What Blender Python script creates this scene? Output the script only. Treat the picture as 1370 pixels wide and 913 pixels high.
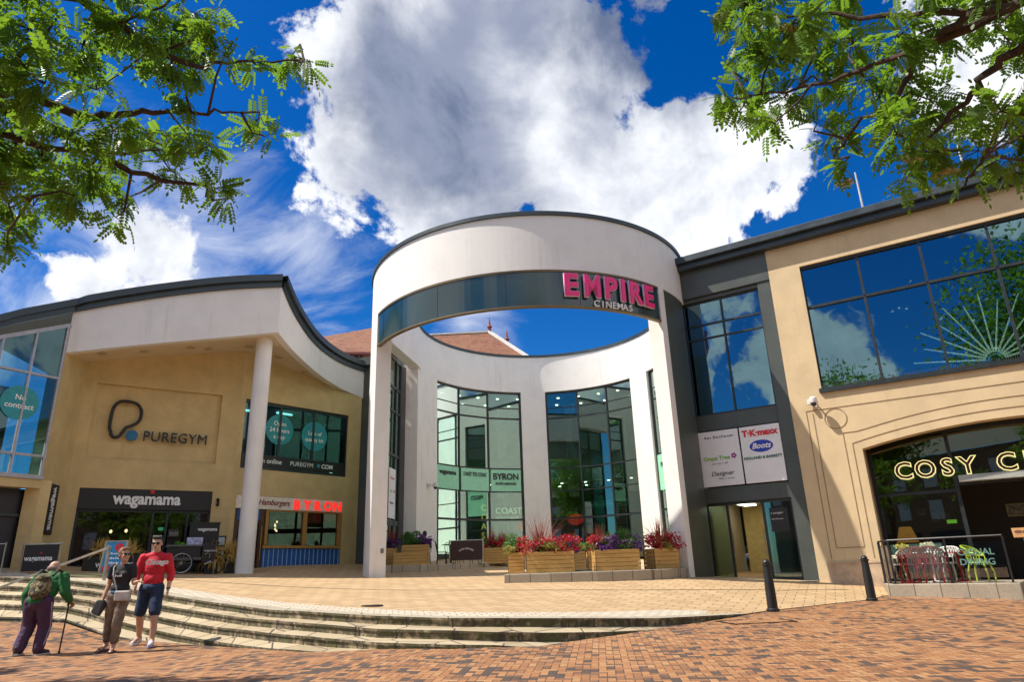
import bpy, bmesh, math, random
import numpy as np
from mathutils import Matrix, Vector
R_ = math.radians
for o in list(bpy.data.objects): bpy.data.objects.remove(o)
scene = bpy.context.scene
COL = scene.collection
random.seed(7); RNG = np.random.default_rng(7)

# ------------------------------------------------------------------ camera
cam_d = bpy.data.cameras.new('camera'); cam = bpy.data.objects.new('camera', cam_d); COL.objects.link(cam)
cam_d.sensor_width = 36.0; cam_d.lens = 909.0 / 1370.0 * 36.0
cam_d.clip_start = 0.05; cam_d.clip_end = 3000
_p, _r = R_(18.66), R_(1.915)
_X0 = Vector((1, 0, 0)); _U0 = Vector((0, -math.sin(_p), math.cos(_p))); _F = Vector((0, math.cos(_p), math.sin(_p)))
_I = _X0 * math.cos(_r) - _U0 * math.sin(_r); _U = _X0 * math.sin(_r) + _U0 * math.cos(_r)
cm = Matrix((_I, _U, -_F)).transposed().to_4x4(); cm.translation = (0, 0, 1.04)
cam.matrix_world = cm
scene.camera = cam
scene.render.resolution_x = 1024; scene.render.resolution_y = 683
scene.render.engine = 'CYCLES'
scene.cycles.transparent_max_bounces = 24
scene.cycles.max_bounces = 8
scene.view_settings.view_transform = 'Standard'
scene.view_settings.look = 'None'
scene.view_settings.gamma = 1.0
scene.view_settings.use_curve_mapping = False
scene.view_settings.exposure = 0.50

# ------------------------------------------------------------------ sun and sky
SUN_EL = 55.0
SUN = Vector((-0.993 * math.cos(R_(SUN_EL)), -0.115 * math.cos(R_(SUN_EL)), math.sin(R_(SUN_EL)))).normalized()
sd = bpy.data.lights.new('sun', 'SUN'); sd.energy = 5.0; sd.angle = R_(0.5); sd.color = (1.0, 0.93, 0.82)
so = bpy.data.objects.new('sun', sd); COL.objects.link(so)
so.rotation_euler = (-SUN).to_track_quat('-Z', 'Y').to_euler(); so.location = (-30, -5, 45)

class NT:
    """small helper to wire shader nodes"""
    def __init__(s, tree): s.t = tree; s.n = tree.nodes; s.l = tree.links
    def new(s, typ, **kw):
        n = s.n.new(typ)
        for k, v in kw.items(): setattr(n, k, v)
        return n
    def link(s, a, b): s.l.new(a, b)
    def val(s, sock, v):
        if hasattr(v, 'is_linked') or isinstance(v, bpy.types.NodeSocket): s.l.new(v, sock)
        else: sock.default_value = v
    def math(s, op, a, b=0.0, c=0.0, clamp=False):
        n = s.new('ShaderNodeMath', operation=op, use_clamp=clamp)
        s.val(n.inputs[0], a); s.val(n.inputs[1], b); s.val(n.inputs[2], c); return n.outputs[0]
    def vmath(s, op, a, b=(0, 0, 0), out=0):
        n = s.new('ShaderNodeVectorMath', operation=op); s.val(n.inputs[0], a); s.val(n.inputs[1], b); return n.outputs[out]
    def mix(s, f, a, b):
        n = s.new('ShaderNodeMix', data_type='RGBA'); s.val(n.inputs[0], f)
        for i, v in ((6, a), (7, b)):
            if not isinstance(v, bpy.types.NodeSocket) and len(v) == 3: v = (*v, 1)
            s.val(n.inputs[i], v)
        return n.outputs[2]
    def noise(s, vec, scale, detail=4, rough=.55, dist=0.0):
        n = s.new('ShaderNodeTexNoise'); n.inputs['Scale'].default_value = scale; n.inputs['Detail'].default_value = detail
        n.inputs['Roughness'].default_value = rough; n.inputs['Distortion'].default_value = dist
        if vec is not None: s.l.new(vec, n.inputs['Vector'])
        return n.outputs[0]
    def sstep(s, x, a, b, lo=0.0, hi=1.0):
        n = s.new('ShaderNodeMapRange', interpolation_type='SMOOTHSTEP'); s.val(n.inputs[0], x)
        n.inputs[1].default_value = a; n.inputs[2].default_value = b; n.inputs[3].default_value = lo; n.inputs[4].default_value = hi
        return n.outputs[0]

world = bpy.data.worlds.new('World'); scene.world = world; world.use_nodes = True
w = NT(world.node_tree); w.n.clear()
sky = w.new('ShaderNodeTexSky', sky_type='NISHITA'); sky.sun_disc = False
sky.sun_elevation = R_(SUN_EL); sky.sun_rotation = R_(263.4); sky.air_density = 1.0; sky.dust_density = 0.3; sky.ozone_density = 2.5
hs = w.new('ShaderNodeHueSaturation'); hs.inputs['Saturation'].default_value = 1.45; hs.inputs['Value'].default_value = 1.0
w.link(sky.outputs[0], hs.inputs['Color'])
tint = w.new('ShaderNodeMix', data_type='RGBA', blend_type='MULTIPLY'); tint.inputs[0].default_value = 1.0
w.link(hs.outputs[0], tint.inputs[6]); tint.inputs[7].default_value = (0.40, 0.80, 1.12, 1)
tc = w.new('ShaderNodeTexCoord'); D = tc.outputs['Generated']
def blobs(lst):
    """soft union of round cloud banks given as (direction, angular radius)"""
    acc = None
    for (dx, dy, dz, rr) in lst:
        d = w.vmath('DISTANCE', D, (dx, dy, dz), out=1)
        v = w.math('MULTIPLY_ADD', d, -1.0 / rr, 1.0)
        acc = v if acc is None else w.math('SMOOTH_MAX', acc, v, 0.25)
    return acc
CLOUD = [(-0.086, 0.773, 0.629, 0.250), (-0.180, 0.788, 0.589, 0.128), (0.064, 0.734, 0.676, 0.167), (-0.051, 0.845, 0.532, 0.161), (0.129, 0.866, 0.482, 0.117), (0.246, 0.826, 0.508, 0.124), (0.324, 0.778, 0.538, 0.111), (-0.215, 0.731, 0.648, 0.069), (0.290, 0.816, 0.500, 0.100), (0.182, 0.870, 0.458, 0.111), (-0.471, 0.787, 0.398, 0.102), (-0.520, 0.775, 0.358, 0.069), (0.544, 0.632, 0.552, 0.100), (-0.070, 0.712, 0.699, 0.200), (-.62, -.70, .26, .13), (-.40, -.80, .46, .12), (.55, -.76, .36, .42), (.05, -.9, .42, .42), (-.8, -.35, .45, .45), (.85, -.2, .4, .4), (0, -.35, .93, .45), (.9, .35, .3, .3)]  # banks behind and beside the view are added for neutral fill light and reflections
CORE = [(-0.097, 0.784, 0.613, 0.189), (0.029, 0.728, 0.685, 0.122), (0.172, 0.727, 0.665, 0.167), (-0.051, 0.726, 0.686, 0.122), (0.129, 0.785, 0.605, 0.089), (-0.154, 0.747, 0.647, 0.067)]
CIRRUS = [(-0.444, 0.816, 0.370, 0.367), (-0.292, 0.851, 0.437, 0.189), (-0.070, 0.936, 0.344, 0.122), (-0.565, 0.764, 0.313, 0.222)]
field = w.math('MAXIMUM', w.math('SUBTRACT', blobs(CLOUD), .16), -0.9)
n1 = w.noise(D, 6.0, 13, .60, .25)
n2 = w.noise(w.vmath('ADD', D, (SUN.x * .035, SUN.y * .035, SUN.z * .035)), 6.0, 13, .60, .25)
dens = w.math('MULTIPLY_ADD', w.math('SUBTRACT', n1, .5), 2.9, field)
alpha = w.sstep(dens, 0.0, 0.16)
core = w.math('MULTIPLY_ADD', w.math('SUBTRACT', w.noise(D, 3.6, 8, .58, .3), .5), 2.6, blobs(CORE))
core = w.sstep(core, -0.22, 0.7)
lit = w.math('MULTIPLY_ADD', w.math('SUBTRACT', n1, n2), 3.2, 0.80, clamp=True)
bright = w.mix(lit, (4.6, 5.0, 6.0), (9.6, 9.8, 10.2))
ccol = w.mix(core, bright, w.mix(w.sstep(n2, .38, .62), (1.3, 1.7, 2.8), (2.8, 3.2, 4.4)))
mp = w.new('ShaderNodeMapping'); mp.inputs['Rotation'].default_value = (0.2, 0.35, 0.5); mp.inputs['Scale'].default_value = (2.2, 9.0, 7.0)
w.link(D, mp.inputs[0])
ci = w.noise(mp.outputs[0], 1.6, 10, .62, .8)
cia = w.math('MULTIPLY', w.sstep(w.math('MULTIPLY_ADD', blobs(CIRRUS), .65, w.math('SUBTRACT', ci, .74)), 0.0, .55), .75)
skyc = w.mix(cia, tint.outputs[2], (8.2, 8.6, 9.4))
full = w.mix(alpha, skyc, ccol)
bg = w.new('ShaderNodeBackground'); bg.inputs[1].default_value = 0.082; w.link(full, bg.inputs[0])
wo = w.new('ShaderNodeOutputWorld'); w.link(bg.outputs[0], wo.inputs[0])

# ------------------------------------------------------------------ materials
MATS = {}
def newmat(name):
    m = bpy.data.materials.new(name); m.use_nodes = True; t = NT(m.node_tree); t.n.clear()
    out = t.new('ShaderNodeOutputMaterial'); return m, t, out
def M(name, col, rough=.6, metal=0.0, var=.12, scale=6.0, bump=0.0, bscale=60.0, stain=0.0, coat=0.0, spec=.5):
    if name in MATS: return MATS[name]
    m, t, out = newmat(name)
    b = t.new('ShaderNodeBsdfPrincipled'); t.link(b.outputs[0], out.inputs[0])
    tcn = t.new('ShaderNodeTexCoord'); oc = tcn.outputs['Object']
    n = t.noise(oc, scale, 6, .6)
    c = t.mix(t.sstep(n, .3, .7), tuple(x * (1 - var) for x in col), tuple(min(1, x * (1 + var)) for x in col))
    if stain > 0:      # run-off streaks: noise stretched along z
        mpn = t.new('ShaderNodeMapping'); mpn.inputs['Scale'].default_value = (1.6, 1.6, .14); t.link(oc, mpn.inputs[0])
        s = t.sstep(t.noise(mpn.outputs[0], 2.2, 8, .65), .52, .78)
        s2 = t.sstep(t.noise(oc, 1.3, 7, .7), .5, .8)
        c = t.mix(t.math('MULTIPLY', t.math('MAXIMUM', s, t.math('MULTIPLY', s2, .7)), stain), c, tuple(x * .55 for x in col))
    t.link(c, b.inputs['Base Color'])
    b.inputs['Metallic'].default_value = metal; b.inputs['Specular IOR Level'].default_value = spec
    t.link(t.math('MULTIPLY_ADD', n, .25, rough - .12, clamp=True), b.inputs['Roughness'])
    if coat: b.inputs['Coat Weight'].default_value = coat
    if bump > 0:
        bn = t.new('ShaderNodeBump'); bn.inputs['Strength'].default_value = bump; bn.inputs['Distance'].default_value = .02
        t.link(t.noise(oc, bscale, 5, .65), bn.inputs['Height']); t.link(bn.outputs[0], b.inputs['Normal'])
    MATS[name] = m; return m
def emit(name, col, s):
    if name in MATS: return MATS[name]
    m, t, out = newmat(name); e = t.new('ShaderNodeEmission'); e.inputs[0].default_value = (*col, 1); e.inputs[1].default_value = s
    t.link(e.outputs[0], out.inputs[0]); MATS[name] = m; return m
def glass(name, tintc, refl, rtint=(1, 1, 1), rough=.015, wob=.0):
    """thin window glass: tinted see-through plus mirror reflection that grows at grazing angles"""
    if name in MATS: return MATS[name]
    m, t, out = newmat(name)
    tr = t.new('ShaderNodeBsdfTransparent'); tr.inputs[0].default_value = (*tintc, 1)
    g = t.new('ShaderNodeBsdfGlossy'); g.inputs['Color'].default_value = (*rtint, 1); g.inputs['Roughness'].default_value = rough
    tcn = t.new('ShaderNodeTexCoord')
    if wob:
        bn = t.new('ShaderNodeBump'); bn.inputs['Strength'].default_value = wob; bn.inputs['Distance'].default_value = .05
        t.link(t.noise(tcn.outputs['Object'], .9, 2, .5), bn.inputs['Height']); t.link(bn.outputs[0], g.inputs['Normal'])
    lw = t.new('ShaderNodeLayerWeight'); lw.inputs[0].default_value = .35
    f = t.math('MULTIPLY_ADD', lw.outputs['Fresnel'], .75, refl, clamp=True)
    mx = t.new('ShaderNodeMixShader'); t.link(f, mx.inputs[0]); t.link(tr.outputs[0], mx.inputs[1]); t.link(g.outputs[0], mx.inputs[2])
    t.link(mx.outputs[0], out.inputs[0]); MATS[name] = m; return m
def leafmat(name, c1, c2, trans=.45, scale=3.0):
    if name in MATS: return MATS[name]
    m, t, out = newmat(name)
    tcn = t.new('ShaderNodeTexCoord'); n = t.noise(tcn.outputs['Object'], scale, 3, .6)
    at = t.new('ShaderNodeAttribute'); at.attribute_name = 'tone'
    f = t.math('ADD', t.math('MULTIPLY', t.sstep(n, .35, .65), .5), t.math('MULTIPLY', at.outputs['Fac'], .5))
    c = t.mix(f, c1, c2)
    d = t.new('ShaderNodeBsdfPrincipled'); t.link(c, d.inputs['Base Color']); d.inputs['Roughness'].default_value = .45
    tl = t.new('ShaderNodeBsdfTranslucent'); t.link(t.mix(.5, c, tuple(min(1, 2.2 * x) for x in c2)), tl.inputs[0])
    mx = t.new('ShaderNodeMixShader'); mx.inputs[0].default_value = trans
    t.link(d.outputs[0], mx.inputs[1]); t.link(tl.outputs[0], mx.inputs[2]); t.link(mx.outputs[0], out.inputs[0])
    MATS[name] = m; return m

def herringbone(name):
    """clay pavers 200 x 100 mm laid in herringbone; every brick gets its own fired colour"""
    m, t, out = newmat(name)
    b = t.new('ShaderNodeBsdfPrincipled'); t.link(b.outputs[0], out.inputs[0])
    tcn = t.new('ShaderNodeTexCoord'); oc = tcn.outputs['Object']
    mpn = t.new('ShaderNodeMapping'); mpn.inputs['Scale'].default_value = (11.5, 10.5, 0); mpn.inputs['Rotation'].default_value = (0, 0, R_(7)); t.link(oc, mpn.inputs[0])
    sp = t.new('ShaderNodeSeparateXYZ'); t.link(mpn.outputs[0], sp.inputs[0]); x, y = sp.outputs[0], sp.outputs[1]
    i = t.math('FLOOR', x); j = t.math('FLOOR', y)
    k = t.math('FLOORED_MODULO', t.math('SUBTRACT', i, j), 4.0)
    hz = t.math('LESS_THAN', k, 1.5)
    ih = t.math('SUBTRACT', i, k)                                   # left cell of a lying brick
    jv = t.math('SUBTRACT', j, t.math('LESS_THAN', k, 2.5))         # lower cell of a standing brick
    def sel(a, c): return t.math('ADD', t.math('MULTIPLY', hz, a), t.math('MULTIPLY', t.math('SUBTRACT', 1.0, hz), c))
    bi = sel(ih, i); bj = sel(j, jv)
    u = sel(t.math('SUBTRACT', x, ih), t.math('SUBTRACT', y, jv)); v = sel(t.math('SUBTRACT', y, j), t.math('SUBTRACT', x, i))
    e = t.math('MINIMUM', t.math('MINIMUM', u, t.math('SUBTRACT', 2.0, u)), t.math('MINIMUM', v, t.math('SUBTRACT', 1.0, v)))
    cid = t.new('ShaderNodeCombineXYZ'); t.link(bi, cid.inputs[0]); t.link(bj, cid.inputs[1]); t.link(hz, cid.inputs[2])
    wn = t.new('ShaderNodeTexWhiteNoise', noise_dimensions='3D'); t.link(cid.outputs[0], wn.inputs[0])
    big = t.noise(oc, .55, 5, .6)
    rv = t.math('MULTIPLY_ADD', t.math('SUBTRACT', big, .5), 1.05, wn.outputs['Value'])
    cr = t.new('ShaderNodeValToRGB'); cr.color_ramp.interpolation = 'LINEAR'; t.link(rv, cr.inputs[0])
    el = cr.color_ramp.elements
    el[0].position = 0.0; el[0].color = (.070, .048, .036, 1); el[1].position = 1.0; el[1].color = (.47, .245, .10, 1)
    for pos, c in ((.15, (.085, .050, .034)), (.24, (.26, .115, .045)), (.50, (.37, .155, .052)), (.78, (.43, .20, .074))):
        q = el.new(pos); q.color = (*c, 1)
    fine = t.noise(oc, 45, 5, .7)
    c = t.mix(t.sstep(fine, .35, .75), cr.outputs[0], t.mix(.5, cr.outputs[0], (.10, .07, .05)))
    dirt = t.sstep(t.noise(oc, 1.1, 8, .7), .52, .80)
    c = t.mix(t.math('MULTIPLY', dirt, .45), c, (.12, .085, .06))
    gum = t.sstep(t.noise(oc, 7.0, 2, .5), .74, .77)
    c = t.mix(t.math('MULTIPLY', gum, .5), c, (.32, .30, .27))
    joint = t.sstep(t.math('MULTIPLY_ADD', fine, .04, e), .03, .10)
    c = t.mix(joint, (.055, .040, .030), c); t.link(c, b.inputs['Base Color'])
    t.link(t.math('MULTIPLY_ADD', fine, .3, .55), b.inputs['Roughness'])
    bn = t.new('ShaderNodeBump'); bn.inputs['Strength'].default_value = .55; bn.inputs['Distance'].default_value = .012
    t.link(t.math('ADD', t.math('ADD', joint, t.math('MULTIPLY', wn.outputs['Value'], .35)), t.math('MULTIPLY', fine, .35)), bn.inputs['Height'])
    t.link(bn.outputs[0], b.inputs['Normal']); return m
def slabs(name, c1, c2, cj, bw, bh, rot, offs=.5, mortar=.012, varn=.5, dirtc=(.2, .15, .1), dirta=.35):
    """rectangular stone pavers in rows (brick texture), dirt and wear over them"""
    m, t, out = newmat(name)
    b = t.new('ShaderNodeBsdfPrincipled'); t.link(b.outputs[0], out.inputs[0])
    tcn = t.new('ShaderNodeTexCoord'); oc = tcn.outputs['Object']
    mpn = t.new('ShaderNodeMapping'); mpn.inputs['Rotation'].default_value = (0, 0, R_(rot)); mpn.inputs['Scale'].default_value = (1, 1, 0); t.link(oc, mpn.inputs[0])
    br = t.new('ShaderNodeTexBrick'); t.link(mpn.outputs[0], br.inputs['Vector']); br.offset = offs
    br.inputs['Color1'].default_value = (*c1, 1); br.inputs['Color2'].default_value = (*c2, 1); br.inputs['Mortar'].default_value = (*cj, 1)
    br.inputs['Scale'].default_value = 1.0; br.inputs['Mortar Size'].default_value = mortar; br.inputs['Mortar Smooth'].default_value = .2
    br.inputs['Bias'].default_value = 0; br.inputs['Brick Width'].default_value = bw; br.inputs['Row Height'].default_value = bh
    fine = t.noise(oc, 25, 6, .7)
    c = t.mix(t.math('MULTIPLY', t.sstep(fine, .35, .8), varn), br.outputs[0], dirtc)
    c = t.mix(t.math('MULTIPLY', t.sstep(t.noise(oc, .8, 8, .7), .48, .8), dirta), c, dirtc)
    t.link(c, b.inputs['Base Color']); b.inputs['Roughness'].default_value = .75
    bn = t.new('ShaderNodeBump'); bn.inputs['Strength'].default_value = .4; bn.inputs['Distance'].default_value = .01
    t.link(t.math('SUBTRACT', t.math('MULTIPLY', fine, .5), br.outputs['Fac']), bn.inputs['Height']); t.link(bn.outputs[0], b.inputs['Normal'])
    return m
def stepstone(name):
    """buff sandstone step blocks: vertical faces dark with moss and damp, treads pale"""
    m, t, out = newmat(name)
    b = t.new('ShaderNodeBsdfPrincipled'); t.link(b.outputs[0], out.inputs[0])
    tcn = t.new('ShaderNodeTexCoord'); oc = tcn.outputs['Object']
    geo = t.new('ShaderNodeNewGeometry'); sp = t.new('ShaderNodeSeparateXYZ'); t.link(geo.outputs['True Normal'], sp.inputs[0])
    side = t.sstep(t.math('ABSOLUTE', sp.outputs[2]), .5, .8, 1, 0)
    blk = t.new('ShaderNodeTexVoronoi', feature='F1', distance='CHEBYCHEV'); blk.inputs['Scale'].default_value = 1.5
    mpn = t.new('ShaderNodeMapping'); mpn.inputs['Scale'].default_value = (1, 1, .02); t.link(oc, mpn.inputs[0]); t.link(mpn.outputs[0], blk.inputs[0])
    bid = t.new('ShaderNodeSeparateColor'); t.link(blk.outputs['Color'], bid.inputs[0])
    base = t.mix(bid.outputs[0], (.36, .28, .17), (.47, .38, .245))
    vd = t.new('ShaderNodeTexVoronoi', feature='DISTANCE_TO_EDGE'); vd.inputs['Scale'].default_value = 1.5; t.link(mpn.outputs[0], vd.inputs[0])
    jt = t.sstep(vd.outputs[0], .005, .022)
    n = t.noise(oc, 9, 8, .7); n3 = t.noise(oc, 2.2, 8, .7)
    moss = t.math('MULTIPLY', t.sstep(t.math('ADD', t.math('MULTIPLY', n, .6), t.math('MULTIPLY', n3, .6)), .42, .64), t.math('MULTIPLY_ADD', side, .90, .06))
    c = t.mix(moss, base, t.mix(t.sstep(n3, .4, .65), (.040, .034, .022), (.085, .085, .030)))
    c = t.mix(jt, (.07, .055, .04), c)
    t.link(c, b.inputs['Base Color']); b.inputs['Roughness'].default_value = .8
    bn = t.new('ShaderNodeBump'); bn.inputs['Strength'].default_value = .6; bn.inputs['Distance'].default_value = .02
    t.link(t.math('ADD', n, jt), bn.inputs['Height']); t.link(bn.outputs[0], b.inputs['Normal']); return m
def tilesmat(name):
    m, t, out = newmat(name)
    b = t.new('ShaderNodeBsdfPrincipled'); t.link(b.outputs[0], out.inputs[0])
    tcn = t.new('ShaderNodeTexCoord'); oc = tcn.outputs['Object']
    cmb = t.new('ShaderNodeCombineXYZ'); sp = t.new('ShaderNodeSeparateXYZ'); t.link(oc, sp.inputs[0]); t.link(sp.outputs[0], cmb.inputs[0]); t.link(sp.outputs[2], cmb.inputs[1])
    br = t.new('ShaderNodeTexBrick'); t.link(cmb.outputs[0], br.inputs[0]); br.inputs['Scale'].default_value = 1
    br.inputs['Brick Width'].default_value = .3; br.inputs['Row Height'].default_value = .22; br.inputs['Mortar Size'].default_value = .02
    br.inputs['Color1'].default_value = (.30, .10, .045, 1); br.inputs['Color2'].default_value = (.16, .06, .03, 1); br.inputs['Mortar'].default_value = (.05, .025, .02, 1)
    n = t.noise(oc, .8, 7, .7)
    t.link(t.mix(t.sstep(n, .4, .7), br.outputs[0], (.22, .10, .05)), b.inputs['Base Color']); b.inputs['Roughness'].default_value = .8
    return m
def woodmat(name, c1, c2):
    m, t, out = newmat(name)
    b = t.new('ShaderNodeBsdfPrincipled'); t.link(b.outputs[0], out.inputs[0])
    tcn = t.new('ShaderNodeTexCoord'); mpn = t.new('ShaderNodeMapping'); mpn.inputs['Scale'].default_value = (1.5, 1.5, 14); t.link(tcn.outputs['Object'], mpn.inputs[0])
    oi = t.new('ShaderNodeObjectInfo')
    n = t.noise(mpn.outputs[0], 2.2, 6, .65, .6); k = t.noise(tcn.outputs['Object'], 5, 3, .5)
    c = t.mix(t.sstep(n, .3, .72), c1, c2)
    c = t.mix(t.sstep(k, .70, .76), c, tuple(x * .35 for x in c1)); c = t.mix(t.math('MULTIPLY', oi.outputs['Random'], .25), c, c1)
    t.link(c, b.inputs['Base Color']); b.inputs['Roughness'].default_value = .6
    bn = t.new('ShaderNodeBump'); bn.inputs['Strength'].default_value = .3; t.link(n, bn.inputs['Height']); bn.inputs['Distance'].default_value = .01; t.link(bn.outputs[0], b.inputs['Normal']); return m
def camo(name):
    m, t, out = newmat(name)
    b = t.new('ShaderNodeBsdfPrincipled'); t.link(b.outputs[0], out.inputs[0]); b.inputs['Roughness'].default_value = .85
    tcn = t.new('ShaderNodeTexCoord'); n = t.noise(tcn.outputs['Object'], 11, 2, .5, 1.0); n2 = t.noise(t.vmath('ADD', tcn.outputs['Object'], (3, 7, 1)), 14, 2, .5, 1.0)
    c = t.mix(t.sstep(n, .47, .50), (.09, .075, .035), (.24, .19, .10)); c = t.mix(t.sstep(n2, .55, .58), c, (.03, .025, .018))
    t.link(c, b.inputs['Base Color']); return m

m_cream_s = M('cream_render', (.60, .46, .275), .8, var=.08, scale=1.2, bump=.25, bscale=45, stain=.28)
m_cream_l = M('ochre_render', (.58, .435, .205), .8, var=.10, scale=1.5, bump=.25, bscale=45, stain=.35)
m_white = M('white_render', (.76, .74, .71), .7, var=.05, scale=1.3, bump=.15, bscale=50, stain=.36)
m_grey = M('grey_cladding', (.070, .080, .072), .40, .1, var=.12, scale=1.0, stain=.35)
m_coping = M('dark_coping', (.045, .060, .070), .42, .3, var=.15, scale=2)
m_frame = M('dark_window_frame', (.030, .036, .038), .4, .3)
m_band = M('dark_glossy_band', (.012, .040, .048), .16, 0.0, var=.25, scale=.35, spec=.8)
m_dark = M('dark_interior', (.030, .026, .022), .8)
m_black = M('black_paint', (.012, .012, .013), .4)
m_panel = M('black_sign_panel', (.014, .013, .014), .5)
m_steel = M('brushed_steel', (.52, .50, .46), .30, .9)
m_wframe = M('pale_frame', (.55, .55, .56), .4, .2)
m_letw = M('white_letter', (.80, .80, .78), .5)
m_letb = M('black_letter', (.015, .015, .017), .5)
m_street = herringbone('brick_paving')
m_plaza = slabs('sandstone_paving', (.54, .375, .20), (.43, .285, .145), (.18, .115, .065), .42, .30, 24, dirtc=(.28, .19, .11), dirta=.30)
m_border = slabs('pale_setts', (.60, .53, .41), (.52, .44, .33), (.22, .19, .15), .20, .20, -10, dirtc=(.36, .30, .22), dirta=.3)
m_coping_st = slabs('coping_stone', (.42, .37, .28), (.36, .31, .23), (.1, .08, .06), .9, .9, -8, dirtc=(.20, .17, .11), dirta=.6)
m_step = stepstone('mossy_step_stone')
m_kerbst = slabs('kerb_stone', (.40, .345, .26), (.33, .28, .21), (.12, .095, .07), .55, .5, 0, dirtc=(.15, .12, .09), dirta=.5)
m_wood = woodmat('planter_timber', (.43, .235, .062), (.60, .37, .115))
m_teal = M('teal_print', (.015, .27, .30), .4)
m_skin = M('skin', (.52, .30, .21), .55, var=.06, scale=20)

# ------------------------------------------------------------------ mesh builder
class MB:
    def __init__(s): s.v = []; s.f = []; s.m = []
    def add(s, vs, fs, m=0):
        o = len(s.v); s.v += [tuple(v) for v in vs]; s.f += [tuple(i + o for i in f) for f in fs]; s.m += [m] * len(fs); return s
    def box(s, x0, x1, y0, y1, z0, z1, m=0):
        return s.add([(x0, y0, z0), (x1, y0, z0), (x1, y1, z0), (x0, y1, z0), (x0, y0, z1), (x1, y0, z1), (x1, y1, z1), (x0, y1, z1)],
                     [(0, 3, 2, 1), (4, 5, 6, 7), (0, 1, 5, 4), (1, 2, 6, 5), (2, 3, 7, 6), (3, 0, 4, 7)], m)
    def quad(s, a, b, c, d, m=0): return s.add([a, b, c, d], [(0, 1, 2, 3)], m)
    def bar(s, p, q, w, h, m=0, up=(0, 0, 1)):
        p, q = Vector(p), Vector(q); d = (q - p).normalized(); u = Vector(up)
        if abs(d.dot(u)) > .98: u = Vector((0, 1, 0))
        x = d.cross(u).normalized() * (w / 2); z = x.cross(d).normalized() * (h / 2)
        vs = [e + a * x + b * z for e in (p, q) for a, b in ((-1, -1), (1, -1), (1, 1), (-1, 1))]
        return s.add(vs, [(0, 1, 2, 3), (7, 6, 5, 4), (0, 4, 5, 1), (1, 5, 6, 2), (2, 6, 7, 3), (3, 7, 4, 0)], m)
    def tube(s, pts, r, n=8, m=0, cap=True):
        pts = [Vector(p) for p in pts]; rs = r if isinstance(r, (list, tuple)) else [r] * len(pts)
        o = len(s.v); prev = None
        for i, p in enumerate(pts):
            d = (pts[min(i + 1, len(pts) - 1)] - pts[max(i - 1, 0)]).normalized()
            if prev is None:
                u = Vector((0, 0, 1)) if abs(d.z) < .9 else Vector((1, 0, 0)); a = d.cross(u).normalized()
            else: a = (prev - d * prev.dot(d)).normalized()
            prev = a; b = d.cross(a)
            for k in range(n):
                t = 2 * math.pi * k / n; s.v.append(tuple(p + (a * math.cos(t) + b * math.sin(t)) * rs[i]))
        for i in range(len(pts) - 1):
            for k in range(n):
                k2 = (k + 1) % n; s.f.append((o + i * n + k, o + i * n + k2, o + (i + 1) * n + k2, o + (i + 1) * n + k)); s.m.append(m)
        if cap:
            s.f.append(tuple(o + k for k in reversed(range(n)))); s.f.append(tuple(o + (len(pts) - 1) * n + k for k in range(n))); s.m += [m, m]
        return s
    def lathe(s, prof, n=20, c=(0, 0, 0), m=0):
        o = len(s.v)
        for r, z in prof:
            for k in range(n):
                t = 2 * math.pi * k / n; s.v.append((c[0] + r * math.cos(t), c[1] + r * math.sin(t), c[2] + z))
        for i in range(len(prof) - 1):
            for k in range(n):
                k2 = (k + 1) % n; s.f.append((o + i * n + k, o + i * n + k2, o + (i + 1) * n + k2, o + (i + 1) * n + k)); s.m.append(m)
        s.f.append(tuple(o + k for k in reversed(range(n)))); s.f.append(tuple(o + (len(prof) - 1) * n + k for k in range(n))); s.m += [m, m]
        return s
    def prism(s, poly, z0, z1, m=0):
        n = len(poly); z0f = z0 if callable(z0) else (lambda x, y: z0); z1f = z1 if callable(z1) else (lambda x, y: z1)
        vs = [(x, y, z0f(x, y)) for x, y in poly] + [(x, y, z1f(x, y)) for x, y in poly]
        return s.add(vs, [tuple(reversed(range(n))), tuple(range(n, 2 * n))] + [(i, (i + 1) % n, n + (i + 1) % n, n + i) for i in range(n)], m)
    def ell(s, c, rx, ry, rz, n=12, k=8, m=0):
        o = len(s.v); c = Vector(c)
        for i in range(1, k):
            a = math.pi * i / k
            for j in range(n):
                t = 2 * math.pi * j / n; s.v.append((c.x + rx * math.sin(a) * math.cos(t), c.y + ry * math.sin(a) * math.sin(t), c.z + rz * math.cos(a)))
        s.v.append((c.x, c.y, c.z + rz)); s.v.append((c.x, c.y, c.z - rz)); tp, bt = len(s.v) - 2, len(s.v) - 1
        for i in range(k - 2):
            for j in range(n):
                j2 = (j + 1) % n; s.f.append((o + i * n + j, o + (i + 1) * n + j, o + (i + 1) * n + j2, o + i * n + j2)); s.m.append(m)
        for j in range(n):
            j2 = (j + 1) % n; s.f.append((tp, o + j, o + j2)); s.f.append((bt, o + (k - 2) * n + j2, o + (k - 2) * n + j)); s.m += [m, m]
        return s
    def mesh(s, name):
        me = bpy.data.meshes.new(name); me.from_pydata(s.v, [], s.f)
        me.polygons.foreach_set('material_index', s.m); me.update(); return me

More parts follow.
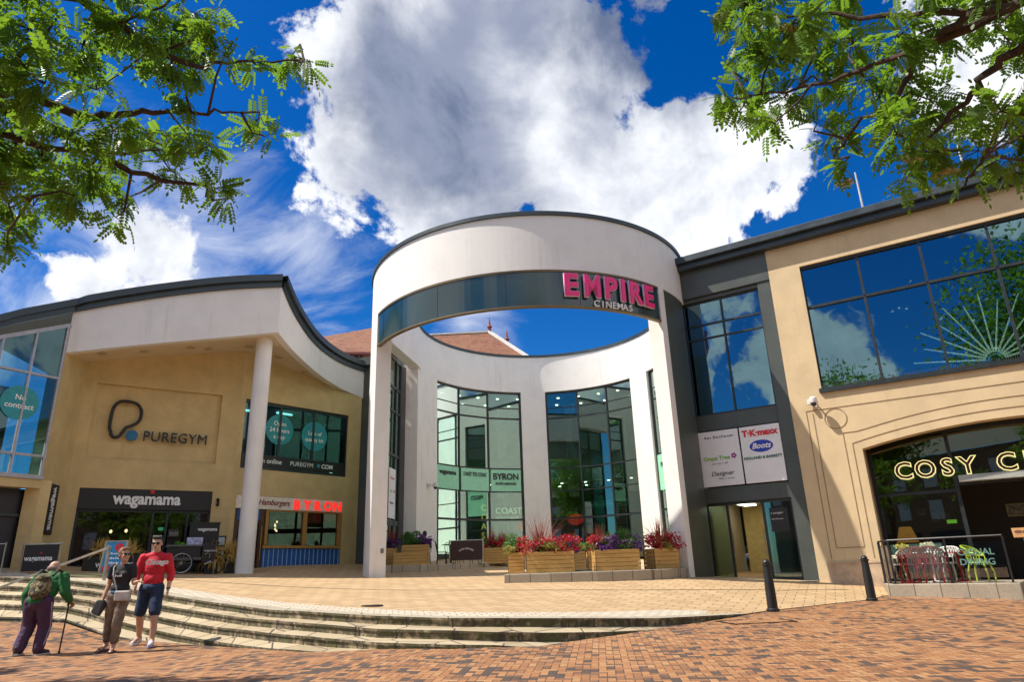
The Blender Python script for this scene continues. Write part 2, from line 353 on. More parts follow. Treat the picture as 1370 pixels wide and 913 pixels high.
ROOT = {}      # thing name -> world matrix, so that a part can be given in any frame
def link(name, me, mats):
    o = bpy.data.objects.new(name, me); COL.objects.link(o)
    for mm in (mats if isinstance(mats, (list, tuple)) else [mats]): me.materials.append(mm)
    return o
def finish(o, smooth=False, bev=0.0, ang=35):
    if smooth:
        o.data.shade_smooth(); o.data.set_sharp_from_angle(angle=R_(ang))
    if bev:
        b = o.modifiers.new('bevel', 'BEVEL'); b.width = bev; b.segments = 2; b.limit_method = 'ANGLE'
def tag(o, label=None, cat=None, group=None, kind=None):
    if label: o['label'] = label
    if cat: o['category'] = cat
    if group: o['group'] = group
    if kind: o['kind'] = kind
    return o
def thing(name, label, cat, mat=None, group=None):
    o = bpy.data.objects.new(name, None); COL.objects.link(o); o.empty_display_size = .2
    m = mat if mat is not None else Matrix.Identity(4)
    if not isinstance(m, Matrix): m = Matrix.Translation(Vector(m))
    o.matrix_world = m; ROOT[o.name] = m.copy(); return tag(o, label, cat, group)
def part(name, mb, mats, root, frame=None, smooth=False, bev=0.0, label=None):
    """one mesh, child of root; frame = where its coordinates are measured (default: the root's own frame)"""
    o = link(name, mb.mesh(name) if isinstance(mb, MB) else mb, mats)
    wm = frame if frame is not None else ROOT[root.name]
    o.parent = root; o.matrix_local = ROOT[root.name].inverted() @ wm; ROOT[o.name] = wm.copy()
    finish(o, smooth, bev)
    if label: o['label'] = label
    return o
def solo(name, mb, mats, label=None, cat=None, frame=None, group=None, kind=None, smooth=False, bev=0.0):
    o = link(name, mb.mesh(name) if isinstance(mb, MB) else mb, mats)
    if frame is not None: o.matrix_world = frame
    finish(o, smooth, bev); return tag(o, label, cat, group, kind)
def FR(x, y, z=0.0, deg=0.0): return Matrix.Translation((x, y, z)) @ Matrix.Rotation(R_(deg), 4, 'Z')
def copy_tree(o, parent=None):
    c = o.copy(); COL.objects.link(c)
    if parent: c.parent = parent
    for ch in o.children: copy_tree(ch, c)
    return c
WALLTXT = Matrix.Rotation(R_(90), 4, 'X')     # text lies in XZ, faces -Y
def text(body, size, ext=.01, off=0.0, align='LEFT', space=1.0, shear=0.0, sx=1.0):
    cu = bpy.data.curves.new('t', 'FONT'); cu.body = body; cu.size = size; cu.extrude = ext; cu.offset = off
    cu.align_x = align; cu.space_character = space; cu.shear = shear; cu.resolution_u = 3
    o = bpy.data.objects.new('t', cu); COL.objects.link(o); dg = bpy.context.evaluated_depsgraph_get()
    me = bpy.data.meshes.new_from_object(o.evaluated_get(dg)); me.materials.clear()
    me.transform(Matrix.Scale(sx, 4, (1, 0, 0)))
    bpy.data.objects.remove(o); bpy.data.curves.remove(cu); return me
def words(body, size, frame, x, z, y, mat, root, ext=.01, name='lettering', **kw):
    """lettering standing on a wall: x along, z up, y out of the wall (negative = towards the viewer)"""
    return part(name, text(body, size, ext, **kw), mat, root, frame @ Matrix.Translation((x, y, z)) @ WALLTXT)

def wall_cells(mb, x0, x1, z0, z1, y0, y1, holes, m=0, topz=None):
    """a wall slab with rectangular openings; only its true outer faces and reveals are made"""
    xs = sorted({x0, x1, *[h[0] for h in holes], *[h[1] for h in holes]}); zs_ = sorted({z0, z1, *[h[2] for h in holes], *[h[3] for h in holes]})
    xs = [x for x in xs if x0 <= x <= x1]; zs_ = [z for z in zs_ if z0 <= z <= z1]
    solid = lambda i, k: 0 <= i < len(xs) - 1 and 0 <= k < len(zs_) - 1 and not any(h[0] <= (xs[i] + xs[i + 1]) / 2 <= h[1] and h[2] <= (zs_[k] + zs_[k + 1]) / 2 <= h[3] for h in holes)
    T = lambda x, z: (topz(x) if topz and z == zs_[-1] else z)
    for i in range(len(xs) - 1):
        for k in range(len(zs_) - 1):
            if not solid(i, k): continue
            a, b, c, d = xs[i], xs[i + 1], zs_[k], zs_[k + 1]
            mb.quad((a, y0, c), (b, y0, T(b, c)), (b, y0, T(b, d)), (a, y0, T(a, d)), m); mb.quad((b, y1, c), (a, y1, c), (a, y1, T(a, d)), (b, y1, T(b, d)), m)
            if not solid(i - 1, k): mb.quad((a, y1, c), (a, y0, c), (a, y0, T(a, d)), (a, y1, T(a, d)), m)
            if not solid(i + 1, k): mb.quad((b, y0, c), (b, y1, c), (b, y1, T(b, d)), (b, y0, T(b, d)), m)
            if not solid(i, k - 1): mb.quad((a, y1, c), (b, y1, c), (b, y0, c), (a, y0, c), m)
            if not solid(i, k + 1): mb.quad((a, y0, T(a, d)), (b, y0, T(b, d)), (b, y1, T(b, d)), (a, y1, T(a, d)), m)
    return mb

def scribble(frame, x, z, y, length, h, mat, root, seed=1):
    """a line of print too small to read: a row of little strokes"""
    rg = random.Random(seed); mb = MB(); p = 0
    while p < length:
        l = rg.uniform(.35, 1.0) * h; mb.box(x + p, x + min(p + l, length), y, y + .003, z, z + h * rg.choice((.62, .62, 1.0))); p += l + h * (.25 if rg.random() < .8 else .8)
    return part('small_print', mb, mat, root, frame)
# ================================================================== GROUND
STEPS = [[(-13.32, 18.30, 1.30), (-11.85, 17.55, 1.22), (-10.81, 17.00, 1.16), (-9.92, 16.55, 1.08), (-9.26, 16.20, 1.01), (-8.18, 15.56, 0.88), (-7.12, 14.90, 0.75), (-5.93, 13.96, 0.64), (-4.93, 13.10, 0.57), (-4.31, 12.63, 0.52), (-3.70, 12.15, 0.51), (-3.12, 11.83, 0.48), (-2.22, 11.30, 0.44), (-1.56, 11.13, 0.41), (-1.09, 11.00, 0.39), (-0.42, 11.00, 0.37), (0.27, 11.10, 0.34), (0.72, 11.35, 0.31), (1.21, 11.60, 0.28), (1.73, 11.95, 0.24), (2.29, 12.35, 0.20), (3.29, 13.10, 0.16), (4.27, 13.90, 0.12)],
  [(-12.90, 17.78, 1.08), (-11.44, 17.00, 1.02), (-10.41, 16.42, 0.97), (-9.53, 15.95, 0.91), (-8.88, 15.60, 0.83), (-7.87, 15.03, 0.68), (-6.86, 14.43, 0.55), (-5.71, 13.49, 0.46), (-4.74, 12.63, 0.40), (-4.14, 12.17, 0.38), (-3.55, 11.69, 0.36), (-2.99, 11.39, 0.33), (-2.14, 10.90, 0.28), (-1.50, 10.72, 0.26), (-1.05, 10.59, 0.25), (-0.41, 10.57, 0.21), (0.25, 10.70, 0.17), (0.69, 10.95, 0.14), (1.16, 11.20, 0.11), (1.67, 11.59, 0.08), (2.23, 12.10, 0.04), (3.25, 13.00, 0.05), (4.27, 13.90, 0.08)],
  [(-12.48, 17.26, 0.88), (-11.03, 16.45, 0.83), (-10.01, 15.84, 0.80), (-9.15, 15.36, 0.72), (-8.50, 14.99, 0.61), (-7.55, 14.49, 0.47), (-6.61, 13.96, 0.34), (-5.49, 13.03, 0.26), (-4.55, 12.17, 0.24), (-3.97, 11.71, 0.21), (-3.40, 11.23, 0.20), (-2.87, 10.95, 0.17), (-2.06, 10.51, 0.13), (-1.44, 10.32, 0.11), (-1.01, 10.18, 0.10), (-0.40, 10.14, 0.08), (0.23, 10.30, 0.01), (0.66, 10.65, 0.02), (1.13, 11.00, 0.03), (1.65, 11.50, 0.03), (2.23, 12.10, 0.04), (3.25, 13.00, 0.05), (4.27, 13.90, 0.08)],
  [(-12.06, 16.73, 0.67), (-10.62, 15.89, 0.64), (-9.61, 15.27, 0.62), (-8.75, 14.77, 0.50), (-8.12, 14.39, 0.39), (-7.23, 13.95, 0.24), (-6.36, 13.49, 0.12), (-5.27, 12.56, 0.06), (-4.35, 11.70, 0.04), (-3.79, 11.24, 0.03), (-3.25, 10.77, 0.04), (-2.74, 10.51, 0.01), (-1.99, 10.20, 0.05), (-1.41, 10.08, 0.05), (-1.00, 10.00, 0.04), (-0.39, 10.05, 0.04), (0.23, 10.30, 0.01), (0.66, 10.65, 0.02), (1.13, 11.00, 0.03), (1.65, 11.50, 0.03), (2.23, 12.10, 0.04), (3.25, 13.00, 0.05), (4.27, 13.90, 0.08)],
  [(-11.62, 16.21, 0.42), (-10.20, 15.34, 0.41), (-9.20, 14.69, 0.40), (-8.36, 14.18, 0.25), (-7.74, 13.78, 0.14), (-6.92, 13.41, 0.02), (-6.16, 13.10, -0.02), (-5.14, 12.27, -0.02), (-4.27, 11.50, 0.00), (-3.74, 11.11, 0.00), (-3.23, 10.70, 0.00), (-2.74, 10.51, 0.01), (-1.99, 10.20, 0.05), (-1.41, 10.08, 0.05), (-1.00, 10.00, 0.04), (-0.39, 10.05, 0.04), (0.23, 10.30, 0.01), (0.66, 10.65, 0.02), (1.13, 11.00, 0.03), (1.65, 11.50, 0.03), (2.23, 12.10, 0.04), (3.25, 13.00, 0.05), (4.27, 13.90, 0.08)],
  [(-11.38, 15.90, 0.34), (-10.02, 15.10, 0.34), (-9.07, 14.50, 0.34), (-8.27, 14.05, 0.19), (-7.68, 13.70, 0.09), (-6.92, 13.41, 0.05), (-6.16, 13.10, 0.01), (-5.14, 12.27, 0.01), (-4.27, 11.50, 0.03), (-3.74, 11.11, 0.03), (-3.23, 10.70, 0.03), (-2.74, 10.51, 0.04), (-1.99, 10.20, 0.08), (-1.41, 10.08, 0.08), (-1.00, 10.00, 0.07), (-0.39, 10.05, 0.07), (0.23, 10.30, 0.04), (0.66, 10.65, 0.05), (1.13, 11.00, 0.06), (1.65, 11.50, 0.06), (2.23, 12.10, 0.07), (3.25, 13.00, 0.08), (4.27, 13.90, 0.11)]]
class Spline2:
    """thin-plate height field through surveyed ground points"""
    def __init__(s, pts, lam=.2):
        A = np.array(pts, float); s.xy = A[:, :2]; n = len(A)
        P = np.c_[np.ones(n), s.xy]
        s.w = np.linalg.solve(np.block([[s.k(s.xy) + lam * np.eye(n), P], [P.T, np.zeros((3, 3))]]), np.r_[A[:, 2], 0, 0, 0])
    def k(s, q):
        d = np.hypot(q[:, None, 0] - s.xy[None, :, 0], q[:, None, 1] - s.xy[None, :, 1]); return d * d * np.log(d + 1e-9)
    def __call__(s, x, y):
        q = np.array([[x, y]], float); return float((s.k(q) @ s.w[:-3])[0] + s.w[-3] + s.w[-2] * x + s.w[-1] * y)
KERB = [(4.96, 14.62, .12), (5.70, 15.20, .12), (6.90, 16.05, .13), (8.00, 16.75, .14), (9.00, 18.10, .15), (10.6, 18.9, .15)]   # flush line of pavers against brick
zp = Spline2(STEPS[0][::2] + KERB[1::2] + [(-5.16, 24.8, 1.09), (-9.0, 23.4, 1.22), (8.8, 20.5, .43), (5.71, 22.55, .67), (.71, 33.5, 1.63), (-2.9, 29.2, 1.37),
     (.9, 19.1, .70), (4.7, 20.2, .69), (-14.21, 22.48, 1.6), (-9.38, 26.09, 1.45), (-10.33, 25, 1.27), (-6.7, 29.15, 1.49), (-15.5, 18.5, 1.55)])
_zs = Spline2(STEPS[5][::2] + KERB[1::2] + [(-6.49, 12.6, .03), (-6.54, 12.0, 0), (-7.37, 11.6, .01), (10.83, 16.05, .05), (-.11, 7.41, 0), (-6.02, 8.6, .01), (4.35, 6.6, -.02),
     (5.73, 9.5, -.02), (0, -10, 0), (12, 0, 0), (-12, 0, 0), (20, 12, .1)])
def zs(x, y):
    k = max(0, min(1, (y + 6) / 8.0)) * max(0, min(1, (26 - abs(x)) / 10.0)); return _zs(x, y) * k
def strip(rows, name, mat, label=None):
    mb = MB(); n = len(rows[0])
    for r in rows: mb.v += [tuple(p) for p in r]
    for i in range(len(rows) - 1):
        for j in range(n - 1): mb.f.append((i * n + j, i * n + j + 1, (i + 1) * n + j + 1, (i + 1) * n + j)); mb.m.append(0)
    o = solo(name, mb, mat, kind='structure'); o.data.shade_smooth(); return o
def extend(l, d):
    a, b = Vector(l[0]), Vector(l[2]); e = (a - b).normalized(); return [tuple(a + e * d), tuple(a + e * d * .5)] + list(l)
# far ground
gm = M('far_ground', (.12, .11, .10), .9); g = MB().quad((-700, -700, -.30), (700, -700, -.30), (700, 700, -.30), (-700, 700, -.30)); solo('ground', g, gm, kind='structure')
# brick street: from the foot of the steps and the flush line towards (and past) the camera
foot = extend(STEPS[5], 6.0) + KERB + [(12.5, 19.4, .15), (22, 21, .1), (34, 22, .1)]
rows = []
for t in np.linspace(0, 1, 26):
    t2 = t ** 1.4; r = []
    for (x, y, z) in foot:
        nx, ny = x * (1 + .55 * t2), y + (-24 - y) * t2
        r.append((nx, ny, z - .012 if t == 0 else zs(nx, ny) * min(1, t * 6) + (z - .012) * (1 - min(1, t * 6))))
    rows.append(r)
strip(rows, 'street', m_street)
# the steps: five nosings, each a riser, then a tread back to the riser above
nos = [extend(l, 6.0) for l in STEPS]; mb = MB()
for k in range(5):
    up = nos[k]; dn = nos[k + 1]
    for j in range(len(up) - 1):
        a, b = Vector(up[j]), Vector(up[j + 1]); c, d = Vector(dn[j]), Vector(dn[j + 1])
        def low(top, nxt): return Vector((top.x, top.y, max(min(top.z - .125, top.z), nxt.z - .02) if k < 4 else nxt.z - .05))
        fa, fb = low(a, c), low(b, d)
        lip = Vector((0, 0, .035)); out = Vector((b.y - a.y, -(b.x - a.x), 0)).normalized() * .018
        mb.quad(fa, fb, b - lip, a - lip)                     # riser
        mb.quad(a - lip, b - lip, b - lip + out, a - lip + out); mb.quad(a - lip + out, b - lip + out, b + out, a + out); mb.quad(a + out, b + out, b, a)   # projecting nosing
        if k < 4: mb.quad(c, d, fb, fa)
solo('stone_steps', mb, m_step, kind='structure')
# plaza: coping stone, pale setts, then sandstone pavers up to and under the buildings
N1 = nos[0]
def back(line, d):
    o = []
    for j, p in enumerate(line):
        a = Vector(line[max(j - 1, 0)]); b = Vector(line[min(j + 1, len(line) - 1)]); n = Vector((-(b.y - a.y), b.x - a.x, 0)).normalized()
        q = Vector(p) + n * d; z = zp(q.x, q.y)
        o.append((q.x, q.y, z if d > .5 else p[2] * (1 - d / .5) + z * d / .5))
    return o
edge = N1 + KERB + [(12.5, 19.4, .15)]
e0 = edge; e1 = back(edge, .30); e2 = back(edge, .95)
ncut = len(N1) - 1
strip([e0[:ncut + 1], e1[:ncut + 1]], 'coping_paving', m_coping_st); strip([e1[:ncut + 1], e2[:ncut + 1]], 'border_paving', m_border)
e2 = e2[:ncut] + [tuple(Vector(e2[ncut]) * .5 + Vector(e0[ncut]) * .5)] + e0[ncut + 1:]
rows = []
for t in np.linspace(0, 1, 30):
    r = []
    for j, (x, y, z) in enumerate(e2):
        fx = -22 + 36 * j / (len(e2) - 1); q = (x + (fx - x) * t, y + (44 - y) * t)
        r.append((q[0], q[1], z if t == 0 else max(.1, min(2.2, zp(*q)))))
    rows.append(r)
strip(rows, 'plaza', m_plaza)
# small closing triangle between setts end and pavers
mb = MB(); a, b, c = Vector(e1[ncut]), Vector(e2[ncut]), Vector(e0[ncut]); mb.add([e1[ncut - 1], e0[ncut - 1], c, b, e2[ncut - 1]], [(0, 1, 2, 3, 4)])
for v in range(len(mb.v)): mb.v[v] = (mb.v[v][0], mb.v[v][1], mb.v[v][2] - .004)
mb.add([e0[ncut], e0[ncut + 1], e2[ncut]], [(0, 1, 2)])
solo('paving_corner', mb, m_plaza, kind='structure')
# drain line across the plaza: a shallow dark slot
mb = MB()
pts = [(-12.8, 20.3), (-9, 18.9), (-6, 18.0), (-3.2, 17.2), (0, 17.0), (3, 17.2), (6.5, 17.9), (8.4, 18.6)]
for a, b in zip(pts[:-1], pts[1:]):
    n = Vector((-(b[1] - a[1]), b[0] - a[0])).normalized() * .035
    N = 8
    for i in range(N):
        p = [a[0] + (b[0] - a[0]) * i / N, a[1] + (b[1] - a[1]) * i / N]; q = [a[0] + (b[0] - a[0]) * (i + 1) / N, a[1] + (b[1] - a[1]) * (i + 1) / N]
        P = lambda c, sg: (c[0] + n.x * sg, c[1] + n.y * sg, zp(c[0], c[1]) + .006)
        mb.quad(P(p, -1), P(q, -1), P(q, 1), P(p, 1))
solo('drainage_channel', mb, M('drain_slot', (.10, .075, .05), .8), 'narrow dark drainage slot running across the sandstone plaza', 'drain')
# drain cover near the step edge, and the brick-filled manhole on the street
mb = MB().lathe([(.20, 0), (.20, .012), (.17, .016)], 24); solo('drain_cover', mb, M('cast_iron', (.035, .03, .028), .6, .4), 'round dark iron drain cover by the top step', 'drain cover', FR(-2.68, 13.1, zp(-2.68, 13.1) + .004))
mb = MB()
for x0, x1, y0, y1 in ((-.55, .55, -.40, -.37), (-.55, .55, .37, .40), (-.55, -.52, -.37, .37), (.52, .55, -.37, .37)): mb.box(x0, x1, y0, y1, 0, .010)
solo('manhole_frame', mb, M('cast_iron', (.035, .03, .028)), 'rectangular iron manhole frame set in the brick street before the bollard', 'manhole', FR(4.0, 12.6, zs(4.0, 12.6) + .004, 10))

# ================================================================== RIGHT BUILDING (mall entrance + cream block)
FRT = FR(8.8, 20.5, 0, -32.8)
rb = thing('commercial_building', 'cream rendered two storey building with wide upper window and arched bar front', 'building', FR(8.8, 20.5, .4, -32.8))
H = 10.87
# cream front: window opening plus arched opening; made in columns so that the arch is a true curve
mb = MB(); Y0, Y1 = 0.0, .42
XA, XB = 1.45, 8.75; XM = (XA + XB) / 2
def arch(x): return 4.05 + .42 * (1 - ((x - XM) / (XB - XA) * 2) ** 2)
wall_cells(mb, -.30, XA, -.6, H, Y0, Y1, [(.66, XA + .01, 5.88, 10.05)])
N = 30
for i in range(N):
    a = XA + (XB - XA) * i / N; b = XA + (XB - XA) * (i + 1) / N
    for y, fl in ((Y0, 0), (Y1, 1)):
        q = [(a, y, arch(a)), (b, y, arch(b)), (b, y, 5.88), (a, y, 5.88)]; q2 = [(a, y, 10.05), (b, y, 10.05), (b, y, H), (a, y, H)]
        if fl: q.reverse(); q2.reverse()
        mb.quad(*q); mb.quad(*q2)
    mb.quad((a, Y1, arch(a)), (b, Y1, arch(b)), (b, Y0, arch(b)), (a, Y0, arch(a)))
    mb.quad((a, Y0, 5.88), (b, Y0, 5.88), (b, Y1, 5.88), (a, Y1, 5.88)); mb.quad((a, Y1, 10.05), (b, Y1, 10.05), (b, Y0, 10.05), (a, Y0, 10.05))
wall_cells(mb, XB, 13.0, -.6, H, Y0, Y1, [(XB - .01, 10.6, 5.88, 10.05)])
mb.quad((-.30, Y0, -.6), (-.30, Y1, -.6), (-.30, Y1, H), (-.30, Y0, H)) if False else None
part('wall', mb, m_cream_s, rb, FRT)
part('side_wall', MB().box(12.6, 13.0, .42, 14, -.6, H), m_cream_s, rb, FRT)
# raised dark strips with groove shade painted in: panel rectangle, ring, double arch outline
mb = MB(); yy = -.010
def strip_line(pts, wd=.022):
    for a, b in zip(pts[:-1], pts[1:]): mb.bar((a[0], -.004, a[1]), (b[0], -.004, b[1]), .014, wd, up=(0, 1, 0)) if False else mb.bar((a[0], -.003, a[1]), (b[0], -.003, b[1]), wd, .016, up=(0, 1, 0))
strip_line([(.30, 5.25), (.30, 1.35), (1.02, 1.35), (1.02, 4.55)])
strip_line([(.12, 1.05), (.12, 5.35), (9.5, 5.35)])
strip_line([(1.22, 1.05)] + [(x, arch(x) + .24 + .1 * 0) for x in np.linspace(1.22, 8.98, 24)] + [(8.98, 1.05)])
strip_line([(.98, 4.55)] + [(x, arch(min(max(x, XA), XB)) + .52) for x in np.linspace(1.02, 9.2, 24)])
strip_line([(.90 + .30 * math.cos(t), 5.02 + .30 * math.sin(t)) for t in np.linspace(0, 2 * math.pi, 33)])
part('groove', mb, M('groove_shade_tone', (.28, .19, .10), .8), rb, FRT)
part('plinth', MB().box(-.02, 1.43, -.05, -.002, -.5, .92).box(-.02, 1.43, -.065, -.052, .92, .97), M('pinkish_stone', (.50, .36, .24), .8, var=.2, scale=5, bump=.3, stain=.3), rb, FRT)
# upper strip window of the cream block
gl_blue = glass('blue_mirror_glass', (.16, .22, .24), .34, (.36, .60, .66), wob=.06)
mul = [.66, 2.32, 4.0, 5.70, 7.40, 9.1, 10.6]
fr = MB()
for x in mul: fr.box(x - .035, x + .035, .10, .24, 5.96, 10.0)
fr.box(.62, 10.64, .08, .28, 9.97, 10.05); fr.box(.66, 10.6, .10, .24, 8.61, 8.69); fr.box(.60, 10.66, -.09, .30, 5.84, 5.97)
fw = part('window', fr, m_frame, rb, FRT)
for a, b in zip(mul[:-1], mul[1:]):
    for c, d in ((5.97, 8.61), (8.69, 9.97)): 
        t = random.uniform(-.004, .004); p = MB(); x0, x1 = a + .035, b - .035
        p.add([(x0, .17 + t, c), (x1, .17 - t, c), (x1, .17 - t, d), (x0, .17 + t, d), (x0, .182 + t, c), (x1, .182 - t, c), (x1, .182 - t, d), (x0, .182 + t, d)], [(0, 1, 2, 3), (7, 6, 5, 4)])
        part('pane', p, gl_blue, fw, FRT)
sp_ = MB()
for i in range(190): x = .7 + i * .0525; sp_.tube([(x, -.03, 5.97), (x + random.uniform(-.01, .01), -.06, 6.06)], .004, 4)
part('bird_spikes', sp_, m_steel, rb, FRT)
# room behind it
part('room', MB().box(.4, 12.4, 5.5, 5.6, 5.6, 10.4, 0).box(.4, 12.4, .45, 5.5, 5.4, 5.6, 0).box(.4, 12.4, .45, 5.5, 10.4, 10.5, 0).box(.40, .45, .45, 5.5, 5.6, 10.4).box(12.4, 12.45, .45, 5.5, 5.6, 10.4), M('dim_room', (.05, .07, .09), .9), rb, FRT)
# fairground wheel of light rods inside the window
wh = thing('light_wheel', 'starburst of lit rods standing inside the upper window', 'light display', FRT @ FR(5.15, .9, 6.0))
rod = emit('lit_rod', (1.0, .92, .55), 7)
for k in range(13):
    t = R_(8 + k * 13.7); L = 1.75 if k % 2 else 2.0
    part('light_rod', MB().tube([(.22 * math.cos(t), 0, .25 + .22 * math.sin(t)), (L * math.cos(t), 0, .25 + L * math.sin(t))], [.030, .016], 6), rod, wh)
hub = MB()
for r in (.16, .24, .32): hub.tube([(r * math.cos(t), 0, .25 + r * math.sin(t)) for t in np.linspace(0, math.pi, 17)], .014, 6)
part('hub_ring', hub, emit('hub_light', (.6, 1.0, .6), 4), wh)
li = thing('ceiling_lamp', 'small round chandelier hanging behind the upper window', 'lamp', FRT @ FR(3.1, 2.0, 8.6))
part('lamp_shade', MB().ell((0, 0, 0), .30, .30, .24, 14, 8), M('lamp_metal', (.25, .2, .22), .3, .8), li); part('cable', MB().tube([(0, 0, .2), (0, 0, 1.8)], .012, 6), m_black, li)
for q in ((0, -.31, -.05), (.2, -.24, -.1), (-.2, -.24, -.1)): part('bulb', MB().ell(q, .037, .037, .037, 8, 6), emit('bulb_light', (1, .85, .6), 6), li)
# roof edge
rf = MB().box(-3.95, 13.3, -.42, 1.0, 11.08, 11.32).box(-3.90, 13.2, -.26, 1.0, H + .002, 11.08).box(-3.95, 13.3, 1.0, 14.2, 10.95, 11.1)
part('roof', rf, m_coping, rb, FRT, bev=.02)
# grey clad entrance bay
gb = MB()
gb.box(-3.92, -.302, .0, .5, 9.86, H)                        # header
gb.box(-3.92, -3.36, .04, .6, -.4, 9.858); gb.box(-.72, -.302, .04, .6, -.4, 9.858)   # pilasters
gb.box(-3.36, -.72, .12, .5, 5.18, 5.70); gb.box(-3.36, -.72, .12, .5, 2.86, 3.34)
gb.box(-3.36, -.72, .10, .5, 9.72, 9.858)
part('entrance_frame', gb, m_grey, rb, FRT, bev=.012)
gr = MB()
for x in (-3.36, -3.30, -.78, -.72): pass
xs = [-3.34, -2.02, -.74]
for x in xs: gr.box(x - .03, x + .03, .16, .28, 5.70, 9.72)
for z in (8.36, 8.86, 5.73, 9.69): gr.box(-3.31, -.77, .17, .27, z - .03, z + .03)
gw = part('bay_window', gr, m_frame, rb, FRT)
for a, b in zip(xs[:-1], xs[1:]):
    for c, d in ((5.76, 8.33), (8.39, 8.83), (8.89, 9.66)): part('pane', MB().box(a + .03, b - .03, .21, .22, c, d), gl_blue, gw, FRT)
part('bay_room', MB().box(-3.4, -.7, 3.5, 3.6, 5.2, 10).box(-3.4, -.7, .5, 3.5, 5.1, 5.2).box(-3.4, -.7, .5, 3.5, 9.9, 10), M('dim_room', (.05, .07, .09)), rb, FRT)
# entrance: side light, open doorway, fixed leaf
gl_door = glass('door_glass', (.60, .72, .62), .10, (.9, 1, .95))
zf = .50
dr = MB()
for x in (-3.33, -2.72, -1.62, -.76): dr.box(x - .035, x + .035, .20, .30, zf, 2.84)
dr.box(-3.3, -.79, .20, .30, 2.78, 2.86); dr.box(-3.3, -2.75, .20, .30, zf, zf + .10); dr.box(-1.59, -.79, .20, .30, zf, zf + .10)
dd = part('door', dr, m_frame, rb, FRT); part('pane', MB().box(-3.29, -2.76, .245, .255, zf + .1, 2.78), gl_door, dd, FRT); part('pane', MB().box(-1.58, -.80, .245, .255, zf + .1, 2.78), gl_door, dd, FRT)
part('door_notice', MB().box(-1.45, -.92, .225, .235, 1.9, 2.6), m_panel, dd, FRT)
words('o puregym', .085, FRT, -1.42, 2.42, .220, m_letw, dd, .002); words('Gym Entrance', .06, FRT, -1.42, 2.25, .220, m_letw, dd, .002)
part('door_handle', MB().tube([(-2.64, .18, 1.2), (-2.64, .18, 2.0)], .018, 8).tube([(-1.70, .18, 1.2), (-1.70, .18, 2.0)], .018, 8), m_steel, dd, FRT, smooth=True)
ml = M('lobby_wall', (.62, .52, .22), .7)
part('lobby', MB().box(-3.4, -.7, 4.5, 4.6, 0, 3.2, 0).box(-1.7, -1.6, .6, 4.5, 0, 3.0, 0).box(-3.6, -3.5, .5, 4.5, 0, 3.0, 1).box(-3.5, -.7, .35, 4.5, .42, zf - .02, 1).box(-3.5, -.7, .5, 4.5, 3.0, 3.1, 1), [ml, M('lobby_floor', (.30, .27, .20), .4)], rb, FRT)
part('lobby_lamp', MB().box(-3.0, -2.6, 1.0, 3.4, 2.94, 2.98), emit('lobby_light', (1, .9, .7), 5), rb, FRT)
part('threshold', MB().box(-3.95, -.31, -.55, .34, .2, zf - .01), m_kerbst, rb, FRT)
# bar front inside the arch
gl_bar = glass('bar_glass', (.50, .48, .40), .12, (.85, 1, .85), wob=.03)
bf = MB()
for x in (1.50, 3.52, 5.9, 8.7): bf.box(x - .05, x + .05, .86, .96, .3, 4.45)
bf.box(1.55, 3.47, .87, .95, 2.72, 2.80); bf.box(3.57, 8.65, .87, .95, 2.88, 2.96); bf.box(1.4, 8.8, .85, .97, 4.40, 4.5); bf.box(1.55, 3.47, .87, .95, .3, .42)
bw = part('bar_window', bf, m_frame, rb, FRT)
for x0, x1, z0, z1 in ((1.55, 3.47, .42, 2.72), (1.55, 3.47, 2.80, 4.40), (3.57, 5.85, 2.96, 4.40), (5.95, 8.65, 2.96, 4.40), (5.95, 8.65, .3, 2.88)):
    part('pane', MB().box(x0, x1, .905, .915, z0, z1), gl_bar, bw, FRT)
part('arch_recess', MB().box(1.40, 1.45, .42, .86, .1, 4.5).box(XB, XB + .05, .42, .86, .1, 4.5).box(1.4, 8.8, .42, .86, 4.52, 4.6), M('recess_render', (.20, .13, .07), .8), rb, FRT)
rm = MB(); rm.box(1.2, 9.2, 6.0, 6.1, 0, 4.8, 0).box(1.1, 1.2, .97, 6.0, 0, 4.8).box(9.2, 9.3, .97, 6.0, 0, 4.8).box(1.2, 9.2, .97, 6.0, 4.7, 4.8).box(1.2, 9.2, .97, 6.0, .2, .32).box(1.6, 4.6, 5.0, 5.4, .32, 1.5, 1)
part('bar_room', rm, [M('bar_dark', (.030, .018, .012), .8), M('bar_counter', (.10, .05, .025), .5)], rb, FRT)
part('canopy', MB().box(3.60, 8.6, .60, .85, 2.95, 3.13), M('pale_metal', (.42, .44, .40), .45, .3), rb, FRT, bev=.015)
